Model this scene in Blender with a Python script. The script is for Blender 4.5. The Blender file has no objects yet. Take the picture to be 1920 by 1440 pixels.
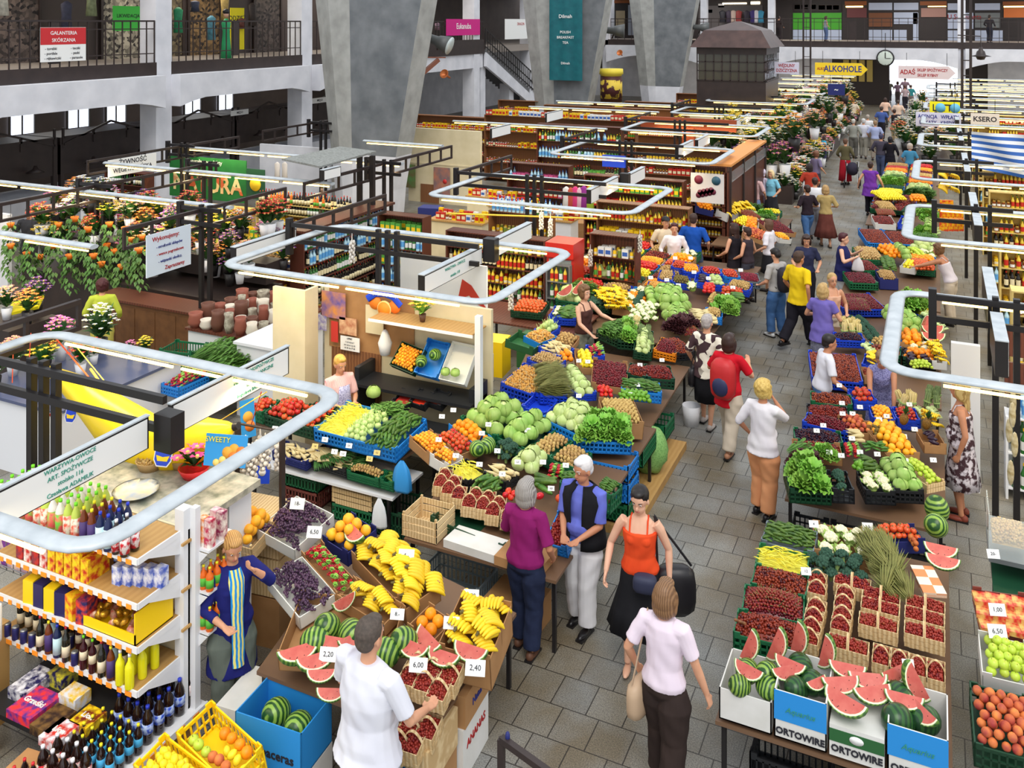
import bpy,math,random
import numpy as np
from mathutils import Vector,Matrix,Euler
random.seed(7)
rnd=random.random
def ru(a,b):return a+(b-a)*random.random()
COL=bpy.context.scene.collection
PI=math.pi
# camera, sky, light, exposure
FPX,EYE,HOR=1700.0,6.1,42.0
YAW=math.atan(798/1700)
CY,SY=math.cos(YAW),math.sin(YAW)
cd=bpy.data.cameras.new('camera');cam=bpy.data.objects.new('camera',cd);COL.objects.link(cam)
cam.location=(0,0,EYE);cam.rotation_euler=(PI/2,0,YAW)
cd.sensor_width=36;cd.lens=FPX/1920*36;cd.shift_y=-(720-HOR)/1920;cd.clip_end=400
bpy.context.scene.camera=cam
sc=bpy.context.scene
sc.view_settings.view_transform='Standard';sc.view_settings.look='None'
sc.view_settings.gamma=1;sc.view_settings.exposure=0.22
wd=bpy.data.worlds.new('world');sc.world=wd;wd.use_nodes=True
bg=wd.node_tree.nodes['Background'];bg.inputs[0].default_value=(0.90,0.95,1.0,1);bg.inputs[1].default_value=1.0
def light(name,kind,loc,energy,color,rot=(0,0,0),**k):
 l=bpy.data.lights.new(name,kind);l.energy=energy;l.color=color
 for a,b in k.items():setattr(l,a,b)
 o=bpy.data.objects.new(name,l);COL.objects.link(o);o.location=loc;o.rotation_euler=rot
 return o
light('sun','SUN',(0,0,30),1.5,(1,0.97,0.92),(math.radians(28),math.radians(18),0),angle=math.radians(35))
# picture to place
def Q(px,py,z=0.0):
 D=FPX*(EYE-z)/(py-HOR);l=(px-960)*D/FPX
 return Vector((l*CY-D*SY,l*SY+D*CY,z))
def ray(px,py):
 l=(px-960)/FPX
 return Vector((l*CY-SY,l*SY+CY,-(py-HOR)/FPX))
EYEV=Vector((0,0,EYE))
def QX(px,py,X):
 r=ray(px,py);return EYEV+r*(X/r.x)
def QY(px,py,Y):
 r=ray(px,py);return EYEV+r*(Y/r.y)
class Plane:
 def __init__(s,p0,sx=0,sy=0):s.p=Vector(p0);s.n=Vector((-sx,-sy,1)).normalized()
 def __call__(s,px,py):
  r=ray(px,py);return EYEV+r*((s.p-EYEV).dot(s.n)/r.dot(s.n))
 def at(s,x,y):return Vector((x,y,s.p.z-(s.n.x*(x-s.p.x)+s.n.y*(y-s.p.y))/s.n.z))
# materials
def lin(c):
 c=c/255.0
 return c/12.92 if c<=0.04045 else((c+0.055)/1.055)**2.4
def S(r,g,b):return(lin(r),lin(g),lin(b),1)
MC={}
def mat(name,c,c2=None,scale=8.0,rough=0.6,metal=0,emit=0,var=0,alpha=1,kind='noise',spec=0.4,bump=0,sharp=0,trans=0,coat=0):
 key=name
 if key in MC:return MC[key]
 m=bpy.data.materials.new(name);m.use_nodes=True
 nt=m.node_tree;N=nt.nodes;L=nt.links;b=N['Principled BSDF']
 b.inputs['Roughness'].default_value=rough;b.inputs['Metallic'].default_value=metal
 b.inputs['Specular IOR Level'].default_value=spec
 col=S(*c);b.inputs['Base Color'].default_value=col;out=None
 m.diffuse_color=col
 if c2 is not None:
  tc=N.new('ShaderNodeTexCoord')
  if kind=='noise':
   t=N.new('ShaderNodeTexNoise');t.inputs['Scale'].default_value=scale;t.inputs['Detail'].default_value=3
   f=t.outputs['Fac']
  elif kind=='wave':
   t=N.new('ShaderNodeTexWave');t.inputs['Scale'].default_value=scale;t.inputs['Distortion'].default_value=2.5;t.inputs['Detail'].default_value=2;f=t.outputs['Fac']
  elif kind=='voro':
   t=N.new('ShaderNodeTexVoronoi');t.inputs['Scale'].default_value=scale;f=t.outputs['Distance']
  elif kind=='cells':
   t=N.new('ShaderNodeTexVoronoi');t.inputs['Scale'].default_value=scale;f=t.outputs['Color']
  elif kind=='check':
   t=N.new('ShaderNodeTexChecker');t.inputs['Scale'].default_value=scale;f=t.outputs['Fac']
  L.new(tc.outputs['Object'],t.inputs['Vector'])
  r=N.new('ShaderNodeValToRGB');e=r.color_ramp.elements
  lo,hi=(0.30,0.70)if not sharp else(0.5-sharp,0.5+sharp)
  if kind in('voro','check'):lo,hi=0.05,0.6
  e[0].position=lo;e[1].position=hi;e[0].color=col;e[1].color=S(*c2)
  L.new(f,r.inputs[0]);out=r.outputs[0]
  if bump:
   bm=N.new('ShaderNodeBump');bm.inputs['Strength'].default_value=bump;bm.inputs['Distance'].default_value=0.02
   L.new(f,bm.inputs['Height']);L.new(bm.outputs[0],b.inputs['Normal'])
 if var:
  oi=N.new('ShaderNodeObjectInfo');h=N.new('ShaderNodeHueSaturation')
  mr=N.new('ShaderNodeMapRange');mr.inputs[3].default_value=1-var;mr.inputs[4].default_value=1+var
  L.new(oi.outputs['Random'],mr.inputs[0]);L.new(mr.outputs[0],h.inputs['Value'])
  mh=N.new('ShaderNodeMapRange');mh.inputs[3].default_value=0.5-var*0.06;mh.inputs[4].default_value=0.5+var*0.06
  L.new(oi.outputs['Random'],mh.inputs[0]);L.new(mh.outputs[0],h.inputs['Hue'])
  if out:L.new(out,h.inputs['Color'])
  else:h.inputs['Color'].default_value=col
  out=h.outputs[0]
 if out:L.new(out,b.inputs['Base Color'])
 if emit:
  b.inputs['Emission Color'].default_value=col;b.inputs['Emission Strength'].default_value=emit
 if alpha<1:b.inputs['Alpha'].default_value=alpha
 if trans:b.inputs['Transmission Weight'].default_value=trans;b.inputs['IOR'].default_value=1.3
 if coat:b.inputs['Coat Weight'].default_value=coat
 MC[key]=m;return m
def flat(name,r,g,b,rough=0.55,**k):return mat(name,(r,g,b),rough=rough,**k)
# mesh builder
ICO=None
class MB:
 def __init__(s):s.v=[];s.f=[];s.m=[];s.sm=[]
 def add(s,vs,fs,m=0,smooth=False):
  o=len(s.v);s.v+=[tuple(x)for x in vs]
  for f in fs:s.f.append([i+o for i in f]);s.m.append(m);s.sm.append(smooth)
  return s
 def box(s,x0,y0,z0,x1,y1,z1,m=0):
  vs=[(x0,y0,z0),(x1,y0,z0),(x1,y1,z0),(x0,y1,z0),(x0,y0,z1),(x1,y0,z1),(x1,y1,z1),(x0,y1,z1)]
  return s.add(vs,[(0,3,2,1),(4,5,6,7),(0,1,5,4),(1,2,6,5),(2,3,7,6),(3,0,4,7)],m)
 def bar(s,a,b,w,h=None,m=0,up=(0,0,1)):
  a,b=Vector(a),Vector(b);h=h or w;d=(b-a).normalized();up=Vector(up)
  if abs(d.dot(up))>0.98:up=Vector((0,1,0))
  x=d.cross(up).normalized()*(w/2);z=x.cross(d).normalized()*(h/2)
  vs=[a-x-z,a+x-z,a+x+z,a-x+z,b-x-z,b+x-z,b+x+z,b-x+z]
  return s.add(vs,[(0,1,2,3),(7,6,5,4),(1,0,4,5),(2,1,5,6),(3,2,6,7),(0,3,7,4)],m)
 def tube(s,pts,rs,n=8,m=0,smooth=True,flat=1.0,closed=False,up=(0,0,1)):
  P=[Vector(p)for p in pts];rs=rs if hasattr(rs,'__len__')else[rs]*len(P)
  vs=[];x=None
  for i,p in enumerate(P):
   if closed:t=P[(i+1)%len(P)]-P[i-1]
   else:t=P[min(i+1,len(P)-1)]-P[max(i-1,0)]
   if t.length<1e-9:t=Vector((0,0,1))
   t.normalize()
   if x is None:
    u=Vector(up);u=u if abs(t.dot(u))<0.95 else Vector((0,1,0));x=t.cross(u).normalized()
   else:
    x=(x-t*x.dot(t));x=x.normalized()if x.length>1e-6 else t.orthogonal().normalized()
   y=t.cross(x)
   for k in range(n):
    a=2*PI*k/n;vs.append(p+x*(math.cos(a)*rs[i])+y*(math.sin(a)*rs[i]*flat))
  fs=[];R=len(P)
  for i in range(R if closed else R-1):
   j=(i+1)%R
   for k in range(n):fs.append((i*n+k,i*n+(k+1)%n,j*n+(k+1)%n,j*n+k))
  s.add(vs,fs,m,smooth)
  if not closed:
   s.add(vs[:n],[tuple(range(n))[::-1]],m);s.add(vs[-n:],[tuple(range(n))],m)
  return s
 def lathe(s,prof,n=12,c=(0,0,0),m=0,smooth=True,axis=None):
  vs=[];cx,cy,cz=c
  for r,z in prof:
   for k in range(n):
    a=2*PI*k/n;vs.append((cx+r*math.cos(a),cy+r*math.sin(a),cz+z))
  fs=[]
  for i in range(len(prof)-1):
   for k in range(n):fs.append((i*n+k,i*n+(k+1)%n,(i+1)*n+(k+1)%n,(i+1)*n+k))
  if prof[0][0]>1e-4:fs.append(tuple(range(n))[::-1])
  if prof[-1][0]>1e-4:fs.append(tuple(range(len(prof)*n-n,len(prof)*n)))
  return s.add(vs,fs,m,smooth)
 def sph(s,c,r,m=0,nu=10,nv=7,rot=None,fn=None):
  r=r if hasattr(r,'__len__')else(r,r,r);c=Vector(c);vs=[];fs=[]
  for i in range(nv+1):
   th=PI*i/nv
   for k in range(nu if 0<i<nv else 1):
    a=2*PI*k/nu;d=Vector((math.sin(th)*math.cos(a),math.sin(th)*math.sin(a),math.cos(th)))
    q=fn(d)if fn else 1.0
    p=Vector((d.x*r[0]*q,d.y*r[1]*q,d.z*r[2]*q))
    if rot:p=rot@p
    vs.append(c+p)
  def ix(i,k):return 0 if i==0 else(1+(nv-1)*nu if i==nv else 1+(i-1)*nu+k%nu)
  for i in range(nv):
   for k in range(nu):
    a,b,c_,d=ix(i,k),ix(i+1,k),ix(i+1,k+1),ix(i,k+1)
    fs.append([q for j,q in enumerate((a,b,c_,d))if q not in(a,b,c_,d)[:j]])
  return s.add(vs,fs,m,True)
 def quad(s,pts,m=0,smooth=False):return s.add(pts,[tuple(range(len(pts)))],m,smooth)
 def slab(s,pts,th,m=0):
  P=[Vector(p)for p in pts];n=(P[1]-P[0]).cross(P[2]-P[1]).normalized()*th;k=len(P)
  s.add(P+[p-n for p in P],[tuple(range(k)),tuple(range(2*k-1,k-1,-1))]+[(i,k+i,k+(i+1)%k,(i+1)%k)for i in range(k)],m)
  return s
 def leaf(s,base,tip,w,m=0,lift=0.0,side=None):
  b,t=Vector(base),Vector(tip);d=t-b;x=(d.cross(Vector(side)if side else Vector((0,0,1))));x=x.normalized()*w if x.length>1e-6 else Vector((w,0,0))
  up=Vector((0,0,lift));mid=b+d*0.55+up
  return s.add([b,mid+x,t,mid-x,mid-up*0.3],[(0,1,4),(1,2,4),(2,3,4),(3,0,4)],m,True)
 def xf(s,M,start=0):
  for i in range(start,len(s.v)):s.v[i]=tuple(M@Vector(s.v[i]))
  return s
 def join(s,o,M=None,m0=0):
  off=len(s.v);s.v+=[tuple(M@Vector(p))for p in o.v]if M else o.v
  for f,m,q in zip(o.f,o.m,o.sm):s.f.append([i+off for i in f]);s.m.append(m+m0);s.sm.append(q)
  return s
 def mesh(s,name,mats):
  me=bpy.data.meshes.new(name);me.from_pydata(s.v,[],s.f)
  for mm in(mats if isinstance(mats,(list,tuple))else[mats]):me.materials.append(mm)
  me.polygons.foreach_set('material_index',s.m);me.polygons.foreach_set('use_smooth',s.sm);me.update()
  return me
 def obj(s,name,mats,parent=None,**k):
  return put(s.mesh(name,mats),name,parent,**k)
def put(me,name,parent=None,loc=None,rot=None,M=None,sc_=None,**props):
 o=bpy.data.objects.new(name,me);COL.objects.link(o)
 if parent:o.parent=parent
 if M is not None:o.matrix_local=M
 if loc is not None:o.location=loc
 if rot is not None:o.rotation_euler=rot
 if sc_ is not None:o.scale=sc_ if hasattr(sc_,'__len__')else(sc_,)*3
 for a,b in props.items():o[a]=b
 return o
def T(o,label,cat,group=None):
 o['label']=label;o['category']=cat
 if group:o['group']=group
 return o
def empty(name,loc,label,cat,group=None,rz=0,M=None):
 o=bpy.data.objects.new(name,None);COL.objects.link(o);o.location=loc;o.rotation_euler=(0,0,rz);o.empty_display_size=0.1
 if M is not None:o.matrix_world=M
 return T(o,label,cat,group)
def clone(o,loc=None,rz=None,M=None,label=None,group=None):
 c=o.copy();COL.objects.link(c)
 if loc is not None:c.location=loc
 if rz is not None:c.rotation_euler=(0,0,rz)
 if M is not None:c.matrix_world=M
 if label:c['label']=label
 if group:c['group']=group
 for ch in list(o.children):
  d=ch.copy();COL.objects.link(d);d.parent=c
  for g in list(ch.children):e=g.copy();COL.objects.link(e);e.parent=d
 return c
def struct(o):o['kind']='structure';return o
def stuff(o,label,cat,group=None):T(o,label,cat,group);o['kind']='stuff';return o
def frameM(o,x,y,z=None):
 x=x.normalized();z=(x.cross(y)if z is None else z).normalized();y=z.cross(x)
 M=Matrix.Identity(4)
 for i in range(3):M[i][0]=x[i];M[i][1]=y[i];M[i][2]=z[i];M[i][3]=o[i]
 return M
TXM={}
TMP=bpy.data.scenes.new('workbench')
def bake(o):
 TMP.collection.objects.link(o)
 with bpy.context.temp_override(scene=TMP,view_layer=TMP.view_layers[0]):
  dg=bpy.context.evaluated_depsgraph_get();me=bpy.data.meshes.new_from_object(o.evaluated_get(dg))
 TMP.collection.objects.unlink(o);return me
def text(s,size,M,m,parent=None,name='lettering',bold=0.0,align='CENTER',squeeze=1.0,shear=0,space=1.0,M_local=True):
 c=bpy.data.curves.new(name,'FONT');c.body=s;c.size=size;c.align_x=align;c.align_y='CENTER'
 c.extrude=0.002;c.offset=bold*size;c.resolution_u=2;c.shear=shear;c.space_character=space
 c.materials.append(m);t_=bpy.data.objects.new(name,c)
 me=bake(t_)if(s,size,m.name)not in TXM else TXM[(s,size,m.name)];TXM[(s,size,m.name)]=me
 bpy.data.objects.remove(t_);bpy.data.curves.remove(c);o=bpy.data.objects.new(name,me);COL.objects.link(o)
 if parent:o.parent=parent
 o.matrix_local=M@Matrix.Diagonal((squeeze,1,1,1));return o
def upright(loc,facing):
 z=Vector(facing).normalized();y=Vector((0,0,1));x=y.cross(z).normalized();y=z.cross(x)
 return frameM(Vector(loc),x,y,z)
# the hall
M_white=mat('white_plaster',(226,226,232),(206,207,214),scale=1.5,rough=0.8)
M_dark=mat('dark_brown_paint',(56,45,43),(46,37,36),scale=3,rough=0.45)
M_conc=mat('shaded_concrete',(128,131,134),(98,102,106),scale=1.6,rough=0.85,bump=0.1)
M_conc2=mat('lit_concrete',(176,176,172),(150,150,146),scale=2.2,rough=0.85)
M_alu=mat('aluminium_channel',(206,212,216),(178,186,192),scale=5,rough=0.45,metal=0.15)
M_tube=flat('warm_fluorescent',255,214,120,emit=5)
M_tubew=flat('white_fluorescent',255,240,205,emit=5)
M_black=flat('black_paint',32,29,30,rough=0.4)
M_steel=flat('steel',150,152,155,rough=0.35,metal=0.7)
M_wood=mat('brown_wood',(140,94,60),(116,74,46),scale=6,rough=0.5,kind='wave')
M_woodd=mat('red_brown_wood',(104,58,42),(84,44,32),scale=5,rough=0.45,kind='wave')
M_woodl=mat('pale_wood',(222,196,150),(198,166,118),scale=9,rough=0.65,kind='wave')
M_ply=mat('plywood',(186,146,88),(178,137,80),scale=5,rough=0.6,kind='wave')
M_cream=mat('cream_panel',(226,212,178),(212,198,160),scale=2.5,rough=0.6)
M_paper=flat('white_card',238,238,236)
M_ink=flat('dark_ink',40,40,48)
M_inkb=flat('blue_ink',40,50,130)
M_inkr=flat('red_ink',170,30,34)
M_inkg=flat('teal_ink',60,150,130)
M_rope_o=flat('orange_cord',240,90,40);M_rope_y=flat('yellow_cord',240,200,70)
M_glass=mat('clear_glass',(235,245,245),rough=0.05,alpha=0.25,spec=0.6)
def floor_mat():
 m=bpy.data.materials.new('stone_tiles');m.use_nodes=True;N=m.node_tree.nodes;L=m.node_tree.links;b=N['Principled BSDF']
 tc=N.new('ShaderNodeTexCoord');br=N.new('ShaderNodeTexBrick')
 L.new(tc.outputs['Object'],br.inputs['Vector'])
 br.inputs['Scale'].default_value=1;br.inputs['Brick Width'].default_value=0.335;br.inputs['Row Height'].default_value=0.375
 br.inputs['Mortar Size'].default_value=0.006;br.inputs['Mortar Smooth'].default_value=0.2;br.inputs['Bias'].default_value=0
 br.offset=0.38;br.squash=1
 br.inputs['Color1'].default_value=S(146,143,136);br.inputs['Color2'].default_value=S(134,133,130);br.inputs['Mortar'].default_value=S(66,62,58)
 n=N.new('ShaderNodeTexNoise');n.inputs['Scale'].default_value=90;n.inputs['Detail'].default_value=4;L.new(tc.outputs['Object'],n.inputs['Vector'])
 n2=N.new('ShaderNodeTexNoise');n2.inputs['Scale'].default_value=1.3;n2.inputs['Detail'].default_value=4;L.new(tc.outputs['Object'],n2.inputs['Vector'])
 r=N.new('ShaderNodeValToRGB');r.color_ramp.elements[0].position=0.3;r.color_ramp.elements[1].position=0.7
 r.color_ramp.elements[0].color=(0.42,0.42,0.42,1);r.color_ramp.elements[1].color=(1.35,1.35,1.3,1);L.new(n.outputs['Fac'],r.inputs[0])
 r2=N.new('ShaderNodeValToRGB');r2.color_ramp.elements[0].position=0.35;r2.color_ramp.elements[1].position=0.65
 r2.color_ramp.elements[0].color=S(205,190,165);r2.color_ramp.elements[1].color=S(250,252,255);L.new(n2.outputs['Fac'],r2.inputs[0])
 a=N.new('ShaderNodeMix');a.data_type='RGBA';a.blend_type='MULTIPLY';a.inputs[0].default_value=1
 L.new(br.outputs['Color'],a.inputs[6]);L.new(r.outputs[0],a.inputs[7])
 c=N.new('ShaderNodeMix');c.data_type='RGBA';c.blend_type='MULTIPLY';c.inputs[0].default_value=1
 L.new(a.outputs[2],c.inputs[6]);L.new(r2.outputs[0],c.inputs[7]);L.new(c.outputs[2],b.inputs['Base Color'])
 b.inputs['Roughness'].default_value=0.42;b.inputs['Specular IOR Level'].default_value=0.5
 bm=N.new('ShaderNodeBump');bm.inputs['Strength'].default_value=0.25;bm.inputs['Distance'].default_value=0.01
 L.new(br.outputs['Fac'],bm.inputs['Height']);bm.invert=True;L.new(bm.outputs[0],b.inputs['Normal'])
 return m
struct(MB().box(-32,0,-0.2,16,84,0).obj('floor',floor_mat()))
GX=-22.0;GF=4.82
# left gallery
struct(MB().box(-30.5,4,4.45,GX-0.02,66,GF).obj('floor_gallery_left',flat('gallery_slab',150,140,132)))
struct(MB().box(-30.5,4,8.2,GX,66,8.5).obj('ceiling_gallery_left',M_white))  # unseen slab, added to cast darkness on the upstairs shops
colY=[14.0,21.08,28.2,35.3,42.4,49.6]
for i,y in enumerate(colY):
 struct(MB().box(GX-0.62,y-0.32,0,GX+0.06,y+0.32,8.6).obj('column_gallery_left',M_white))
for a,b in zip([7.0]+colY[:-1],colY):
 if b>36:break
 q=MB();n=12;y0,y1=a+0.3,b-0.3;top=4.46;bot=[]
 for k in range(n+1):
  t=k/n;y=y0+(y1-y0)*t;e=min(t,1-t)*(y1-y0);z=3.68-max(0,(0.9-e)/0.9)*0.22
  bot.append((y,z))
 vs=[(GX,y,z)for y,z in bot]+[(GX,y1,top),(GX,y0,top)]
 q.slab(vs,0.45);struct(q.obj('beam_gallery_left',M_white))
 struct(MB().box(GX-0.05,y0,4.44,GX+0.07,y1,4.86).obj('trim_gallery_left',M_dark))
def railing(p0,p1,label,h=1.28,step=0.3,mesh=True,group='railing bays along the upper gallery'):
 p0,p1=Vector(p0),Vector(p1);d=(p1-p0).normalized();L_=(p1-p0).length
 r=empty('gallery_railing',p0,label,'railing',group)
 def loc(t,z):return Vector((0,0,z))+d*t
 MB().bar(loc(0,h),loc(L_,h),0.06,0.05).obj('top_rail',M_dark,r)
 MB().bar(loc(0,h-0.24),loc(L_,h-0.24),0.035,0.03).obj('middle_rail',M_dark,r)
 MB().bar(loc(0,0.28),loc(L_,0.28),0.035,0.03).obj('bottom_rail',M_dark,r)
 n=max(2,int(L_/step));me=MB().box(-.015,-.015,0,.015,.015,h).mesh('baluster',[M_dark])
 for k in range(n+1):put(me,'baluster',r,loc=loc(L_*k/n,0))
 me=MB().bar((0,0,0.1),tuple(d*0.5+Vector((0,0,0.1))),0.03,0.0).mesh('panel_strip',[M_dark])if False else None
 pm=MB().bar(loc(L_*0.42,0.7),loc(L_*0.42+0.36,0.7),0.03,1.2).obj('infill_panel',M_dark,r)
 return r
for(a,b,l)in[(7,14,''),(14,21.08,'nearest visible bay, carrying the red and white sign'),(21.08,28.2,'bay between the two white columns'),(28.2,35.3,'bay behind the nearest concrete pillar')]:
 if l:railing((GX+0.02,a+0.35,GF+0.04),(GX+0.02,b-0.35,GF+0.04),'dark upstairs gallery railing, '+l)
# walls
struct(MB().box(-31,4,0,-30.5,84,9).obj('wall_left',mat('brown_grey_wall',(104,92,86),(88,78,74),scale=1)))
struct(MB().box(-31,72,0,-7.2,72.4,9).obj('wall_far',M_white))
struct(MB().box(3.2,72,0,16,72.4,9).obj('wall_far_right',M_white))
struct(MB().box(-7.2,72,4.4,3.2,72.4,9).obj('wall_far_top',M_white))
M_win=flat('bright_window',225,236,255,emit=1.6)
i=0
for y in[18.2,20.1,22.0,24.4,26.2,28.3,30.4,32.5]:
 i+=1
 w=struct(MB().box(-30.5,y,2.0,-30.42,y+0.95,3.9).obj('window_%d'%i,M_win))
 q=MB();q.box(-30.44,y-.06,1.95,-30.36,y,3.95);q.box(-30.44,y+.95,1.95,-30.36,y+1.01,3.95);q.box(-30.44,y+.45,1.95,-30.38,y+.5,3.95);q.box(-30.44,y,3.1,-30.38,y+.95,3.15)
 q.obj('window_frame',flat('window_frame_paint',90,84,80),w)
# far gallery (crosses the hall)
FY=63.0
struct(MB().box(-24,FY,4.45,16,72,GF).obj('floor_gallery_far',flat('gallery_slab',150,140,132)))
struct(MB().box(-24,FY,8.2,16,72,8.5).obj('ceiling_gallery_far',M_white))
struct(MB().box(-21.8,FY-0.08,4.44,16,FY+0.06,4.86).obj('trim_gallery_far',M_dark))
xs=[-21.9,-15.2,-11.0,-4.2-0.2,1.5,8.0]
for a,b in zip([-22,-14.8,-10.2,1.35,8],[-14.8,-10.2,1.35,8,14]):
 q=MB();bot=[];n=16;x0,x1=a+0.2,b-0.2
 for k in range(n+1):
  t=k/n;x=x0+(x1-x0)*t;e=min(t,1-t)*(x1-x0);bot.append((x,FY,3.72-max(0,(2.2-e)/2.2)**1.5*0.5))
 q.slab([(x1,FY,4.46),(x0,FY,4.46)]+bot,-0.5);struct(q.obj('beam_gallery_far',M_white))
for x in[-22,-14.8,-10.2,1.35,8]:
 struct(MB().box(x-0.22,FY,0,x+0.22,FY+0.5,8.6).obj('column_gallery_far',M_white))
rl=['in front of the green fronted shop','beside the dark pillar top, above the brown booth','above the hanging clock','right of the tall lattice post']
for(a,b),l in zip([(-21.6,-14.8),(-14.8,-10.0),(-10.0,1.4),(1.4,9)],['far gallery railing left of the dark ribbed pillars','far gallery railing '+rl[1],'far gallery railing '+rl[2],'far gallery railing '+rl[3]]):
 railing((a,FY,GF+0.04),(b,FY,GF+0.04),l,h=1.5,step=0.5,group='railing bays of the far gallery')
# lattice posts carried up past the far gallery and by the lottery sign
def lattice(x,y,label,h=9,w=0.42):
 o=empty('lattice_post',(x,y,0),label,'post','dark lattice posts')
 for s in(-1,1):MB().box(s*w/2-.05,-.05,0,s*w/2+.05,.05,h).obj('upright',M_dark,o)
 me=MB().box(-w/2,-.02,-.02,w/2,.02,.02).mesh('rung',[M_dark])
 for k in range(int(h/0.6)):put(me,'rung',o,loc=(0,0,0.4+k*0.6))
 return o
p=QY(1513,60,58);lattice(p.x,58,'tall dark lattice post right of the brown booth')
p=QY(1812,60,40);lattice(p.x,40,'tall dark lattice post behind the yellow lottery sign',w=0.3)
# shopfronts of the far gallery
fx=lambda px:QY(px,40,70.9).x
q=MB();q.box(-24,70.9,GF,16,71.0,8.2);struct(q.obj('wall_gallery_far',flat('shopfront_dark',52,46,46)))
def panel(px0,px1,z0,z1,m,name,label,cat,parent=None,y=70.86,group=None):
 x0,x1=fx(px0),fx(px1)
 o=MB().box(x0,y-0.04,z0,x1,y,z1).obj(name,m,parent)
 if not parent:T(o,label,cat,group)
 return o
gr=flat('green_board',70,165,45);lb=flat('pale_blue_glass',186,198,222,rough=0.2)
def shopfront(name,label,rects,y=70.86):
 r=empty(name,(0,0,0),label,'shopfront')
 for nm,px0,px1,py0,py1,m in rects:
  a=QY(px0,py1,y);b=QY(px1,py0,y)
  MB().box(a.x,y-0.05,a.z,b.x,y,b.z).obj(nm,m,r)
 return r
ye=flat('yellow_square',232,220,40);dk=flat('dark_interior',40,34,34);wd_=flat('orange_wood_sign',150,86,44)
shopfront('kiosk_front','green fronted kiosk with yellow squares on the far gallery',[('fascia',1487,1578,6,22,dk),('yellow_panel',1490,1500,9,17,ye),('yellow_panel',1503,1515,9,17,ye),('yellow_panel',1520,1530,9,17,ye),('yellow_panel',1535,1547,10,18,ye),('yellow_panel',1550,1560,10,18,ye),('yellow_panel',1562,1573,10,18,ye),('board',1487,1578,24,55,gr),('lower_panel',1487,1578,56,78,lb)])
shopfront('shop_window','pale blue glazed shopfront above the hanging clock',[('transom',1629,1673,5,19,lb),('transom',1676,1722,5,19,lb),('display',1629,1673,24,50,flat('brown_display',120,76,50)),('pane',1676,1721,23,45,lb),('lower_panel',1629,1673,56,78,lb),('lower_panel',1676,1700,56,78,lb),('lower_panel',1712,1722,24,78,lb)])
sh3=shopfront('shop_window','glazed shopfront with a name over the door, right of the lattice post',[('transom',1777,1808,6,19,lb),('transom',1828,1875,6,19,lb),('pane',1777,1825,24,54,lb),('pane',1828,1875,24,52,flat('grey_display',120,126,128)),('lower_panel',1777,1805,57,78,lb),('lower_panel',1828,1880,57,78,lb)])
shopfront('shop_window','brown fronted shop with a lit shelf between the glazed fronts',[('sign_board',1725,1775,2,10,wd_),('light_strip',1740,1774,11,13,M_tube),('shelf',1727,1774,15,32,flat('mixed_goods',170,130,120))])
shopfront('shop_window','brown fronted shop with a lit shelf left of the pale glazed front',[('sign_board',1584,1625,2,10,wd_),('light_strip',1586,1618,11,14,M_tube),('shelf',1588,1625,15,33,flat('dark_goods',110,60,62))])
shopfront('shop_window','orange fronted shop at the right end of the far gallery',[('sign_board',1880,1990,2,10,wd_),('light_strip',1882,1920,11,14,M_tube),('shelf',1882,1990,15,33,flat('orange_goods',216,120,60))])
text('U Serwisanta',0.5,upright(QY(1808,32,70.75),(0,-1,0)),M_inkr,sh3,squeeze=0.8)
shopfront('clothes_shop','lit clothes shop on the far gallery behind the brown booth',[('light_strip',1355,1400,5,8,M_tubew),('light_strip',1408,1425,3,8,M_tubew),('back_panel',1310,1430,10,75,flat('shop_interior',92,88,90)),('notice',1322,1336,18,24,flat('cyan_notice',90,190,220)),('notice',1347,1358,7,14,M_paper)])
shopfront('tobacco_shop','dark shopfront with pale posters between two concrete pillars',[('sign_board',1152,1210,0,6,wd_),('poster',1178,1208,9,66,flat('grey_poster',150,158,172)),('box_stack',1155,1172,20,54,flat('pale_box',176,160,130))])
for k,(px,c)in enumerate([(1355,(40,40,50)),(1367,(60,50,70)),(1385,(150,60,60)),(1412,(60,50,120)),(1418,(220,220,230)),(1426,(60,150,190)),(1400,(50,45,60)),(1375,(190,170,160))]):
 a=QY(px,34,70.2);o=MB();o.lathe([(0.05,0.0),(0.28,-0.12),(0.2,-0.5),(0.26,-0.95)],8);ob=o.obj('hanging_garment',flat('garment_%d'%k,*c));ob.location=(a.x,70.2,a.z+0.6);ob.scale=(1,.4,1)
 T(ob,'garment hanging in the lit clothes shop on the far gallery','clothes','garments of the gallery clothes shop')
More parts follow.
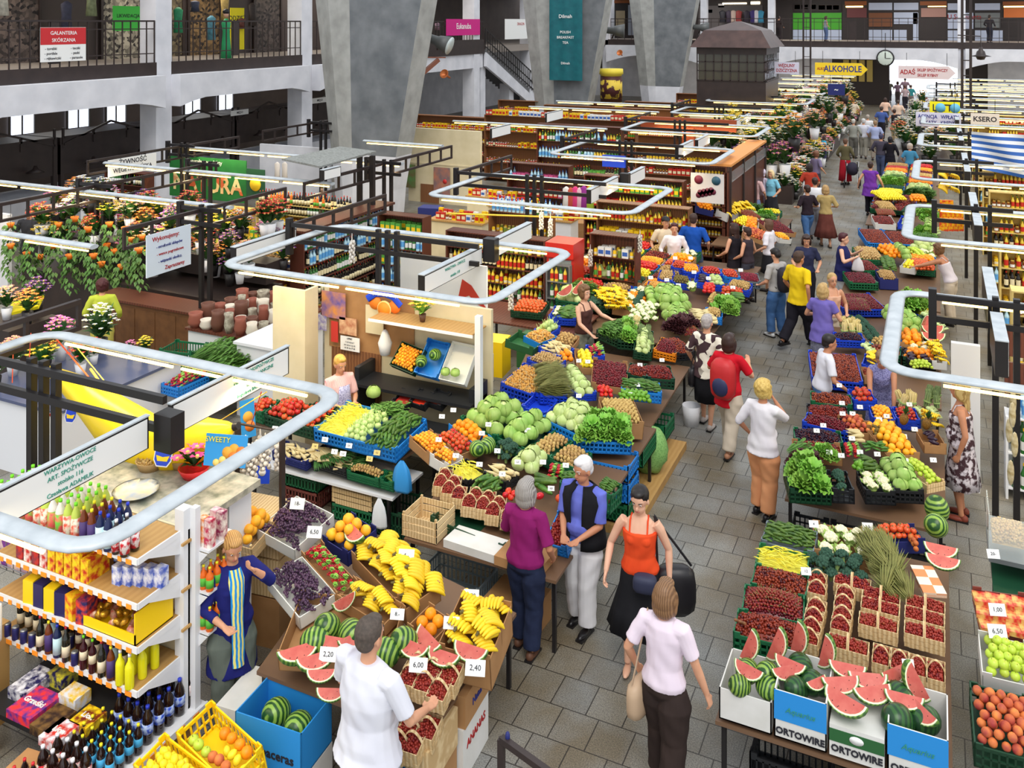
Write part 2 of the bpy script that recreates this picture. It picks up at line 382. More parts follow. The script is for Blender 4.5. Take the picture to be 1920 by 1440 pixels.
# concrete arch pillars
def pillar(dy,dx,label,n):
 Y=24.0;f=[Vector((-18.2,0,0))]
 rows=[(410,[628,640,664,735,756]),(300,[622,638,660,740,770]),(0,[592,615,655,790,820])]
 secs=[]
 for py,pxs in rows:
  a=[QY(pxs[0],py,Y+0.6),QY(pxs[1],py,Y+0.1),QY(pxs[2],py,Y),QY(pxs[3],py,Y),QX(pxs[4],py,QY(pxs[3],py,Y).x)]
  z=a[2].z;secs.append((z,[Vector((p.x,p.y,0))for p in a]))
 z0,s0=secs[1];z1,s1=secs[2];zb=1.9
 def sec(z):
  t=(z-z0)/(z1-z0);t2=max(t,-0.25)
  c=[s0[i].lerp(s1[i],t2)+(s1[i]-s0[i])*0 for i in range(5)]
  back=[Vector((c[4].x,c[4].y,0)),Vector((c[4].x-1.0,c[4].y+0.5,0)),Vector((c[0].x,c[0].y+0.8,0))]
  return[(p.x+dx,p.y+dy,z)for p in c[:4]+back]
 zs=[0,0.8,zb,zb+0.001,3.4,5,6.6,8.2,9.5]
 vs=[];fs=[];ms=[]
 for z in zs:vs+=sec(z)
 k=7;q=MB()
 for i in range(len(zs)-1):
  for j in range(k):
   mm=2 if zs[i]<zb-0.1 else(0 if j in(2,)else 1)  # light painted in: shaded tone on the front, lit tone on the other faces
   q.add([vs[i*k+j],vs[i*k+(j+1)%k],vs[(i+1)*k+(j+1)%k],vs[(i+1)*k+j]],[(0,1,2,3)],mm)
 q.add(vs[-k:],[tuple(range(k))],1)
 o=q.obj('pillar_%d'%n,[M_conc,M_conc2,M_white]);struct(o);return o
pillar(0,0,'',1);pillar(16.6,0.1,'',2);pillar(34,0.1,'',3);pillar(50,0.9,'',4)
# stairs down from the gallery
def stairs():
 a=QX(905,92,-22);top=Vector((-22.0,43.2,4.66))
 r=empty('gallery_staircase',(0,0,0),'grey staircase with black rails coming down from the gallery','staircase')
 n=22;y0,y1=43.3,51.8;q=MB()
 for k in range(n):
  z=4.66-k*0.165;y=y0+(y1-y0)*k/n
  q.box(-23.6,y,z-0.35,-22.0,y+(y1-y0)/n+0.02,z)
 q.obj('steps',flat('stair_concrete',120,120,122),r)
 q=MB();q.slab([(-22.0,y0,4.5),(-22.0,y0,3.75),(-22.0,y1+0.3,0.0),(-22,y1+1.4,0.0)],-0.16);q.obj('stringer',M_white,r)
 for X in(-21.9,-23.6):
  q=MB()
  for k in range(30):
   t=k/29;y=y0+(y1-y0)*t;z=4.66-3.63*t
   q.bar((X,y,z),(X,y,z+1.1),0.03)
  for h in(0.15,0.55,1.1):q.bar((X,y0,4.66+h),(X,y1,1.03+h),0.05)
  q.obj('handrail',M_black,r)
stairs()
struct(MB().box(-30,42.5,0,-29.5,66,4.4).obj('wall_understair',M_white))
q=MB();q.box(-22.4,36.4,3.7,-22.0,43.2,4.5);struct(q.obj('beam_gallery_end',M_white))
q=MB();q.box(-22.05,36.4,4.44,-21.93,43.3,5.2);struct(q.obj('trim_gallery_end',M_dark))
railing((-21.98,36.4,GF+.04),(-21.98,43.2,GF+.04),'dark gallery railing beside the head of the stairs',h=1.28)
for y in(43.4,47.0):struct(MB().box(-22.7,y-.3,0,-22.1,y+.3,4.4 if y<46 else 2.6).obj('column_stair',M_white))
# outside the far door
struct(MB().box(-14,84,-0.05,12,130,0).obj('ground_outside',flat('daylight_glow_paving',235,238,245,emit=0.6)))  # glows of itself, standing in for daylight on the paving
struct(MB().box(-14,110,0,12,110.5,10).obj('backdrop_outside',flat('daylight_glow_street',235,242,255,emit=1.3)))  # glowing backdrop for the bright street beyond the door
struct(MB().box(-7.2,72.1,0,-3.2,72.3,4.4).obj('door_1',flat('dark_door',52,44,44)))
struct(MB().box(1.5,72.1,0,3.2,72.3,4.4).obj('door_2',flat('dark_door',52,44,44)))
d=MB();y=72.0
for k in range(4):d.box(-6.4+k*0.55,y,1.7,-6.4+k*0.55+0.4,y+.05,3.3)
struct(d.obj('window_20',flat('warm_door_glass',150,130,70,emit=0.2)))
# fill lights added in and under the galleries to brighten them
for y in(14,21,28,36):light('gallery_fill','AREA',(-27,y,4.35),40,(1,.96,.9),size=2.2)
for y in(17,25,33,40):light('gallery_fill','AREA',(-24.6,y,8.1),90,(1,.93,.82),size=2)
for x in(-16,-8,-1,7):light('gallery_fill','AREA',(x,67,8.1),160,(1,.95,.88),size=2);light('gallery_fill','AREA',(x,67,4.3),120,(1,.94,.84),size=2)
# goods: one mesh of each kind, then copies
def up_(k,m):
 return m
Mt=dict(orange=mat('orange_peel',(250,158,22),(240,138,14),scale=30,rough=0.45,var=0.12),grapefruit=mat('grapefruit_peel',(250,186,40),(246,166,40),scale=20,rough=0.45,var=0.12),tomato=mat('tomato_skin',(196,58,34),(210,82,44),scale=9,rough=0.25,var=0.2),apricot=mat('apricot_skin',(250,184,40),(240,140,36),scale=12,rough=0.5,var=0.15),greenapple=mat('green_apple_skin',(178,204,52),(196,214,84),scale=12,rough=0.3,var=0.12),peach=mat('peach_skin',(226,130,62),(160,58,58),scale=9,rough=0.7,var=0.2),potato=mat('potato_skin',(196,164,104),(170,134,80),scale=16,rough=0.8,var=0.15),kohlrabi=mat('kohlrabi_skin',(196,216,144),(172,200,110),scale=10,rough=0.5,var=0.1),leafg=mat('cabbage_leaf',(128,170,70),(172,200,112),scale=7,rough=0.55,var=0.14),leafw=mat('pale_cabbage_leaf',(208,220,158),(178,200,116),scale=9,rough=0.55,kind='noise',var=0.08),lettuce=mat('lettuce_leaf',(152,196,84),(108,168,58),scale=14,rough=0.5,var=0.15),darkleaf=mat('dark_leaf',(44,84,36),(66,112,48),scale=12,rough=0.55,var=0.2),redleaf=mat('red_lettuce_leaf',(84,40,44),(60,30,36),scale=12,rough=0.55),cauli=mat('cauliflower_curd',(240,234,206),(222,214,176),scale=40,rough=0.8),broc=mat('broccoli_head',(56,92,74),(38,70,54),scale=60,rough=0.85,bump=0.6),stalk=flat('pale_green_stalk',150,178,104),cuke=mat('cucumber_skin',(44,84,30),(98,136,50),scale=18,rough=0.4,var=0.22),beany=mat('yellow_bean',(236,228,84),(222,210,60),scale=10,rough=0.5),melon=mat('watermelon_stripes',(34,74,30),(134,168,70),scale=7,rough=0.3,kind='wave',var=0.1),melond=mat('dark_watermelon',(28,62,36),(48,92,42),scale=7,rough=0.3,kind='wave'),flesh=mat('watermelon_flesh',(208,112,98),(192,84,76),scale=10,rough=0.35),rind=flat('pale_rind',232,232,196),rindg=mat('green_rind',(60,104,44),(110,148,62),scale=9,kind='wave'),seed=flat('black_seed',44,26,22),banana=mat('banana_skin',(246,212,44),(238,196,34),scale=8,rough=0.45,var=0.08),tip=flat('banana_tip',96,84,40),radish=mat('radish_skin',(196,28,56),(172,20,46),scale=8,rough=0.35,var=0.15),pepper=mat('pepper_skin',(200,26,28),(216,50,30),scale=6,rough=0.2,var=0.1),pepperg=mat('green_pepper_skin',(90,150,40),(120,170,50),scale=6,rough=0.25),grape=mat('grape_skin',(66,44,70),(96,66,92),scale=8,rough=0.3,var=0.2),cherry=mat('cherry_skin',(112,26,24),(140,40,30),scale=30,rough=0.25,var=0.3),cherryd=mat('dark_cherry_skin',(66,20,26),(92,26,30),scale=30,rough=0.25),straw=mat('strawberry_skin',(138,36,32),(166,58,42),scale=40,rough=0.4),lemon=mat('lemon_peel',(244,226,50),(236,214,40),scale=20,rough=0.45),eggp=flat('aubergine_skin',44,24,46,rough=0.2),kiwi=mat('kiwi_skin',(124,108,54),(104,88,44),scale=20,rough=0.8,var=0.1),garlic=mat('garlic_skin',(226,222,214),(200,192,186),scale=20,rough=0.6),mush=mat('mushroom_cap',(206,176,120),(170,130,76),scale=18,rough=0.7),chant=mat('chanterelle',(222,170,90),(204,148,66),scale=18,rough=0.7),carrot=flat('carrot_skin',230,120,40),onion=mat('onion_skin',(196,110,50),(170,84,40),scale=9,var=0.15),parsn=mat('parsnip_skin',(226,208,158),(206,184,130),scale=12),dill=mat('dill_fronds',(70,116,42),(96,140,56),scale=12),dillb=mat('dried_dill',(134,130,70),(104,110,52),scale=12),asp=mat('asparagus_tip',(108,126,84),(130,150,92),scale=20),wasp=mat('white_asparagus',(232,214,156),(216,196,130),scale=10,kind='wave'),eggc=flat('eggshell',226,184,142),corn=flat('corn_husk',196,214,150))
MESH={}
def mk(kind):
 if kind in MESH:return MESH[kind]
 q=MB();random.seed(hash_(kind));mm=None
 def bumpy(s):
  ph=[ru(0,6)for _ in range(6)]
  return lambda d:1+s*(math.sin(3*d.x+ph[0])*math.sin(3*d.y+ph[1])+0.6*math.sin(5*d.z+ph[2]))
 if kind in('orange','grapefruit'):r=0.042 if kind=='orange' else 0.055;q.sph((0,0,0),(r,r,r*.93));mm=[Mt[kind]]
 elif kind=='tomato':q.sph((0,0,0),(.036,.036,.030));q.lathe([(.0,.030),(.008,.031),(.012,.029)],5,m=1);mm=[Mt['tomato'],Mt['darkleaf']]
 elif kind=='apricot':q.sph((0,0,0),(.022,.021,.022),nu=8,nv=6);mm=[Mt[kind]]
 elif kind=='greenapple':q.sph((0,0,0),(.038,.038,.035),fn=lambda d:1-0.18*max(0,abs(d.z)-.8));q.tube([(0,0,.03),(.004,0,.045)],.002,4,m=1);mm=[Mt[kind],M_wood]
 elif kind=='peach':q.sph((0,0,0),(.036,.036,.034));mm=[Mt[kind]]
 elif kind=='potato':q.sph((0,0,0),(.036,.026,.024),fn=bumpy(.1));mm=[Mt[kind]]
 elif kind=='kiwi':q.sph((0,0,0),(.032,.024,.024));mm=[Mt[kind]]
 elif kind=='onion':q.sph((0,0,0),(.034,.034,.032),fn=lambda d:1+.5*max(0,d.z-.85));mm=[Mt[kind]]
 elif kind=='lemon':q.sph((0,0,0),(.038,.028,.028),fn=lambda d:1+.25*max(0,abs(d.x)-.8));mm=[Mt[kind]]
 elif kind=='aubergine':q.tube([(-.08,0,0),(-.05,0,.0),(0,0,0),(.06,0,0),(.08,0,0)],[.006,.026,.036,.024,.008],8);mm=[Mt['eggp']]
 elif kind=='kohlrabi':
  q.sph((0,0,0),(.042,.042,.036))
  for a in(0.3,2.2,4.3):q.tube([(.02*math.cos(a),.02*math.sin(a),.03),(.04*math.cos(a),.04*math.sin(a),.07)],.003,4)
  mm=[Mt[kind]]
 elif kind in('cabbage','palecabbage'):
  R=.095;q.sph((0,0,0),(R,R,R*.9),m=1,nu=12,nv=8)
  for k in range(9):
   a=k*0.72*1.0+ru(-.1,.1);n0=len(q.v);w=6;h=4;vs=[]
   for i in range(h+1):
    for j in range(w+1):
     th=.35+i/h*1.75;ph=a+(j/w-.5)*1.5
     rr=R*(1.04+.05*(k%3)+.10*abs(j/w-.5)*2*(1-i/h)+.015*math.sin(j*2.2+k))
     vs.append((rr*math.sin(th)*math.cos(ph),rr*math.sin(th)*math.sin(ph),rr*.9*math.cos(th)))
   fs=[(i*(w+1)+j,i*(w+1)+j+1,(i+1)*(w+1)+j+1,(i+1)*(w+1)+j)for i in range(h)for j in range(w)]
   q.add(vs,fs,0,True)
  mm=[Mt['leafg'],Mt['leafw']]if kind=='cabbage' else[Mt['leafw'],Mt['leafw']]
 elif kind=='cauliflower':
  for k in range(26):
   a=k*2.4;e=math.sqrt(k/26.);q.sph((.062*e*math.cos(a),.062*e*math.sin(a),.045*(1-e*e)),ru(.019,.027),nu=7,nv=5)
  for k in range(7):
   a=k*.9;c,s=math.cos(a),math.sin(a);q.leaf((c*.03,s*.03,-.05),(c*.105,s*.105,.035),.045,m=1,lift=.0,side=(0,0,1))
  q.sph((0,0,-.02),(.06,.06,.05),m=1);mm=[Mt['cauli'],Mt['leafg']]
 elif kind=='broccoli':
  for k in range(22):
   a=k*2.4;e=math.sqrt(k/22.);q.sph((.058*e*math.cos(a),.058*e*math.sin(a),.04*(1-e*e)),ru(.016,.024),nu=6,nv=5)
  q.tube([(0,0,.02),(0,0,-.08)],[.03,.018],7,m=1);mm=[Mt['broc'],Mt['stalk']]
 elif kind in('lettuce','redlettuce'):
  for k in range(22):
   a=k*2.4;e=k/22;c,s=math.cos(a),math.sin(a);L_=.06+.07*e;hz=.1*(1-e)+.02;w=5;vs=[]
   for i in range(4):
    for j in range(w+1):
     t=i/3;o=(j/w-.5)*(.06+.06*t);rf=.012*math.sin(j*2.6+i*1.7+k)*t*1.5
     rad=.012+L_*t;vs.append((c*rad-s*o,s*rad+c*o,hz*math.sin(t*1.9)+rf+.05*t*(1-e)))
   q.add(vs,[(i*(w+1)+j,i*(w+1)+j+1,(i+1)*(w+1)+j+1,(i+1)*(w+1)+j)for i in range(3)for j in range(w)],0,True)
  mm=[Mt['lettuce' if kind=='lettuce' else 'redleaf']]
 elif kind=='cucumber':q.tube([(-.07,0,0),(-.062,0,0.002),(-.03,0.003,.004),(.03,.003,.004),(.062,0,0),(.07,0,0)],[.004,.014,.018,.018,.013,.004],8);mm=[Mt['cuke']]
 elif kind=='longcucumber':q.tube([(-.15,0,0),(-.135,0,0.002),(-.05,0.01,.004),(.05,.01,.004),(.135,0,0),(.15,0,0)],[.004,.02,.025,.025,.018,.004],8);mm=[Mt['cuke']]
 elif kind=='courgette':q.tube([(-.12,0,0),(-.105,0,0),(0,0,0),(.09,0,0),(.12,0,0)],[.008,.03,.032,.022,.01],8);mm=[Mt['cuke']]
 elif kind in('watermelon','darkmelon'):q.sph((0,0,0),(.15,.13,.13)if kind=='watermelon' else(.15,.125,.125),nu=16,nv=12);mm=[Mt['melon' if kind=='watermelon' else 'melond']]
 elif kind=='melonwedge':
  R=.15;n=12;h=.62
  for s in(-1,1):
   for(r0,r1,m_)in((0,.86,0),(.86,.95,1),(.95,1.0,2)):
    vs=[]
    for i in range(n+1):
     a=-PI/2+PI*i/n
     for r in(r0,r1):d=R*r*math.cos(a);vs.append((R*1.25*r*math.sin(a),s*d*math.sin(h),-d*math.cos(h)))
    q.add(vs,[(2*i,2*i+1,2*i+3,2*i+2)for i in range(n)],m_)
  vs=[]
  for i in range(n+1):
   a=-PI/2+PI*i/n
   for j in range(7):
    b=-h+2*h*j/6;vs.append((R*1.25*math.sin(a),R*math.cos(a)*math.sin(b),-R*math.cos(a)*math.cos(b)))
  q.add(vs,[(i*7+j,i*7+j+1,i*7+j+8,i*7+j+7)for i in range(n)for j in range(6)],2,True)
  for k in range(14):
   a=ru(-1.1,1.1);r=ru(.45,.8);s=random.choice((-1,1));d=R*r*math.cos(a);q.sph((R*1.25*r*math.sin(a),s*d*math.sin(h)*1.01,-d*math.cos(h)+.002),.004,m=3,nu=5,nv=4)
  mm=[Mt['flesh'],Mt['rind'],Mt['rindg'],Mt['seed']]
 elif kind=='bananas':
  nb=6
  for k in range(nb):
   a0=(k-(nb-1)/2)*.22;pts=[];
   for i in range(7):
    t=i/6;ang=-.2+t*1.35;rr=.13;pts.append(((rr*math.sin(ang)),a0*(.135+.04*t),.045+rr*math.cos(ang)-rr))
   q.tube(pts,[.009,.015,.019,.0205,.020,.017,.007],7)
  q.tube([(-.055,0,.035),(-.02,0,.045)],[.011,.018],6,m=1);mm=[Mt['banana'],Mt['tip']]
 elif kind=='radishes':
  for k in range(9):a=k*2.4;e=math.sqrt(k/9.)*.045;q.sph((e*math.cos(a),e*math.sin(a),ru(-.005,.01)),.014,nu=7,nv=5)
  for k in range(6):a=k*1.05;q.leaf((0,0,0),(.1+ru(-.02,.02),.03*math.cos(a),.02+.02*math.sin(a)),.018,m=1,lift=.01)
  mm=[Mt['radish'],Mt['lettuce']]
 elif kind in('pepper','greenpepper'):
  q.sph((0,0,0),(.036,.034,.045),fn=lambda d:1+.1*math.cos(4*math.atan2(d.y,d.x))-.2*max(0,d.z-.8));q.tube([(0,0,.035),(.004,0,.058)],[.006,.004],5,m=1);mm=[Mt['pepper' if kind=='pepper' else 'pepperg'],Mt['darkleaf']]
 elif kind=='grapes':
  for k in range(46):
   t=rnd();a=rnd()*6.3;r=.045*math.sin(PI*min(1,t*.85+.15))*ru(.5,1);q.sph((.11*(t-.5)*2,r*math.cos(a),r*math.sin(a)*.7),.0125,nu=6,nv=4)
  mm=[Mt['grape']]
 elif kind=='garlicbraid':
  q.tube([(0,0,0),(0,0,-.2)],[.008,.02],5)
  for k in range(26):
   t=k/26;a=k*2.4;q.sph((.045*math.cos(a),.045*math.sin(a),-.12-.32*t),ru(.026,.032),nu=7,nv=5)
  mm=[Mt['garlic']]
 elif kind=='leek':
  for k in range(5):y=(k-2)*.022;q.tube([(-.2,y,0),(0,y,.01),(.1,y,.01)],[.012,.013,.012],6,m=0);
  for k in range(14):y=(k-7)*.012;q.leaf((.08,y*.6,.01),(.34+ru(-.04,.04),y*1.6,ru(0,.05)),.014,m=1,lift=.02)
  mm=[Mt['parsn'],Mt['darkleaf']]
 elif kind in('dill','drieddill','parsley'):
  for k in range(70 if kind!='parsley' else 60):
   a=rnd()*6.3;t=rnd()**.5*.06;b=(ru(-.15,-.1),t*math.cos(a)*.5,t*math.sin(a)*.4);e=(ru(.05,.17),t*1.9*math.cos(a),.02+t*1.3*math.sin(a));q.leaf(b,e,.006 if kind!='parsley' else .012,lift=.01)
   if kind!='drieddill':q.leaf((e[0]-.06,e[1],e[2]),(e[0]+ru(-.01,.03),e[1]+ru(-.03,.03),e[2]+ru(-.02,.03)),.016,lift=.01)
  mm=[Mt['dill' if kind!='drieddill' else 'dillb']]
 elif kind=='pineapple':
  q.sph((0,0,0),(.06,.06,.09),nu=10,nv=8)
  for k in range(22):a=k*2.4;e=.9-k/30;q.leaf((0,0,.075),(.08*e*math.cos(a),.08*e*math.sin(a),.13+.1*k/22),.012,m=1,lift=.01,side=(math.cos(a),math.sin(a),.3))
  mm=[mat('pineapple_rind',(166,116,40),(116,84,30),scale=60,kind='voro'),Mt['darkleaf']]
 elif kind in('asparagus','whiteasparagus'):
  for k in range(16):a=k*2.4;e=math.sqrt(k/16.)*.045;q.tube([(e*math.cos(a),e*math.sin(a),-.1),(e*math.cos(a),e*math.sin(a),.09),(e*.9*math.cos(a),e*.9*math.sin(a),.115)],[.010,.011,.003],5)
  q.tube([(0,0,-.03),(0,0,-.01)],.06,10,m=1);mm=[Mt['asp' if kind=='asparagus' else 'wasp'],Mt['stalk']]
 elif kind=='mushroom':q.lathe([(0,.014),(.014,.012),(.022,.002),(.02,-.003),(.006,-.004),(.006,-.022),(0,-.022)],8);mm=[Mt['mush']]
 elif kind=='chanterelle':q.lathe([(0.004,.005),(.018,.012),(.02,.008),(.007,-.01),(.004,-.025),(0,-.026)],8);mm=[Mt['chant']]
 elif kind=='parsnip':q.tube([(-.09,0,0),(-.03,0,0),(.05,0,0),(.08,0,0)],[.003,.014,.026,.016],7);mm=[Mt['parsn']]
 elif kind=='carrot':q.tube([(-.09,0,0),(-.03,0,0),(.05,0,0),(.06,0,0)],[.002,.01,.016,.01],6);mm=[Mt['carrot']]
 elif kind=='egg':q.sph((0,0,0),(.022,.022,.028),nu=8,nv=6);mm=[Mt['eggc']]
 elif kind=='cherry':q.sph((0,0,0),.0125,nu=7,nv=5);q.tube([(0,0,.01),(.01,0,.04)],.0012,3,m=1);mm=[Mt['cherry'],Mt['stalk']]
 elif kind=='fennel':q.sph((0,0,0),(.05,.04,.04));[q.tube([(.03,y,0),(.12,y*2,.02)],.008,5)for y in(-.02,0,.02)];mm=[Mt['corn']]
 MESH[kind]=q.mesh(kind,mm);return MESH[kind]
def hash_(s):return sum((i+3)*ord(c)for i,c in enumerate(s))
# kind -> spacing, lift above the rim plane, layers, orientation ('ball' random, 'lie' lying along u with wobble, 'up' upright)
KI=dict(orange=(.078,.02,2,'ball'),grapefruit=(.104,.03,2,'ball'),tomato=(.066,.015,2,'stemup'),apricot=(.042,.01,2,'ball'),greenapple=(.072,.02,2,'stemup'),peach=(.07,.02,2,'ball'),potato=(.055,.015,2,'ball'),kiwi=(.052,.01,2,'ball'),onion=(.064,.01,2,'stemup'),lemon=(.062,.01,2,'ball'),aubergine=(.075,.01,1,'lie'),kohlrabi=(.08,.02,2,'stemup'),cabbage=(.165,.05,2,'stemup'),palecabbage=(.165,.05,2,'stemup'),cauliflower=(.165,.04,1,'stemup'),broccoli=(.125,.03,1,'stemup'),lettuce=(.15,.02,2,'stemup'),redlettuce=(.15,.02,2,'stemup'),cucumber=(.048,.015,3,'lie'),longcucumber=(.06,.015,2,'lie'),courgette=(.075,.015,2,'lie'),watermelon=(.25,.05,1,'ball'),darkmelon=(.25,.05,1,'ball'),bananas=(.125,.03,2,'ban'),radishes=(.085,.02,2,'lie'),pepper=(.068,.02,2,'ball'),greenpepper=(.068,.02,2,'ball'),grapes=(.1,.02,2,'lie'),leek=(.1,.02,1,'lie'),dill=(.1,.03,2,'lie'),drieddill=(.08,.03,2,'lie'),parsley=(.1,.03,2,'lie'),pineapple=(.14,.06,1,'stemup'),asparagus=(.11,.05,1,'stemup'),whiteasparagus=(.11,.05,1,'stemup'),mushroom=(.038,.01,2,'ball'),chanterelle=(.034,.01,2,'ball'),parsnip=(.055,.01,2,'lie'),carrot=(.04,.01,2,'lie'),egg=(.048,.01,1,'stemup'),cherry=(.026,.01,2,'ball'),fennel=(.09,.01,1,'lie'))
NICE=dict(greenapple='green apple',bananas='hand of bananas',radishes='bunch of radishes',grapes='bunch of grapes',longcucumber='long cucumber',palecabbage='pale cabbage',redlettuce='red lettuce',darkmelon='dark watermelon',melonwedge='watermelon wedge',drieddill='bunch of dried dill',dill='bunch of dill',parsley='bunch of parsley',asparagus='bunch of green asparagus',whiteasparagus='bunch of white asparagus',greenpepper='green pepper',garlicbraid='string of garlic',leek='bundle of leeks',watermelon='striped watermelon')
OBN=dict(greenapple='apple',bananas='banana_hand',radishes='radish_bunch',grapes='grape_bunch',longcucumber='cucumber',palecabbage='cabbage',redlettuce='lettuce',darkmelon='watermelon',melonwedge='watermelon_wedge',drieddill='dill_bunch',dill='dill_bunch',parsley='parsley_bunch',asparagus='asparagus_bunch',whiteasparagus='asparagus_bunch',greenpepper='pepper',garlicbraid='garlic_string',leek='leek_bundle')
COUNT={};CAP=dict(cherry=280)
LATE={}
def one(kind,M,label,group=None,name=None,cat=None,s=None):
 nm=name or OBN.get(kind,kind)
 o=put(mk(kind),nm,M=M@Matrix.Diagonal((s,s,s,1))if s else M);T(o,label,cat or nm.replace('_',' '),group);return o
def orient(mode,u,v,n,p,wob=.35):
 u,v,n=u.normalized(),v.normalized(),n.normalized()
 if mode=='ball':R=Euler((rnd()*6,rnd()*6,rnd()*6)).to_matrix()
 elif mode=='stemup':R=Matrix((u,v,n)).transposed()@Euler((ru(-wob,wob),ru(-wob,wob),rnd()*6)).to_matrix()
 elif mode=='lie':R=Matrix((u,v,n)).transposed()@Euler((ru(-1.5,1.5)*0.1,ru(-.2,.2),ru(-.6,.6))).to_matrix()
 elif mode=='ban':R=Matrix((u,v,n)).transposed()@Euler((ru(-.3,.3),ru(-.25,.25),ru(-.7,.7)+PI*.35)).to_matrix()
 else:R=Matrix((u,v,n)).transposed()
 M=R.to_4x4();M.translation=p;return M
def fill(kind,A,u,v,n,where,mound=.05,layers=None,inset=.03,along='u',s=1.0,part=(0,0,1,1),skip=0.0,single=None,jit=.12):
 """A rim corner, u and v the full edge vectors of the container, where = the words that place it."""
 sp,lift,ly,mode=KI[kind];sp*=s;ly=layers or ly
 A=A+u*part[0]+v*part[1];u=u*(part[2]-part[0]);v=v*(part[3]-part[1])
 W,D=u.length,v.length;uh,vh,nh=u.normalized(),v.normalized(),n.normalized()
 if along=='v':ax=(vh,-uh)
 else:ax=(uh,vh)
 fx_,fy_=1,1
 if mode in('lie',):fx_,fy_=(2.6,1)if along=='u' else(1,2.6)
 if kind in('parsley','dill','drieddill','radishes','grapes','leek'):fx_,fy_=(1.5,.9)if along=='u' else(.9,1.5)
 if kind=='bananas':fx_,fy_=1.35,1.0
 nm=NICE.get(kind,kind);lab=nm+' '+where;grp=(nm+'s ' if nm[-1]!='s' else nm+' ')+where
 if kind=='tomato':grp='tomatoes '+where
 if kind=='potato':grp='potatoes '+where
 got=[]
 for L_ in range(ly):
  ins=inset+sp*.35+L_*sp*.45;dx,dy=sp*fx_,sp*fy_*.9
  nx=max(1,int((W-2*ins)/dx+1.001));ny=max(1,int((D-2*ins)/dy+1.001))
  if L_ and(nx<2 and ny<2):break
  for j in range(ny):
   for i in range(nx-(j%2 if nx>2 else 0)):
    if rnd()<skip:continue
    x=W/2+(i-(nx-1-(j%2 if nx>2 else 0))/2)*min(dx*1.12,(W-2*ins)/max(1,nx-1)if nx>1 else dx)+ru(-jit,jit)*sp
    y=D/2+(j-(ny-1)/2)*min(dy*1.12,(D-2*ins)/max(1,ny-1)if ny>1 else dy)+ru(-jit,jit)*sp
    m_=mound*(1-((x/W-.5)*2)**2)*(1-((y/D-.5)*2)**2)
    p=A+uh*x+vh*y+nh*(lift*s-sp*.35+m_+L_*sp*.55)
    got.append((p,L_))
 for p,L_ in got:
  M=orient(mode,ax[0],ax[1],nh,p);k=s*ru(.9,1.08);M=M@Matrix.Diagonal((k,k,k,1))
  COUNT[kind]=COUNT.get(kind,0)+1
  if COUNT[kind]>CAP.get(kind,300)and kind not in('cabbage',):
   LATE.setdefault((kind,where),[]).append(M);continue
  o=put(mk(kind),OBN.get(kind,kind),M=M);T(o,lab,OBN.get(kind,kind).replace('_',' '),grp)
def flush_late():
 for(kind,where),Ms in LATE.items():
  me=mk(kind);n=len(me.vertices);co=np.empty(n*3,'f');me.vertices.foreach_get('co',co);co=co.reshape(-1,3)
  F=[list(p.vertices)for p in me.polygons];MI=[p.material_index for p in me.polygons]
  V=np.concatenate([co@np.array(M.to_3x3()).T+np.array(M.translation)for M in Ms]);fs=[[i+n*k for i in f]for k in range(len(Ms))for f in F]
  nm=NICE.get(kind,kind);m2=bpy.data.meshes.new(kind+'_heap');m2.from_pydata(V.tolist(),[],fs)
  for m in me.materials:m2.materials.append(m)
  m2.polygons.foreach_set('material_index',MI*len(Ms));m2.polygons.foreach_set('use_smooth',[True]*len(fs));m2.update()
  o=put(m2,OBN.get(kind,kind)+'_heap');w=where.split();stuff(o,'heap of '+(nm+'s').replace('potatos','potatoes').replace('tomatos','tomatoes').replace('bunchs','bunches').replace('ss','s')+' '+where,'produce')
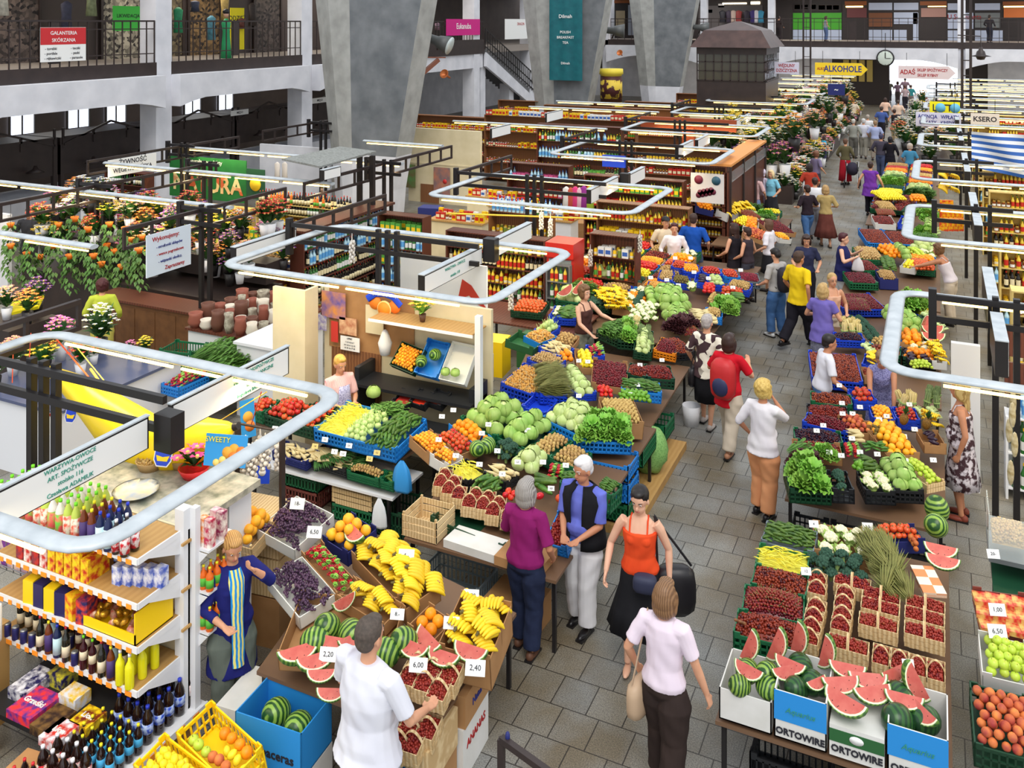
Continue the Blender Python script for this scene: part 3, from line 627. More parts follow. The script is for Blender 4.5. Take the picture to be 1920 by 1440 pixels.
# heaps of very small fruit: one uncountable mass per crate
ICV=None
def heap(kind,A,u,v,n,where,mound=.06,r=None,name=None,indiv=False,part=(0,0,1,1),stems=.25,inset=.02):
 r=r or dict(cherry=.0125,cherryd=.0125,straw=.015,currant=.008,chant=.018,beany=.03,sprout=.013,nut=.014,grain=.01,green=.012).get(kind,.0125)
 A=A+u*part[0]+v*part[1];u=u*(part[2]-part[0]);v=v*(part[3]-part[1])
 W,D=u.length,v.length;uh,vh,nh=u.normalized(),v.normalized(),n.normalized();sp=r*1.75
 nx,ny=int((W-2*inset)/sp),int((D-2*inset)/sp)
 base=MB().sph((0,0,0),1.0,nu=6,nv=4);bv=np.array(base.v);bf=base.f;nb=len(bv);rg=np.random.RandomState(hash_(where)%9999)
 V=[];fs=[];ms=[];c=0
 R=np.array([list(uh),list(vh),list(nh)])
 for L_ in range(2):
  for j in range(ny):
   for i in range(nx):
    if L_ and rg.rand()<.5:continue
    x=inset+(i+.5*(j%2)+.25+rg.uniform(-.3,.3))*sp;y=inset+(j+.5+rg.uniform(-.3,.3))*sp
    if x>W-inset or y>D-inset:continue
    m_=mound*(1-((x/W-.5)*2)**2)*(1-((y/D-.5)*2)**2)
    sc=np.array([1,1,1.0])*r*rg.uniform(.85,1.1)
    if kind=='beany':
     a=rg.uniform(-.9,.9);X=np.array([math.cos(a),math.sin(a),0]);sc3=(bv*np.array([.06,.006,.006]));pts=np.stack([sc3[:,0]*math.cos(a)-sc3[:,1]*math.sin(a),sc3[:,0]*math.sin(a)+sc3[:,1]*math.cos(a),sc3[:,2]+.02*np.cos(sc3[:,0]*20)],1)
    else:pts=bv*sc
    pts=pts+np.array([x,y,-r*.6+m_+L_*r+rg.uniform(-.3,.3)*r]);V.append(pts);
    fs+=[[q+c for q in f]for f in bf];c+=nb;ms+=[1 if rg.rand()<stems else 0]*len(bf)
# bed underneath
 k=8;bed=[]
 for j in range(k+1):
  for i in range(k+1):
   x=W*i/k;y=D*j/k;m_=mound*(1-((x/W-.5)*2)**2)*(1-((y/D-.5)*2)**2);x=min(max(x,.012),W-.012);y=min(max(y,.012),D-.012);bed.append((x,y,m_-r*1.2))
 V.append(np.array(bed));fs+=[[c+j*(k+1)+i,c+j*(k+1)+i+1,c+(j+1)*(k+1)+i+1,c+(j+1)*(k+1)+i]for j in range(k)for i in range(k)];ms+=[2]*(k*k)
 P=np.concatenate(V)@R+np.array(list(A))
 mm={'cherry':['cherry','cherryd'],'cherryd':['cherryd','cherry'],'straw':['straw','cherry'],'currant':['cherry','radish'],'beany':['beany','lemon'],'chant':['chant','mush'],'sprout':['dill','stalk'],'nut':['potato','mush'],'grain':['parsn','wasp'],'green':['cuke','lettuce'],'currantb':['eggp','cherryd'],'blueb':['eggp','grape']}[kind]
 me=bpy.data.meshes.new(name or kind);me.from_pydata(P.tolist(),[],fs)
 for m in(Mt[mm[0]],Mt[mm[1]],Mt[mm[0]]):me.materials.append(m)
 me.polygons.foreach_set('material_index',ms);me.polygons.foreach_set('use_smooth',[True]*len(fs));me.update()
 word={'cherry':'cherries','cherryd':'dark cherries','straw':'strawberries','currant':'red currants','beany':'yellow beans','chant':'chanterelles','sprout':'green pods','nut':'nuts','grain':'shelled seeds','green':'green gherkins','currantb':'black currants','blueb':'blueberries'}[kind]
 o=put(me,name or word.replace(' ','_')+'_heap');stuff(o,'heap of '+word+' '+where,word);return o
# containers
CRM=dict(green=flat('green_plastic',30,104,66,rough=0.4),dgreen=flat('dark_green_plastic',24,66,44,rough=0.4),blue=flat('blue_plastic',30,70,205,rough=0.4),lblue=flat('light_blue_plastic',34,130,215,rough=0.4),black=flat('black_plastic',34,36,40,rough=0.4),grey=flat('grey_plastic',110,122,128,rough=0.45),orange=flat('orange_plastic',238,140,30,rough=0.4),yellow=flat('yellow_plastic',250,208,20,rough=0.35),white=flat('white_tray',226,226,220,rough=0.5),red=flat('red_plastic',186,48,40),navy=flat('navy_card',36,44,110),redb=flat('brick_red_plastic',120,62,54),card=mat('brown_cardboard',(176,132,86),(164,120,76),scale=5,rough=0.8),wcard=mat('white_cardboard',(222,220,216),(210,208,202),scale=5,rough=0.8),bcard=flat('blue_printed_card',40,140,214),gcard=flat('green_printed_card',42,96,52),wood=M_woodl,whitew=flat('white_painted',225,226,230))
def frame3(pl,a,b,c,h=0):
 A,B,C_=pl(*a),pl(*b),pl(*c);u=B-A;v=C_-A;n=u.cross(v).normalized()
 if n.z<0:n=-n
 v=v-u*(v.dot(u)/u.length_squared)
 return A+n*h,u,v,n
def crate(kind,A,u,v,n,h,label,color='green',group=None,name=None,cat='crate',tall_back=0.0,notch=True):
 """an open box whose rim is the rectangle A, A+u, A+u+v, A+v, depth h below it"""
 W,D=u.length,v.length;M=frameM(A,u,v,n);t=.012;q=MB();cm=CRM[color]
 nm=name or{'plastic':'plastic_crate','wood':'wooden_crate','card':'cardboard_box','tray':'tray','punnet':'punnet'}[kind]
 o=empty(nm,(0,0,0),label,cat,group,M=M)
 if kind=='plastic':
  MB().box(0,0,-h,W,D,-h+t).obj('base',cm,o)
  q=MB()
  for(x0,y0,x1,y1,L_)in((0,0,W,t,'x'),(0,D-t,W,D,'x'),(0,0,t,D,'y'),(W-t,0,W,D,'y')):
   back=tall_back if(L_=='x' and y0>0)else 0
   q.box(x0,y0,-.03,x1,y1,0.0+back);q.box(x0,y0,-h,x1,y1,-h+.03)
   n_=max(2,int((x1-x0 if L_=='x' else y1-y0)/.05))
   for k in range(n_+1):
    if L_=='x':xx=min(x0+(x1-x0)*k/n_,x1-.012);q.box(xx,y0,-h,xx+.014,y1,-.02)
    else:yy=min(y0+(y1-y0)*k/n_,y1-.012);q.box(x0,yy,-h,x1,yy+.014,-.02)
   zz=-.03-(h-.06)*.5
   q.box(x0,y0,zz-.008,x1,y1,zz+.008)
  if notch:
   for(x,y)in((0,0),(W-.06,0),(0,D-.06),(W-.06,D-.06)):
    q.box(x,y if y==0 else y+.06-t,0,x+.06,(y+t)if y==0 else y+.06,.025);q.box(x if x==0 else x+.06-t,y,0,x+t if x==0 else x+.06,y+.06,.025)
  q.obj('sides',cm,o)
 elif kind=='wood':
  MB().box(0,0,-h,W,D,-h+.006).obj('base',M_woodl,o);q=MB();k=max(2,int(h/.06));sh=h/k
  for i in range(k):
   z0=-h+i*sh+.006;z1=z0+sh*.82
   q.box(0,0,z0,W,.008,z1);q.box(0,D-.008,z0,W,D,z1);q.box(0,0,z0,.008,D,z1);q.box(W-.008,0,z0,W,D,z1)
  for(x,y)in((.008,.008),(W-.03,.008),(.008,D-.03),(W-.03,D-.03)):q.box(x,y,-h,x+.022,y+.022,.02)
  q.obj('slats',M_woodl,o)
 elif kind in('card','tray'):
  MB().box(0,0,-h,W,D,-h+.006).obj('base',cm,o);q=MB();e=.0
  q.box(0,0,-h,W,.008,0);q.box(0,D-.008,-h,W,D,tall_back);q.box(0,0,-h,.008,D,0);q.box(W-.008,0,-h,W,D,0)
  if kind=='card' and notch:
   for(x,y)in((0,0),(W-.07,0),(0,D-.07),(W-.07,D-.07)):q.box(x,y if y==0 else y+.062,0,x+.07,y+.008 if y==0 else y+.07,.035)
  q.obj('sides',cm,o)
 elif kind=='punnet':
  q=MB();tw=.01
  for i in range(3):
   z0=-h+i*h/3;z1=z0+h/3*.92
   k=max(3,int(W/.035));
   q.box(0,0,z0,W,.004,z1);q.box(0,D-.004,z0,W,D,z1);q.box(0,0,z0,.004,D,z1);q.box(W-.004,0,z0,W,D,z1)
   for kk in range(k):
    if(kk+i)%2:x0=W*kk/k;q.box(x0,-.003,z0,x0+W/k,0,z1);
   k2=max(3,int(D/.035))
   for kk in range(k2):
    if(kk+i)%2:y0=D*kk/k2;q.box(W,y0,z0,W+.003,y0+D/k2,z1);q.box(-.003,y0,z0,0,y0+D/k2,z1)
  q.box(0,0,-h,W,D,-h+.004);q.obj('woven_sides',M_woodl,o)
  q=MB();k=10;pts=[(W/2,D*i/k,.085*math.sin(PI*i/k)**.8-.01)for i in range(k+1)]
  if D>=W:
   pts=[(W*i/k,D/2,.085*math.sin(PI*i/k)**.8-.01)for i in range(k+1)]
  for a,b in zip(pts,pts[1:]):q.bar(a,b,.022,.004,up=(0,0,1)if D<W else(0,0,1))
  q.obj('handle',M_woodl,o)
 return o
TAGN=[0]
def tag_(p,facing,n,label=None,s=.07,ink=True,col=None,tent=False,where='',write='4,50'):
 """a folded or flat price card standing at p"""
 z=Vector(facing).normalized();up=Vector(n).normalized();x=up.cross(z).normalized();z=x.cross(up)
 tilt=Matrix.Rotation(-.5,4,'X');M=frameM(Vector(p),x,up,z)@tilt
 o=MB().box(-s*.65,-s*.45,-.001,s*.65,s*.45,.001)
 if tent:o.slab([(-s*.65,s*.45,0),(s*.65,s*.45,0),(s*.65,-s*.2,-s*.6),(-s*.65,-s*.2,-s*.6)],.002)
 ob=o.obj('price_card',col or M_paper,M=M);T(ob,label or 'small white price card '+where,'price card','price cards on the produce')
 if ink:text(write,s*.44,Matrix.Translation((0,0,.002)),M_ink,ob,name='figures')
 return ob
def crate_px(pl,a,b,c,kind,color,h,lab,goods=None,where=None,lift=0,**k):
 A,u,v,n=frame3(pl,a,b,c,lift);o=crate(kind,A,u,v,n,h,lab,color)
 if goods:
  gk=dict(k);f=gk.pop('heap',False)
  if f:heap(goods,A,u,v,n,where,**gk)
  else:fill(goods,A,u,v,n,where,**gk)
 return A,u,v,n
def table(name,pts,z,label,m=None,legs=True,th=.03,cloth=None,legm=None,group=None,cat='table'):
 """a trestle table: corners (x, y), top height z (number or list per corner)"""
 zz=z if hasattr(z,'__len__')else[z]*len(pts)
 cx=sum(p[0]for p in pts)/len(pts);cy=sum(p[1]for p in pts)/len(pts)
 r=empty(name,(cx,cy,0),label,cat,group)
 P=[Vector((p[0]-cx,p[1]-cy,q))for p,q in zip(pts,zz)]
 MB().slab(P,th if(P[1]-P[0]).cross(P[2]-P[1]).z>0 else-th).obj('table_top',m or M_wood,r)
 if legs:
  for p in P:
   x,y=p.x*.94,p.y*.94;MB().box(x-.018,y-.018,0,x+.018,y+.018,p.z-th).obj('leg',legm or M_black,r)
 return r
# canopy frames over the stalls
def loop(xl,xr,y0,y1,z,label,open_left=False,group='aluminium light frames over the stalls',w=.085,lights=True,tm=None):
 """rounded aluminium channel carrying fluorescent tubes"""
 r=empty('light_fixture',(xr,y0,z),label,'light frame',group);rc=.28;X0,X1,Y0,Y1=xl-xr,0,0,y1-y0
 def arc(cx,cy,a0):return[(cx+rc*math.cos(a0+k*PI/8),cy+rc*math.sin(a0+k*PI/8),0)for k in range(5)]
 pts=arc(X1-rc,Y0+rc,-PI/2)+arc(X1-rc,Y1-rc,0)+(arc(X0+rc,Y1-rc,PI/2)+arc(X0+rc,Y0+rc,PI)if not open_left else[])
 if open_left:pts=[(X0,Y0,0)]+pts+[(X0,Y1,0)]
 MB().tube(pts,w,8,flat=.38,closed=not open_left).obj('channel',M_alu,r)
 if lights:
  L_=-X0-.6;n=max(1,int(L_/1.35))
  for yy in(Y0,Y1):
   light('tube_light','AREA',(xr+X0/2,y0+yy,z-.12),26,(1,.82,.5),shape='RECTANGLE',size=L_,size_y=.1)
   for k in range(n):
    x0=X0+.35+k*L_/n;MB().tube([(x0,yy-.045,-.06),(x0+L_/n-.12,yy-.045,-.06)],.015,6).obj('fluorescent_tube',tm or M_tube,r)
 return r
def channel(p0,p1,label,w=.085,lights=True,both=True):
 p0,p1=Vector(p0),Vector(p1);d=p1-p0;r=empty('light_fixture',p0,label,'light channel','straight light channels over the left stalls')
 MB().tube([(0,0,0),d],w,8,flat=.42).obj('channel',M_alu,r)
 if lights:
  n=max(1,int(d.length/1.35));m=p0+d/2;light('tube_light','AREA',(m.x,m.y,m.z-.12),8*d.length,(1,.82,.5),shape='RECTANGLE',size=d.length,size_y=.1)
  for k in range(n):
   a=d*((k+.05)/n);b=d*((k+.95)/n);o=Vector((0,-.045,-.06));MB().tube([a+o,b+o],.015,6).obj('fluorescent_tube',M_tube,r)
 return r
def board(X,near,far,label,th=.10,lines=None,size=.09,face=None,side=1):
 """a sign board hanging parallel to the aisle: near / far = (px, py_top, py_bottom)"""
 a,b=QX(near[0],near[1],X),QX(near[0],near[2],X);c,d=QX(far[0],far[1],X),QX(far[0],far[2],X)
 y0,y1=a.y,c.y;z1=(a.z+c.z)/2;z0=(b.z+d.z)/2
 return board3(X,y0,y1,z0,z1,label,th,lines,size)
def board3(X,y0,y1,z0,z1,label,th=.10,lines=None,size=.09,lx=.5):
 r=empty('sign_board',(X,y0,z0),label,'sign board');H,L_=z1-z0,y1-y0
 MB().box(-th,.01,.01,-.004,L_-.01,H-.012).obj('frame',M_black,r)
 MB().box(-.004,0.03,.02,0,L_-.03,H-.03).obj('face',M_paper,r,);MB().box(-th,0,H-.012,.002,L_,H).obj('top_channel',M_alu,r)
 if lines:
  lines=[l for l in lines];n=len(lines);lh=H*.84/n
  for i,t in enumerate(lines):
   zc=H*.92-lh*(i+.5);text(t,size,upright((.003,L_*lx,zc),(1,0,0)),M_inkg,r)
 return r
def hbox(X,y,z0,z1,label,w=.2,d=.16):
 o=MB().box(-w/2,-d/2,0,w/2,d/2,z1-z0);o=o.obj('junction_box',M_black);o.location=(X,y,z0);T(o,label,'box');return o
def gantry(xp,y,xr,xl,label,z=2.78,h=2.85,dx=(0,-.17,.17)):
 """posts with paired cross beams"""
 r=empty('stall_gantry',(xp,y,0),label,'gantry','dark steel gantries of the stalls')
 for d in dx:MB().box(d-.035,-.035,0,d+.035,.035,h).obj('post',M_black,r)
 for zz in(z,z-.26):
  for yy in(-.06,):MB().box(xl-xp,yy-.025,zz-.035,xr-xp,yy+.025,zz+.035).obj('beam',M_black,r)
 MB().box(xl-xp,-.1,z-.5,xl-xp+.09,.0,z+.1).obj('end_bracket',M_black,r)
 return r
def side_rail(X,y0,y1,z,label,h=.36,n=None):
 r=empty('canopy_rail',(X,y0,z),label,'rail','dark rails along the stall canopies');L_=y1-y0
 MB().box(-.03,0,h-.06,.03,L_,h).obj('top_bar',M_dark,r);MB().box(-.03,0,0,.03,L_,.05).obj('bottom_bar',M_dark,r)
 n=n or max(2,int(L_/.55));me=MB().box(-.022,-.022,0,.022,.022,h).mesh('baluster',[M_dark])
 for k in range(n+1):put(me,'baluster',r,loc=(0,L_*k/n,0))
 return r
posn=['nearest','second','third','fourth','fifth','sixth','seventh','eighth','ninth','tenth']
# row beside the aisle, left of it
LY=[4.13,9.85,15.55,21.8,27.6,33.6,39.4,45.4]
for i,y in enumerate(LY):
 xl=-9.15 if i else-8.9
 loop(xl,-4.95,y,y+2.75,2.68,'rounded aluminium light frame left of the aisle, %s from the camera'%posn[i],tm=M_tube)
 if i:gantry(-7.78,y+2.15 if i>1 else 12.0,-6.15,-9.7,'dark gantry carrying the %s light frame left of the aisle'%posn[i])
 if i in(1,2,3,4,5):side_rail(-9.62,y+2.15,y+4.9,2.44,'dark canopy rail behind the %s light frame left of the aisle'%posn[i])
gantry(-7.78,5.98,-6.15,-9.2,'dark gantry with a banana boat tied behind it, nearest the camera')
side_rail(-9.1,6.1,7.45,2.5,'short dark rail above the potted flowers, nearest the camera',n=2)
board3(-6.2,3.7,5.80,2.39,2.69,'white stall sign nearest the camera, with a grocer name in green',lines=['WARZYWA-OWOCE','ART. SPOŻYWCZE','stoisko 116','Czesława ADAMIUK'],size=.05,lx=.62,th=.05)
board3(-6.2,6.04,7.68,2.38,2.69,'white stall sign beyond the black box, reading ART. OGÓLNOSPOŻYWCZE',lines=['ART. OGÓLNOSPOŻYWCZE','KRAJOWE I ZAGRANICZNE','stoisko 115','Bogusława BARTOSZKO'],size=.047,lx=.66,th=.05)
hbox(-6.1,5.92,2.36,2.68,'black junction box between the two nearest white signs')
board(-6.3,(795,515,553),(905,462,497),'white stall sign above the shelf of flowers, nearer half',lines=['WARZYWA - OWOCE','stoisko 110'],size=.06)
board(-6.3,(928,452,487),(998,415,446),'white stall sign pointing at the red drinks fridge, farther half')
q=QX(915,485,-6.25);hbox(-6.2,q.y,q.z-.03,q.z+.32,'grey junction box between the signs left of the red fridge')
board(-9.75,(441,465,500),(557,425,460),'blank white sign above the pots and garlic pale wall')
board(-6.3,(1108,354,382),(1160,331,358),'white sign left of the grey box above the brown jar shelves, nearer half')
board(-6.3,(1178,327,350),(1210,313,338),'white sign right of the grey box above the brown jar shelves, farther half')
q=QX(1168,350,-6.25);hbox(-6.2,q.y,q.z-.03,q.z+.30,'grey junction box above the brown jar shelves')
board(-6.3,(1272,275,299),(1301,263,285),'white sign beside the blue carrier bag, nearer half')
board(-6.3,(1309,261,280),(1331,252,270),'white sign beyond the blue carrier bag, farther half')
board(-6.3,(1369,232,247),(1408,212,226),'white sign over the flower stall with the rust red beam')
board(-10.8,(1082-160,240,260),(958,232,252),'small white sign left of the bottle shelf',th=.06)
board(-11.5,(1025,213,231),(1056,204,222),'small white sign beside the second concrete pillar',th=.06)
board(-11.55,(607,317,341),(640,312,330),'white sign under the grey sheet roof on the nearest pillar',th=.1)
# grey sheet roof hung on the nearest pillar
q=QX(607,316,-11.6)
o=MB();o.slab([(-11.7,q.y,q.z),(-11.7,q.y+2.1,q.z+.05),(-12.7,q.y+2.1,q.z+.1),(-12.7,q.y,q.z+.1)],-.04);T(o.obj('canopy_sheet',mat('weathered_sheet',(150,152,148),(116,118,114),scale=20,rough=.7)),'weathered grey sheet canopy in front of the nearest concrete pillar','canopy')
o=MB();[o.box(-12.1+d,q.y+1.9,0,-12.0+d,q.y+2.0,q.z)for d in(0,.35)];T(o.obj('canopy_post',M_black),'pair of black posts holding the grey sheet canopy','post')
# right of the aisle
RY=[9.66,15.71,21.71,27.7,33.7,39.7,45.7,51.7]
for i,y in enumerate(RY):
 loop(9.0,-.45,y,y+2.85,2.68,'rounded aluminium light frame right of the aisle, %s from the camera'%posn[i])if False else None
 r=empty('light_fixture',(-.45,y,2.68),'rounded aluminium light frame right of the aisle, %s from the camera'%posn[i],'light frame','aluminium light frames over the stalls')
 rc=.25;W_=8.5;D_=2.85
 pts=[(W_,0,0)]+[(rc-rc*math.sin(k*PI/8),rc-rc*math.cos(k*PI/8),0)for k in range(5)]+[(rc-rc*math.cos(k*PI/8),D_-rc+rc*math.sin(k*PI/8),0)for k in range(5)]+[(W_,D_,0)]
 MB().tube(pts,.088,8,flat=.38).obj('channel',M_alu,r)
 for yy in(0,D_):
  light('tube_light','AREA',(-.45+4.3,y+yy,2.56),45,(1,.82,.5),shape='RECTANGLE',size=7.5,size_y=.1)
  for k in range(5):MB().tube([(.5+k*1.5,yy-.045,-.06),(1.85+k*1.5,yy-.045,-.06)],.015,6).obj('fluorescent_tube',M_tube,r)
 y2=y+2.5
 gantry(.62,y2,1.2,-.1,'dark gantry post carrying the %s light frame right of the aisle'%posn[i],dx=(0,.22))
 if i<5:
  board3(.68,y+1.2,y2-.25,2.34,2.74,'grey edged sign seen end on, %s right of the aisle, nearer half'%posn[i],th=.13)
  board3(.68,y2+.15,y2+1.9,2.34,2.74,'grey edged sign seen end on, %s right of the aisle, farther half'%posn[i],th=.13)
# far left row: straight channels
for y,xl,xr,l in[(9.8,-19.5,-11.63,'above the hanging flower pots at the left edge'),(12.95,-19,-11.8,'ending near the brown rail over the flower stall'),(15.78,-18.35,-11.6,'starting beside the vegetarian food sign'),(18.7,-18.6,-11.7,'crossing in front of the green banner top'),(21.9,-15.0,-12.4,'ending at the nearest concrete pillar'),(27.6,-15.2,-9.6,'above the plain cream wall behind the pillar'),(33.6,-15,-9.6,'over the boxes behind the pillar'),(36.5,-15,-9.6,'over the stall beneath the staircase')]:
 channel((xl,y,2.68),(xr,y,2.68),'straight light channel '+l)
for(y0,y1,X,l)in[(10.6,14.6,-11.9,'over the pot stall left of the handwritten sign'),(15.2,18.2,-11.9,'in front of the yellow lit grocery shelves'),(18.6,21.5,-11.9,'just left of the grey sheet canopy'),(10.0,16.6,-15.6,'above the hanging flowers'),(15.4,20.6,-18.5,'beside the vegetarian food sign'),(22,27,-18.8,'below the left gallery column')]:
 side_rail(X,y0,y1,2.42,'dark canopy rail '+l)
for x,y,l in[(-11.9,12.3,'left of the handwritten sign'),(-15.6,13.2,'among the hanging flowers'),(-15.6,16.2,'in front of the white cupboard'),(-11.9,18.2,'beside the grocery shelves'),(-18.5,18.4,'beside the green banner'),(-18.5,24.5,'behind the green banner')]:
 gantry(x,y,x+.5,x-.5,'dark canopy post '+l,dx=(0,.2))
# people
def loft(q,secs,n=14):
 """secs: (centre, rx, ry, axis x, axis y) closed at both ends"""
 vs=[]
 for c,rx,ry,ax,ay in secs:
  for k in range(n):
   a=2*PI*k/n;vs.append(c+ax*(rx*math.cos(a))+ay*(ry*math.sin(a)))
 fs=[(i*n+k,i*n+(k+1)%n,(i+1)*n+(k+1)%n,(i+1)*n+k)for i in range(len(secs)-1)for k in range(n)]
 fs+=[tuple(range(n))[::-1],tuple(range(len(secs)*n-n,len(secs)*n))]
 q.add(vs,fs,0,True)
def fuse(q,name,m,parent,voxel,smooth=3,wob=0):
 me=q.mesh(name,[m]);o=bpy.data.objects.new(name,me)
 md=o.modifiers.new('r','REMESH');md.mode='VOXEL';md.voxel_size=voxel;md.use_smooth_shade=True
 if smooth:ms=o.modifiers.new('s','SMOOTH');ms.factor=.5;ms.iterations=smooth
 m2=bake(o);o.modifiers.clear();COL.objects.link(o)
 if not len(m2.materials):m2.materials.append(m)
 if wob:
  n=len(m2.vertices);co=np.empty(n*3,'f');no=np.empty(n*3,'f');m2.vertices.foreach_get('co',co);m2.vertices.foreach_get('normal',no);co=co.reshape(-1,3);no=no.reshape(-1,3)
  f=np.sin(co[:,0]*21+co[:,2]*13+1.3)*np.sin(co[:,2]*27+co[:,1]*19)+.6*np.sin(co[:,0]*47+co[:,2]*31)
  co=co+no*(f*wob)[:,None];m2.vertices.foreach_set('co',co.astype('f').ravel())
 m2.polygons.foreach_set('use_smooth',[True]*len(m2.polygons));m2.update()
 o.data=m2;m2.name=name;o.parent=parent;bpy.data.meshes.remove(me);return o
def ik(a,b,l1,l2,pole):
 d=b-a;L_=min(d.length,(l1+l2)*.999);dn=d.normalized();x=(l1*l1-l2*l2+L_*L_)/(2*L_);h=math.sqrt(max(0,l1*l1-x*x))
 p=(pole-dn*pole.dot(dn)).normalized();return a+dn*x+p*h,a+dn*L_
SKIN=dict(a=mat('skin',(214,160,128),(204,146,114),scale=6,rough=.55),b=mat('tanned_skin',(196,136,102),(184,124,92),scale=6,rough=.55),c=mat('pale_skin',(226,178,150),(216,164,136),scale=6,rough=.55))
def cloth(name,c,c2=None,**k):k.setdefault('rough',.85);k.setdefault('spec',.15);return mat('cloth_'+name,c,c2,**k)
PLIST=[]
def person(px,py,H,head,label,top,bottom,hair,sk='a',sex='f',lod=1,lean=0,arms=((.12,.12,-.5),(.12,.12,-.5)),feet=(0,0),sleeve=.5,hem=.0,skirt=None,legs=True,shoes=None,hairstyle='short',fat=1.0,neckline=0,look=0,nod=0,pos=None,vest=None,apron=None,topname='shirt',hand_abs=False,legw=1.0,strap=False,glasses=False,z0=0):
 """px, py = where the feet stand in the picture; head = compass heading, 0 away along the aisle, 90 to the right"""
 P=Q(px,py)if pos is None else Vector(pos);P.z=z0;s=H/1.70;vox={0:.0075,1:.0125,2:.02,3:.032}[lod]
 o=empty('person',P,label,'person','people in the market',rz=-math.radians(head));skm=SKIN[sk]
 X,Y,Z=Vector((1,0,0)),Vector((0,1,0)),Vector((0,0,1));f=sex=='f';V=Vector
 la=math.radians(lean);Rl=Matrix.Rotation(-la,3,'X');hipc=V((0,0,.90*s))
 def L(p):p=V(p)*s;return hipc+Rl@(p-hipc)if p.z>hipc.z else p
 ax,ay=X,Rl@Y;az=Rl@Z
 sw=(.165 if f else .195)*s*(1+max(0,fat-1.15)*.9);fw=fat
 tors=[(.80,.10,.08),(.86,.155,.115),(.94,.165 if f else .155,.12),(1.06,.125 if f else .14,.098),(1.20,.135 if f else .155,.105),(1.30,.15 if f else .175,.108),(1.38,.13 if f else .155,.085),(1.425,.075,.065)]
 def tsec(i0,i1,inf,zs=None):
  out=[]
  for z,rx,ry in tors[i0:i1]:
   c=L((0,.012 if z>1.1 and z<1.35 and f else 0,z));fa=fw if .82<z<1.25 else 1+(fw-1)*.4
   out.append((c,rx*s*fa+inf,ry*s*fa+inf,ax,ay))
  return out
 hc=L((0,.025,1.585));hr=Matrix.Rotation(-math.radians(look),3,'Z')@Matrix.Rotation(-la*.4-math.radians(nod),3,'X')
# legs
 hipz=.90*s;lj=[]
 for i,sx in enumerate((-1,1)):
  hip=V((sx*.088*s,0,hipz-.02*s));ft=V((sx*(.095 if abs(feet[i])<.2 else .07)*s,feet[i],.075*s+(max(0,-feet[i])*.25 if feet[i]<-.2 else 0)))
  if(ft-hip).length>.808*s:ft=hip+(ft-hip).normalized()*.808*s
  kn,an=ik(hip,ft,.41*s,.402*s,Y);lj.append((hip,kn,an))
 if z0==0 and lj:
  pass
# arms
 aj=[]
 for i,sx in enumerate((-1,1)):
  sh=L((sx*sw/s,0,1.375));t=arms[i]
  if hand_abs:tgt=V((t[0],t[1],t[2]))
  else:tgt=sh+V((sx*t[1],t[0],t[2]))*s
  el,wr=ik(sh,tgt,.285*s,.25*s,V((sx*.55,-.55,-.6)));aj.append((sh,el,wr))
 q=MB()
 loft(q,tsec(0,8,-.004));hb=.07*s
 loft(q,[(L((0,0,1.36)),.07*s,.06*s,ax,ay),(L((0,.002,1.43)),.056*s,.055*s,ax,ay),(L((0,.012,1.50)),.05*s,.052*s,ax,ay),(hc+hr@V((0,0,-.03))*s,.05*s,.05*s,hr@X,hr@Y)])
 k_=s*1.1;fw=fw*1.04
 def hp(x,y,z):return hc+hr@(V((x,y,z))*k_)
 q.sph(hc+hr@V((0,-.008,.02))*k_,(.074*k_,.092*k_,.09*k_),nu=14,nv=10,rot=hr)
 q.sph(hp(0,.022,-.05),(.055*k_,.06*k_,.065*k_),nu=12,nv=8,rot=hr)
 q.sph(hp(0,.052,-.088),(.024*k_,.022*k_,.02*k_),nu=8,nv=6,rot=hr)
 if lod<3:
  q.sph(hp(0,.088,-.028),(.012*k_,.017*k_,.02*k_),nu=8,nv=6,rot=hr);q.sph(hp(0,.078,.0),(.008*k_,.01*k_,.025*k_),nu=6,nv=5,rot=hr)
  for sx in(-1,1):q.sph(hp(sx*.075,-.008,-.015),(.009*k_,.017*k_,.028*k_),nu=7,nv=6,rot=hr);q.sph(hp(sx*.03,.066,.022),(.022*k_,.012*k_,.008*k_),nu=7,nv=5,rot=hr)
 for i,(sh,el,wr)in enumerate(aj):
  sx=(-1,1)[i];q.tube([sh-X*sx*.02,sh+(el-sh)*.25,el+(sh-el)*.1,el,el+(wr-el)*.3,wr],[.05*s,.047*s*(1 if f else 1.12),.038*s,.036*s,.037*s,.025*s],10)
  d=(wr-el).normalized();side=d.cross(V((0,0,1)));side=side.normalized()if side.length>.1 else X*sx
  pn=side.cross(d).normalized();pn=pn if pn.z<.0 or True else-pn
  if d.z<-.6:side,pn=Y.copy(),-X*sx
  hl=.085*s;hb_=wr+d*.02*s
  loft(q,[(wr-d*.01,.024*s,.020*s,side,pn),(wr+d*.03*s,.036*s,.017*s,side,pn),(wr+d*hl,.04*s,.014*s,side,pn),(wr+d*(hl+.012*s),.036*s,.010*s,side,pn)],10)
  if lod<2:
   curlv=pn*(1 if d.z>-.6 else 1)
   for j,(off,ln)in enumerate(((-.029,.066),(-.010,.076),(.010,.07),(.028,.055))):
    b=wr+d*(hl-.01*s)+side*off*s;p1=b+(d*.93+curlv*.3).normalized()*ln*.5*s;p2=p1+(d*.6+curlv*.8).normalized()*ln*.55*s
    q.tube([b,p1,p2],[.0095*s,.0088*s,.0070*s],7)
   ts=-1 if d.z>-.6 else 1
   ts=ts if d.z>-.6 else 1;b=wr+d*.025*s+side*ts*.03*s;q.tube([b,b+(d+side*ts*.8).normalized()*.035*s,b+(d*1.2+side*ts*.5+curlv*.3).normalized()*.062*s],[.012*s,.010*s,.008*s],7)
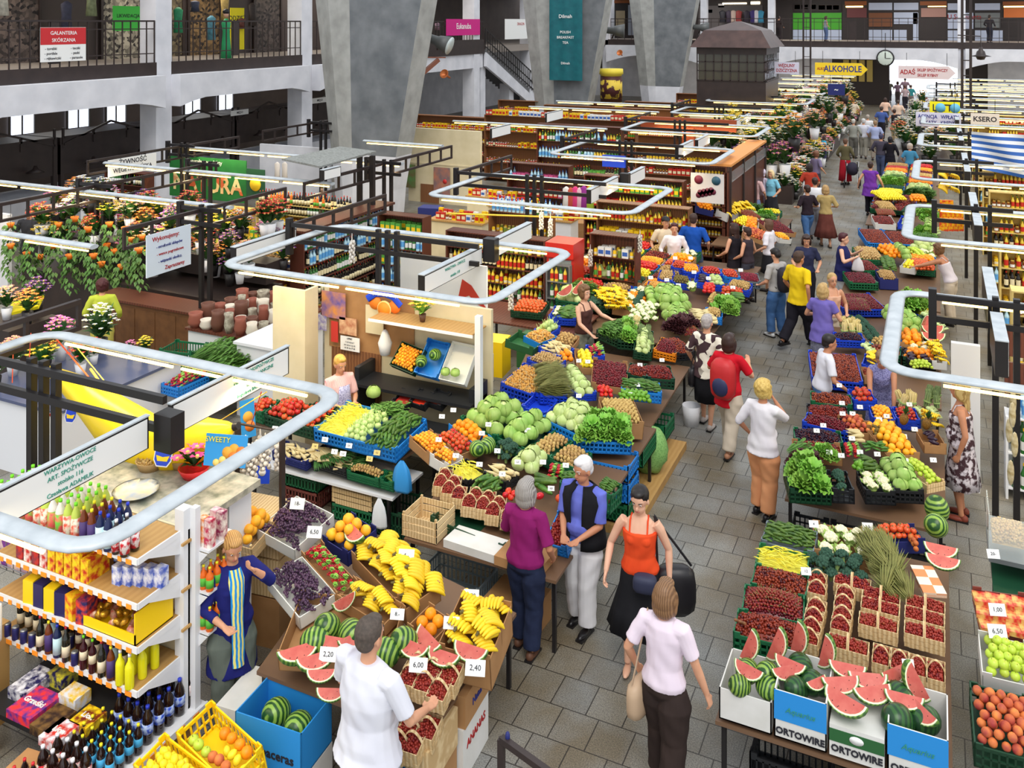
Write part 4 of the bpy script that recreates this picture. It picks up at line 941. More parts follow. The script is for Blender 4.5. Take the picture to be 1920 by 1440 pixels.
 for i,(hip,kn,an)in enumerate(lj):
  q.tube([hip,hip.lerp(kn,.3),kn.lerp(hip,.12),kn,kn.lerp(an,.3),kn.lerp(an,.75),an],[.085*s,.082*s,.056*s,.054*s,.055*s,.036*s,.034*s],12)
  q.sph(an+V((0,.05,-.045))*s,(.038*s,.115*s,.03*s),nu=10,nv=6);q.sph(an+V((0,-.03,-.035))*s,(.033*s,.04*s,.04*s),nu=8,nv=6)
 fuse(q,'body',skm,o,vox,2)
 if lod==0 or lod==1:
  for sx in(-1,1):
   e=MB();e.sph(hp(sx*.029,.0725,.006),(.011*k_,.007*k_,.006*k_),0,8,6,rot=hr);e.sph(hp(sx*.029,.0772,.006),(.005*k_,.003*k_,.005*k_),1,7,5,rot=hr);e.obj('eye',[flat('eye_white',226,222,216,rough=.3),flat('iris',50,38,30,rough=.3)],o)
   e=MB();e.tube([hp(sx*.015,.086,.026),hp(sx*.032,.081,.03),hp(sx*.048,.066,.025)],[.003*k_,.0035*k_,.002*k_],5);e.obj('eyebrow',hair,o)
  e=MB();e.sph(hp(0,.079,-.058),(.021*k_,.008*k_,.0065*k_),0,8,6,rot=hr);e.obj('mouth',flat('lip',178,96,88),o)
# hair
 if hairstyle:
  q=MB();cv=.0
  def hs(x,y,z,rx,ry,rz):q.sph(hp(x,y,z),(rx*k_,ry*k_,rz*k_),nu=14,nv=10,rot=hr)
  hs(0,-.02,.04,.082,.092,.084)
  if hairstyle=='bald':q=MB();hs(0,-.035,-.0,.079,.078,.055)
  if hairstyle in('short','buzz'):hs(0,-.05,-.005,.07,.06,.07);hs(0,.03,.085,.055,.05,.03)
  if hairstyle=='buzz':pass
  if hairstyle in('bob','long','volume','curly'):
   hs(0,-.035,0,.094,.082,.1);hs(-.07,-.0,-.02,.028,.05,.075);hs(.07,0,-.02,.028,.05,.075);hs(0,.045,.082,.06,.045,.034)
   if hairstyle in('bob','long'):hs(0,-.055,-.06,.085,.052,.075);hs(-.07,-.02,-.06,.026,.045,.06);hs(.07,-.02,-.06,.026,.045,.06)
  if hairstyle=='long':hs(0,-.07,-.17,.085,.04,.13);hs(0,-.075,-.25,.06,.03,.1)
  if hairstyle=='curly' or hairstyle=='volume':
   for k in range(40):
    a=k*2.4;e=k/40;zz=1-e*1.15;rr=math.sqrt(max(0,1-zz*zz));yy=rr*math.sin(a)
    if yy>.5 and zz<.55:continue
    hs(rr*math.cos(a)*.082,-.02+yy*.09,.035+zz*.085,.024,.024,.024)
  if hairstyle=='bun':hs(0,-.05,.0,.075,.062,.08);hs(0,-.115,.03,.032,.03,.03)
  if hairstyle=='pony':hs(0,-.05,.0,.075,.062,.08);hs(0,-.12,-.03,.026,.03,.05);hs(0,-.125,-.1,.02,.022,.07)
  if hairstyle=='cap':hs(0,-.02,.055,.088,.098,.07);hs(0,.09,.06,.06,.06,.012)
  if hairstyle=='scarf':hs(0,-.02,.02,.088,.1,.1);hs(0,-.03,-.07,.075,.07,.05)
  fuse(q,'cap' if hairstyle=='cap' else('headscarf' if hairstyle=='scarf' else 'hair'),hair,o,vox,2 if hairstyle!='curly' else 1)
 if glasses:
  g=MB();[g.tube([hp(sx*.029+.017*math.cos(a*PI/4),.088,.006+.014*math.sin(a*PI/4))for a in range(8)],.002,5,closed=True)for sx in(-1,1)];g.obj('glasses',M_black,o)
# top
 wob=.003 if lod<2 else 0
 if top:
  q=MB();inf=.016 if not(topname in('smock','tunic','coat'))else .024
  se=tsec(2 if hem>=0 else 0,7 if neckline<2 else 6,inf)
  if hem<0:
   zb=(.86+hem);g_=1-hem*.45;se=[(V((0,0,zb))*s,.192*s*fw*g_,.155*s*fw*g_,X,Y),(V((0,0,.88))*s,.178*s*fw,.132*s*fw,X,Y)]+se[2:]
  else:se=[(L((0,0,.90)),.172*s*fw,.128*s*fw,ax,ay)]+se
  if neckline<1:se.append((L((0,0,1.435)),.085*s,.072*s,ax,ay))
  loft(q,se,18)
  if f:
   for sx in(-1,1):q.sph(L((sx*.062,.088+.03*(fw-1),1.235)),(.062*s,.05*s,.058*s),nu=10,nv=8)
  if fw>1.1:q.sph(L((0,.05,1.03)),(.15*s*fw,.12*s*fw,.13*s),nu=12,nv=8)
  if sleeve>0:
   for i,(sh,el,wr)in enumerate(aj):
    sx=(-1,1)[i];t=min(sleeve,.5)*2;pts=[sh-X*sx*.07*s,sh+X*sx*.0,sh.lerp(el,t*.5),sh.lerp(el,t*.98)];rs=[.07*s,.069*s,.064*s,(.064 if sleeve<=.5 else .052)*s]
    if sleeve>.5:u=(sleeve-.5)*2;pts+=[el,el.lerp(wr,u*.5),el.lerp(wr,u*.97)];rs+=[.052*s,.047*s,.044*s];rs=rs[:len(pts)]
    q.tube(pts,rs,12)
  elif neckline<2:
   for i,(sh,el,wr)in enumerate(aj):q.sph(sh-X*(-1,1)[i]*.03*s,(.055*s,.06*s,.055*s),nu=9,nv=7)
  fuse(q,topname,top,o,vox*1.15,3,wob)
  if neckline==2:
   q=MB()
   for sx in(-1,1):q.tube([L((sx*.085,.105,1.29)),L((sx*.085,.06,1.40)),L((sx*.08,-.02,1.425)),L((sx*.075,-.09,1.33))],.008*s,6)
   q.obj('straps',top,o)
 if vest:
  q=MB();se=tsec(2,7,.052);se=[(L((0,0,.86)),.21*s*fw,.175*s*fw,ax,ay)]+se;n=22;vs=[]
  for c,rx,ry,a_,b_ in se+[(L((0,-.01,1.44)),.1*s,.08*s,ax,ay)]:
   for k in range(n+1):
    a=PI/2+.3+(2*PI-.6)*k/n;vs.append(c+a_*(rx*math.cos(a))+b_*(ry*math.sin(a)))
  m_=n+1;R_=len(vs)//m_;fs=[(i*m_+k,i*m_+k+1,(i+1)*m_+k+1,(i+1)*m_+k)for i in range(R_-1)for k in range(n)]
  q.add(vs,fs,0,True);ob=q.obj('waistcoat',vest,o);md=ob.modifiers.new('t','SOLIDIFY');md.thickness=.012
 if apron:
  q=MB();n=12;vs=[]
  for z,rx,ry,w in((.55,.2,.165,.9),(.75,.205,.17,.95),(.92,.2,.16,1.0),(1.06,.165,.14,.9),(1.2,.165,.15,.6),(1.32,.16,.14,.5)):
   for k in range(n+1):a=PI/2-w+2*w*k/n;c=L((0,0,z));vs.append(c+X*(rx*s*fw*math.cos(a))+(ay if z>.9 else Y)*(ry*s*fw*math.sin(a)+.012))
  m_=n+1;q.add(vs,[(i*m_+k,i*m_+k+1,(i+1)*m_+k+1,(i+1)*m_+k)for i in range(5)for k in range(n)],0,True);ob=q.obj('apron',apron,o);md=ob.modifiers.new('t','SOLIDIFY');md.thickness=.006
# bottom
 if skirt is not None:
  zb,wd_=skirt;q=MB();ph=rnd()*6;ff=(feet[0]+feet[1])/2
  vs=[];n=36;rows=[(.98,.15,.115),(.90,.175,.13),(.75,.19,.15),((.75+zb)/2,(.19+wd_)/2,(.15+wd_*.85)/2),(zb,wd_,wd_*.85)]
  for z,rx,ry in rows:
   for k in range(n):a=2*PI*k/n;g=1+.06*math.sin(9*a+ph)*max(0,(.9-z))/.5;vs.append(V((rx*g*math.cos(a),ry*g*math.sin(a)+ff*max(0,.8-z),z))*s if z<.9 else L((rx*math.cos(a),ry*math.sin(a),z)))
  q.add(vs,[(i*n+k,i*n+(k+1)%n,(i+1)*n+(k+1)%n,(i+1)*n+k)for i in range(len(rows)-1)for k in range(n)],0,True)
  ob=q.obj('skirt',bottom,o);md=ob.modifiers.new('t','SOLIDIFY');md.thickness=.008
 elif bottom:
  q=MB();loft(q,tsec(0,3,.010)+[(L((0,0,.985)),.158*s*fw,.122*s*fw,ax,ay)],18);cut=legs if isinstance(legs,float)else 1.0;lw=legw
  for i,(hip,kn,an)in enumerate(lj):
   pts=[hip+Z*.0,hip.lerp(kn,.3),kn.lerp(hip,.12),kn,kn.lerp(an,.35),kn.lerp(an,.93 if cut>=1 else .93)];lw*=1.1;rs=[.1,.098*lw,.078*lw,.073*lw,.071*lw,.069*lw]
   if cut<1:m_={.5:4,.75:5}.get(cut,3);pts=pts[:m_];rs=rs[:m_]
   q.tube(pts,[r*s for r in rs],14)
  fuse(q,'trousers' if cut>=1 else 'shorts',bottom,o,vox*1.15,3,wob)
 if shoes:
  for hip,kn,an in lj:
   q=MB();q.sph(an+V((0,.052,-.042))*s,(.045*s,.125*s,.034*s),nu=12,nv=7);q.sph(an+V((0,-.03,-.03))*s,(.042*s,.05*s,.048*s),nu=10,nv=7);q.box(an.x-.038*s,an.y-.08*s,an.z-.076*s,an.x+.038*s,an.y+.165*s,an.z-.055*s,1)
   q.obj('shoe',[shoes,M_black],o)
 PLIST.append(o);o['aj']=0;del o['aj']
 hands=[o.matrix_basis@(Rw[2]+(Rw[2]-Rw[1]).normalized()*.08*s)for Rw in aj]
 sh=[o.matrix_basis@Rw[0]for Rw in aj]
 return o,hands,sh
def handbag(p,w,h,d,m,label,rz=0,strap=None,name='handbag',round_=True):
 o=empty(name,p,label,'bag',rz=rz);q=MB();q.sph((0,0,-h/2),(w/2,d/2,h/2),nu=14,nv=10,fn=lambda v:1.0/max(.72,(abs(v.x)**4+abs(v.y)**4+abs(v.z)**4)**.25));q.obj('bag_body',m,o)
 if strap is not None:
  st=Vector(strap)-Vector(p);st=Matrix.Rotation(-rz,3,'Z')@st;pts=[]
  for k in range(13):t=k/12;a=PI*t;pts.append(Vector((-w*.4*math.cos(a),0,0)).lerp(st,math.sin(a)**.6))
  MB().tube(pts,.012,6,flat=.5).obj('strap',m,o)
 return o
def carrier(p,m,label,h=.42,w=.26,name='carrier_bag'):
 o=empty(name,p,label,'bag');ph=rnd()*6;n=20;vs=[]
 for z,r in((0,.02),(-.04,w*.2),(-.1,w*.36),(-.2,w*.46),(-h+.03,w*.5),(-h,w*.44)):
  for k in range(n):a=2*PI*k/n;g=1+.1*math.sin(5*a+ph);vs.append((r*g*math.cos(a),r*.45*g*math.sin(a),z))
 q=MB();q.add(vs,[(i*n+k,i*n+(k+1)%n,(i+1)*n+(k+1)%n,(i+1)*n+k)for i in range(5)for k in range(n)]+[tuple(range(5*n,6*n))],0,True);q.obj('bag_body',m,o);return o
def backpack(o,z,label,m,m2=None,s=1.0):
 M=o.matrix_basis@Matrix.Translation((0,-.2,z));b=empty('backpack',(0,0,0),label,'backpack',M=M);q=MB();q.sph((0,0,0),(.15*s,.11*s,.24*s),nu=14,nv=10,fn=lambda v:1.0/max(.75,(abs(v.x)**4+abs(v.y)**4+abs(v.z)**4)**.25));q.obj('pack_body',m,b)
 q=MB();q.sph((0,-.09*s,-.07*s),(.11*s,.05*s,.12*s),nu=10,nv=8);q.obj('pocket',m2 or m,b)
 q=MB();[q.tube([(sx*.09,.08,.17),(sx*.11,.13,.2),(sx*.11,.26,.12),(sx*.12,.27,-.04),(sx*.12,.1,-.17)],.018,6,flat=.4)for sx in(-1,1)];q.obj('shoulder_strap',M_black,b);return b
C_=cloth
person_fg=True
# near the camera
c_tee=C_('pale_pink_tee',(232,216,228),(222,206,220),scale=3)
w1,h_,s_=person(1245,1488,1.66,8,'person in a pale pink T-shirt and brown trousers, walking away with a beige bag',c_tee,C_('dark_brown',(58,46,42),(48,38,36),scale=3),mat('hair_lightbrown',(140,104,72),(110,78,52),scale=18,kind='wave',rough=.5),lod=0,feet=(.12,-.1),arms=((.05,.10,-.46),(.10,.16,-.5)),sleeve=.38,hairstyle='bob',shoes=flat('tan_shoe',150,120,96),legw=1.18,look=-10)
handbag(s_[0]+Vector((-.04,.02,-.50)),.34,.3,.13,flat('beige_leather',186,158,130,rough=.5),'beige shoulder bag hanging behind the arm of the person in a pale pink T-shirt',rz=1.3,strap=s_[0]+Vector((0.02,0,.07)))
w2,h_,s_=person(690,1632,1.80,12,'heavy-set person in a white T-shirt seen from behind, buying at the fruit stand',C_('white_tee',(226,226,234),(210,210,222),scale=3),C_('pale_grey_jeans',(168,172,180),(150,156,166),scale=8),mat('hair_greybrown',(92,80,72),(70,62,56),scale=40,rough=.7),lod=0,sex='m',fat=1.3,arms=((.28,.08,-.38),(.3,.04,-.34)),sleeve=.42,hairstyle='buzz',shoes=flat('white_shoe',220,220,220),legw=1.25,hem=-.06)
w3,h_,s_=person(1200,1243,1.68,172,'person in an orange camisole and long black skirt, walking towards the camera',C_('orange_cami',(232,82,40),(214,66,32),scale=4),C_('black_skirt',(34,34,38),(26,26,30),scale=4),mat('hair_black',(36,30,30),(24,20,20),scale=30,rough=.45),sk='c',lod=0,feet=(-.1,.14),sleeve=0,neckline=2,skirt=(.36,.30),arms=((.02,.12,-.5),(.14,.14,-.46)),hairstyle='short',nod=14,look=8,shoes=None)
handbag(s_[0]+Vector((.14,.1,-.42)),.40,.46,.2,flat('black_leather',30,28,32,rough=.4),'large black shoulder bag behind the person in the orange camisole',rz=.4,strap=s_[0]+Vector((-.03,0,.07)),name='shoulder_bag')
handbag(w3.matrix_basis@Vector((-.08,.22,.98)),.22,.16,.14,flat('navy_fabric',44,48,72,rough=.6),'small dark bum bag across the front of the black skirt',rz=w3.rotation_euler.z,name='bum_bag')
w4,h_,s_=person(1095,1172,1.70,190,'white-haired person in a black waistcoat, blue shirt and white trousers, arms folded at the waist',C_('blue_shirt',(108,118,206),(92,102,190),scale=4),C_('white_trousers',(222,220,222),(206,204,208),scale=3),mat('hair_white',(226,222,220),(206,202,202),scale=20,rough=.6),sk='b',sex='m',lod=0,fat=1.12,feet=(.10,-.04),sleeve=.46,arms=((.26,-.1,-.36),(.27,-.12,-.36)),hairstyle='short',shoes=flat('black_shoe',28,26,28,rough=.3),vest=C_('black_vest',(30,30,34),(22,22,26),scale=5),legw=1.2,nod=10,look=18)
q_=MB().tube([Vector((.022*math.cos(a*PI/4),.022*math.sin(a*PI/4),0))for a in range(8)],.005,5,closed=True)
w5,h_,s_=person(985,1222,1.66,2,'grey-haired person in a magenta T-shirt and dark jeans, facing the punnets',C_('magenta_tee',(140,34,104),(122,24,88),scale=4),C_('dark_jeans',(40,48,74),(30,36,58),scale=8),mat('hair_grey',(168,162,156),(128,122,118),scale=24,kind='wave',rough=.55),sk='b',lod=0,feet=(.06,-.06),sleeve=.46,arms=((.30,-.02,-.22),(.12,.08,-.44)),hairstyle='bob',shoes=flat('brown_sandal',96,62,44),legw=1.05,fat=1.08)
w6,h_,s_=person(435,1352,1.64,120,'stallholder in a navy smock and yellow blouse, raising one hand to the oranges',C_('navy_smock',(36,40,116),(28,32,96),scale=4),C_('grey_green_trousers',(104,112,104),(90,98,92),scale=4),mat('hair_blonde',(206,160,96),(168,122,66),scale=20,kind='wave',rough=.5),lod=0,feet=(.03,0),sleeve=.78,arms=((.3,-.06,.1),(.24,-.02,-.34)),hairstyle='short',shoes=flat('black_shoe',28,26,28),hem=-.36,topname='smock',nod=22,legw=1.2)
q=MB();n=8;vs=[]
for z,rx,ry in((.6,.05,.185),(.78,.055,.18),(.95,.05,.160),(1.1,.055,.145),(1.22,.06,.158),(1.34,.07,.128),(1.42,.05,.085)):
 for k in range(n+1):t=k/n*2-1;vs.append((rx*t,ry+.012-.02*t*t,z*1.64/1.7))
q.add(vs,[(i*9+k,i*9+k+1,(i+1)*9+k+1,(i+1)*9+k)for i in range(6)for k in range(8)],0,True);q.obj('blouse',C_('swirl_blouse',(236,226,130),(40,140,214),scale=9,kind='wave',sharp=.08),w6)
# middle of the aisle
w7,h_,s_=person(1430,968,1.67,20,'person with curly blond hair in a white blouse and orange trousers, hand at the chin',C_('white_blouse',(228,224,228),(214,208,216),scale=3),C_('orange_trousers',(224,158,112),(210,142,98),scale=3),mat('hair_goldcurl',(222,190,110),(182,146,70),scale=40,rough=.6),sk='b',lod=1,feet=(.04,-.05),sleeve=.56,arms=((.1,.1,-.42),(.16,-.08,.05)),hairstyle='curly',shoes=flat('black_shoe',28,26,28),legw=1.15,hem=-.05,fat=1.06)
w8,h_,s_=person(1366,850,1.68,10,'person in a long red top and beige trousers, carrying a red rucksack',C_('red_top',(206,28,44),(184,20,36),scale=4),C_('beige_trousers',(204,190,172),(190,176,158),scale=3),mat('hair_darkbrown',(62,40,34),(44,28,24),scale=24,kind='wave',rough=.45),lod=1,feet=(.2,-.2),sleeve=.42,arms=((.28,.06,-.16),(.25,.04,-.12)),hairstyle='bob',shoes=flat('tan_sandal',170,120,90),hem=-.16,topname='tunic',legw=1.15)
backpack(w8,1.12,'red and navy rucksack on the back of the person in the long red top',flat('red_nylon',190,40,44,rough=.5),flat('navy_nylon',44,48,84,rough=.5),1.15)
w9,h_,s_=person(1325,800,1.68,8,'grey-haired person in a black, white and red patterned blouse and black skirt',C_('patchwork_blouse',(230,224,208),(70,52,56),scale=12,kind='cells',sharp=.04),C_('black_skirt',(34,34,38)),mat('hair_silver',(190,182,178),(150,142,140),scale=30,rough=.6),lod=1,feet=(.12,-.1),sleeve=.5,skirt=(.40,.17),arms=((.1,.1,-.45),(.1,.1,-.45)),hairstyle='short',shoes=flat('grey_shoe',176,166,160),hem=-.08,fat=1.08)
handbag(s_[0]+Vector((-.04,.0,-.48)),.28,.3,.12,flat('black_leather',30,28,32),'black handbag beside the patterned blouse',rz=1.4,strap=s_[0]+Vector((0.02,0,.06)))
w10,h_,s_=person(1497,652,1.80,35,'person in a bright yellow T-shirt and black trousers, striding along the aisle',C_('yellow_tee',(238,204,36),(222,186,24),scale=4),C_('black_trousers',(34,32,40)),mat('hair_cropbrown',(84,62,50),(60,44,36),scale=40,rough=.7),sk='b',sex='m',lod=1,feet=(-.34,.28),sleeve=.44,arms=((.15,.1,-.45),(-.1,.14,-.45)),hairstyle='buzz',shoes=flat('black_shoe',28,26,28),hem=-.06,legw=1.2,fat=1.05)
w11,h_,s_=person(1456,631,1.70,-60,'person in a grey T-shirt and jeans with a dark backpack, looking down at a stall',C_('grey_tee',(176,172,170),(160,156,154),scale=4),C_('blue_jeans',(76,112,160),(62,96,144),scale=8),mat('hair_black',(36,30,30)),sex='m',lod=1,feet=(.05,-.08),sleeve=.42,arms=((.22,.02,-.38),(.15,.08,-.46)),hairstyle='short',nod=25,shoes=flat('white_shoe',220,220,220),legw=1.1)
backpack(w11,1.15,'dark backpack worn by the person in the grey T-shirt',flat('dark_nylon',36,34,44))
carrier(h_[1],mat('pale_plastic',(206,222,226),(230,232,236),rough=.3,scale=6,alpha=.8),'pale blue carrier bag held by the person with the dark backpack')
w12,h_,s_=person(1542,716,1.66,12,'person in a lilac tabard over a pink top, seen from behind near the blue crates',C_('lilac_tabard',(120,108,184),(106,94,170),scale=4),C_('grey_print_skirt',(128,128,146),(84,86,104),scale=30),mat('hair_honey',(204,172,116),(168,134,82),scale=24,rough=.55),lod=1,feet=(.02,0),sleeve=.28,skirt=(.16,.2),arms=((.26,.06,-.3),(.26,.06,-.3)),hairstyle='bob',hem=-.14,fat=1.1,topname='tabard',shoes=flat('grey_shoe',176,166,160))
w13,h_,s_=person(0,0,1.64,65,'person with short black hair in a white T-shirt and jeans, leaning towards the cherries',C_('white_tee',(226,226,234)),C_('blue_jeans',(76,112,160)),mat('hair_black',(36,30,30)),sk='b',lod=1,pos=(-1.5,13.62,0),feet=(.1,-.1),sleeve=.4,arms=((.16,.12,-.44),(.22,.1,-.40)),hairstyle='short',lean=8,shoes=flat('black_shoe',28,26,28),legw=1.1)
w14,h_,s_=person(1560,683,1.62,150,'person with a blond braid and sunglasses, behind the lilac tabard',C_('peach_top',(222,176,150),(210,160,134),scale=4),C_('beige_trousers',(204,190,172)),mat('hair_honey',(204,172,116)),lod=1,sleeve=0,neckline=2,hairstyle='pony',arms=((.22,.02,-.36),(.25,.05,-.34)),glasses=True,shoes=flat('grey_shoe',176,166,160))
w15,h_,s_=person(1580,585,1.66,95,'person with dark red hair in a navy tabard, holding a white carrier bag',C_('navy_tabard',(42,44,96),(34,36,82),scale=4),C_('white_trousers',(222,220,222)),mat('hair_wine',(84,32,40),(62,24,32),scale=30,rough=.5),sk='c',lod=1,sleeve=0,arms=((.3,.02,-.08),(.28,.06,-.12)),hairstyle='short',hem=-.14,fat=1.2,topname='tabard',shoes=flat('grey_shoe',176,166,160),legw=1.3)
carrier(h_[1],mat('thin_white_plastic',(226,222,226),rough=.3,alpha=.85),'thin white carrier bag held out over the stall by the person in the navy tabard',h=.3,w=.24)
w16,h_,s_=person(1632,405,1.70,5,'person in a purple sleeveless tunic and black trousers, walking away up the aisle',C_('purple_tunic',(120,62,166),(104,50,150),scale=4),C_('black_trousers',(34,32,40)),mat('hair_darkbrown',(62,40,34)),lod=1,sleeve=.12,arms=((.05,.2,-.46),(.0,.22,-.46)),hem=-.22,fat=1.2,topname='tunic',hairstyle='short',feet=(.1,-.08),shoes=flat('black_shoe',28,26,28))
w17,h_,s_=person(1548,462,1.66,-15,'person in a tan top and long pleated brown skirt',C_('tan_top',(186,162,108),(170,146,94),scale=4),C_('brown_skirt',(112,62,54),(90,48,42),scale=5),mat('hair_sand',(196,160,110),(160,126,80),scale=24),lod=1,sleeve=.5,skirt=(.28,.30),arms=((.25,.06,-.25),(.2,.06,-.3)),hairstyle='bob',feet=(.1,-.15),shoes=flat('tan_shoe',150,120,96))
w18,h_,s_=person(1514,464,1.68,-40,'person in a black top and rolled blue jeans, beside the tan top',C_('black_top',(44,34,42)),C_('blue_jeans',(76,112,160)),mat('hair_darkbrown',(62,40,34)),lod=1,sleeve=.45,legs=.75,arms=((.2,.06,-.3),(.2,.06,-.3)),hairstyle='short',feet=(-.2,.2),shoes=flat('tan_shoe',150,120,96))
w19,h_,s_=person(1528,448,1.72,-10,'person in a white shirt between the black top and the tan top',C_('white_shirt',(224,224,230)),C_('grey_trousers',(130,130,138)),mat('hair_darkbrown',(62,40,34)),sex='m',lod=2,sleeve=.5,hairstyle='short',shoes=flat('black_shoe',28,26,28))
w20,h_,s_=person(1512,589,1.66,170,'person with bobbed brown hair in a navy printed T-shirt, walking this way',C_('navy_print_tee',(40,42,66),(50,54,84),scale=6),C_('black_trousers',(34,32,40)),mat('hair_darkbrown',(62,40,34)),lod=1,sleeve=.4,hairstyle='bob',nod=15,arms=((.2,.05,-.36),(.2,.05,-.36)),shoes=flat('black_shoe',28,26,28))
# stalls near the camera
def cropper(ox,oy,k):return lambda*p:(ox+p[0]/k,oy+p[1]/k)
def go(pl,f,a,b,c,kind,color,h,goods,where,lift=0,label=None,**kw):
 GN=dict(cherry='cherries',potato='potatoes',tomato='tomatoes',radishes='radishes',broccoli='broccoli',lettuce='lettuce',bananas='bananas',grapes='grapes',beany='yellow beans',straw='strawberries',chant='chanterelles',currant='currants',currantb='black currants',peach='peaches',kiwi='kiwis')
 A,u,v,n=frame3(pl,f(*a),f(*b),f(*c),lift)
 if kind:
  cn={'plastic':' plastic crate','wood':' slatted crate','card':' box','tray':' tray'}[kind]
  crate(kind,A,u,v,n,h,label or('%s%s of %s'%({'lblue':'light blue','dgreen':'dark green','card':'brown cardboard','wcard':'white cardboard','wood':'pale wooden','bcard':'blue printed','gcard':'green printed','navy':'navy printed'}.get(color,color),cn,'the '+where.split(' ',1)[1]if where.startswith('of ')else GN.get(goods,NICE.get(goods,goods)+'s')+' '+where)),color)
 if goods:
  g=dict(kw);hp_=g.pop('heap',False)
  (heap if hp_ else fill)(goods,A,u,v,n,where,**g)
 return A,u,v,n
def tagp(pl,x,y,write='4,50',lift=.1,s=.06,tent=False,col=None,where='',face=(.35,-1,0),label=None):
 p=pl(x,y)+Vector((0,0,lift));return tag_(p,face,(0,0,1),s=s,write=write,tent=tent,col=col,where=where,label=label)
# the fruit stand at the bottom of the picture
f=cropper(400,900,2.667);FS=Plane((-3.4,6.0,.92),sx=-.05,sy=.20)
table('market_table',[(-5.15,5.95),(-3.5,5.95),(-3.5,7.55),(-5.6,8.0)],.68,'low brown trestle table under the grapes and bananas',m=flat('worn_table',112,84,62))
go(FS,f,(215,245),(405,350),(440,90),'tray','white',.12,'grapes','in the upper white tray of the fruit stand',label='upper white lined tray of grapes on the fruit stand',mound=.03)
go(FS,f,(265,490),(430,690),(430,365),'tray','white',.12,'grapes','in the lower white tray beside the navy smock',label='lower white lined tray of grapes on the fruit stand',mound=.03)
go(FS,f,(440,370),(620,580),(530,300),'card','card',.12,'radishes','between the two grape trays and the bananas',s=.62,mound=.08)
go(FS,f,(690,370),(960,650),(845,250),'card','card',.16,'bananas','in the large film lined box of the fruit stand',mound=.03,label='large film lined cardboard box of bananas')
go(FS,f,(620,590),(850,730),(720,500),'card','card',.12,'bananas','in the narrow box below the film lined box',mound=.02,s=.9)
go(FS,f,(545,290),(670,370),(640,140),'card','navy',.14,'grapefruit','in the navy box behind the radishes',mound=.06)
go(FS,f,(45,300),(190,345),(190,150),'wood','wood',.14,'grapefruit','in the wooden crate behind the raised hand',mound=.05)
go(FS,f,(970,730),(1090,815),(1060,610),'card','card',.14,'orange','in the cardboard box beside the banana boxes',s=1.2,mound=.04)
A,u,v,n=go(FS,f,(1120,850),(1385,920),(1265,590),'card','card',.30,None,'',label='deep cardboard box of bananas at the aisle corner',lift=.04)
fill('bananas',A,u,v,n,'in the deep box at the aisle corner',mound=.01)
crp=MB().box(0,0,-.14,u.length,.01,.02);T(crp.obj('cardboard_divider',CRM['card'],M=frameM(A+v*.5,u,v,n)),'upright cardboard divider across the deep banana box','cardboard')
A,u,v,n=go(FS,f,(320,870),(880,900),(600,570),'card','card',.16,None,'',label='long cardboard tray under the melons of the fruit stand')
def at(pl,x,y,kind,label,lift=.1,rot=(0,0,0),s=None,group=None):
 p=pl(x,y)+Vector((0,0,lift));M=Euler(rot).to_matrix().to_4x4();M.translation=p;return one(kind,M,label,group,s=s)
for i,(x,y,l)in enumerate([(570,745,'under the card box flap, farthest left'),(690,775,'just right of the upright slice'),(510,815,'behind the two big slices'),(955,815,'between the cards and the oranges'),(855,870,'hidden behind the dark head')]):
 at(FS,*f(x,y+25),'watermelon','whole watermelon on the fruit stand, '+l,.05,(rnd(),rnd(),rnd()*3),s=.86)
slices=[(420,900,.9,-.9,1.15,'large, nearest the navy smock'),(510,940,.9,-.8,1.1,'large, second from the navy smock'),(590,850,.2,-.5,.9,'with a flat top behind the large ones'),(655,655,1.3,.1,.85,'standing upright on its tip'),(685,845,1.1,-.4,.8,'orange red, close to the white T-shirt'),(540,1020,.5,-.7,.8,'hanging over the table edge'),(590,1115,.4,-.7,.8,'lowest, over the blue melon box'),(1085,840,-.5,-.6,1.15,'largest, beside the small oranges'),(1005,880,-.1,-.6,1.0,'just above the punnets'),(1155,925,.0,-.7,1.0,'right above the right punnets'),(1290,895,.0,-.6,1.05,'at the aisle corner over the card'),(715,300,-.5,-.6,1.1,'on top of the grapefruits')]
for x,y,rz,rx,s,l in slices:at(FS,*f(x,y+10),'melonwedge','red watermelon slice on the fruit stand, '+l,.13,(rx+.3,0,rz),s=s*.78,group=None)
for x,y,w,s in[(420,190,'18-',.11),(505,335,'6,50',.11),(965,455,'4.-',.11),(1290,660,'3,90',.10),(1190,800,'4,80',.10),(920,755,'8.-',.09),(1025,1015,'6,00',.11),(1310,1030,'2,40',.12),(575,960,'2,20',.11)]:
 tagp(FS,*f(x,y),w,lift=.14,s=s,label='handwritten white price card reading %s on the fruit stand'%w)
def punnet(pl,x,y,w,d,h,where,goods='straw',lift=.0,rz=0,grp='woven punnets of berries'):
 p=pl(x,y);u=Vector((math.cos(rz),math.sin(rz),0))*w;v=Vector((-math.sin(rz),math.cos(rz),0))*d
 u.z=pl.at(p.x+u.x,p.y+u.y).z-pl.at(p.x,p.y).z;v.z=pl.at(p.x+v.x,p.y+v.y).z-pl.at(p.x,p.y).z
 A=p-u/2-v/2+Vector((0,0,lift));n=u.cross(v).normalized();crate('punnet',A,u,v,n,h,'woven wood punnet of berries '+where,group=grp)
 heap(goods,A+n*-.012,u,v,n,'in punnet '+where,mound=.025,inset=.012,r=.0115 if goods=='straw' else None)
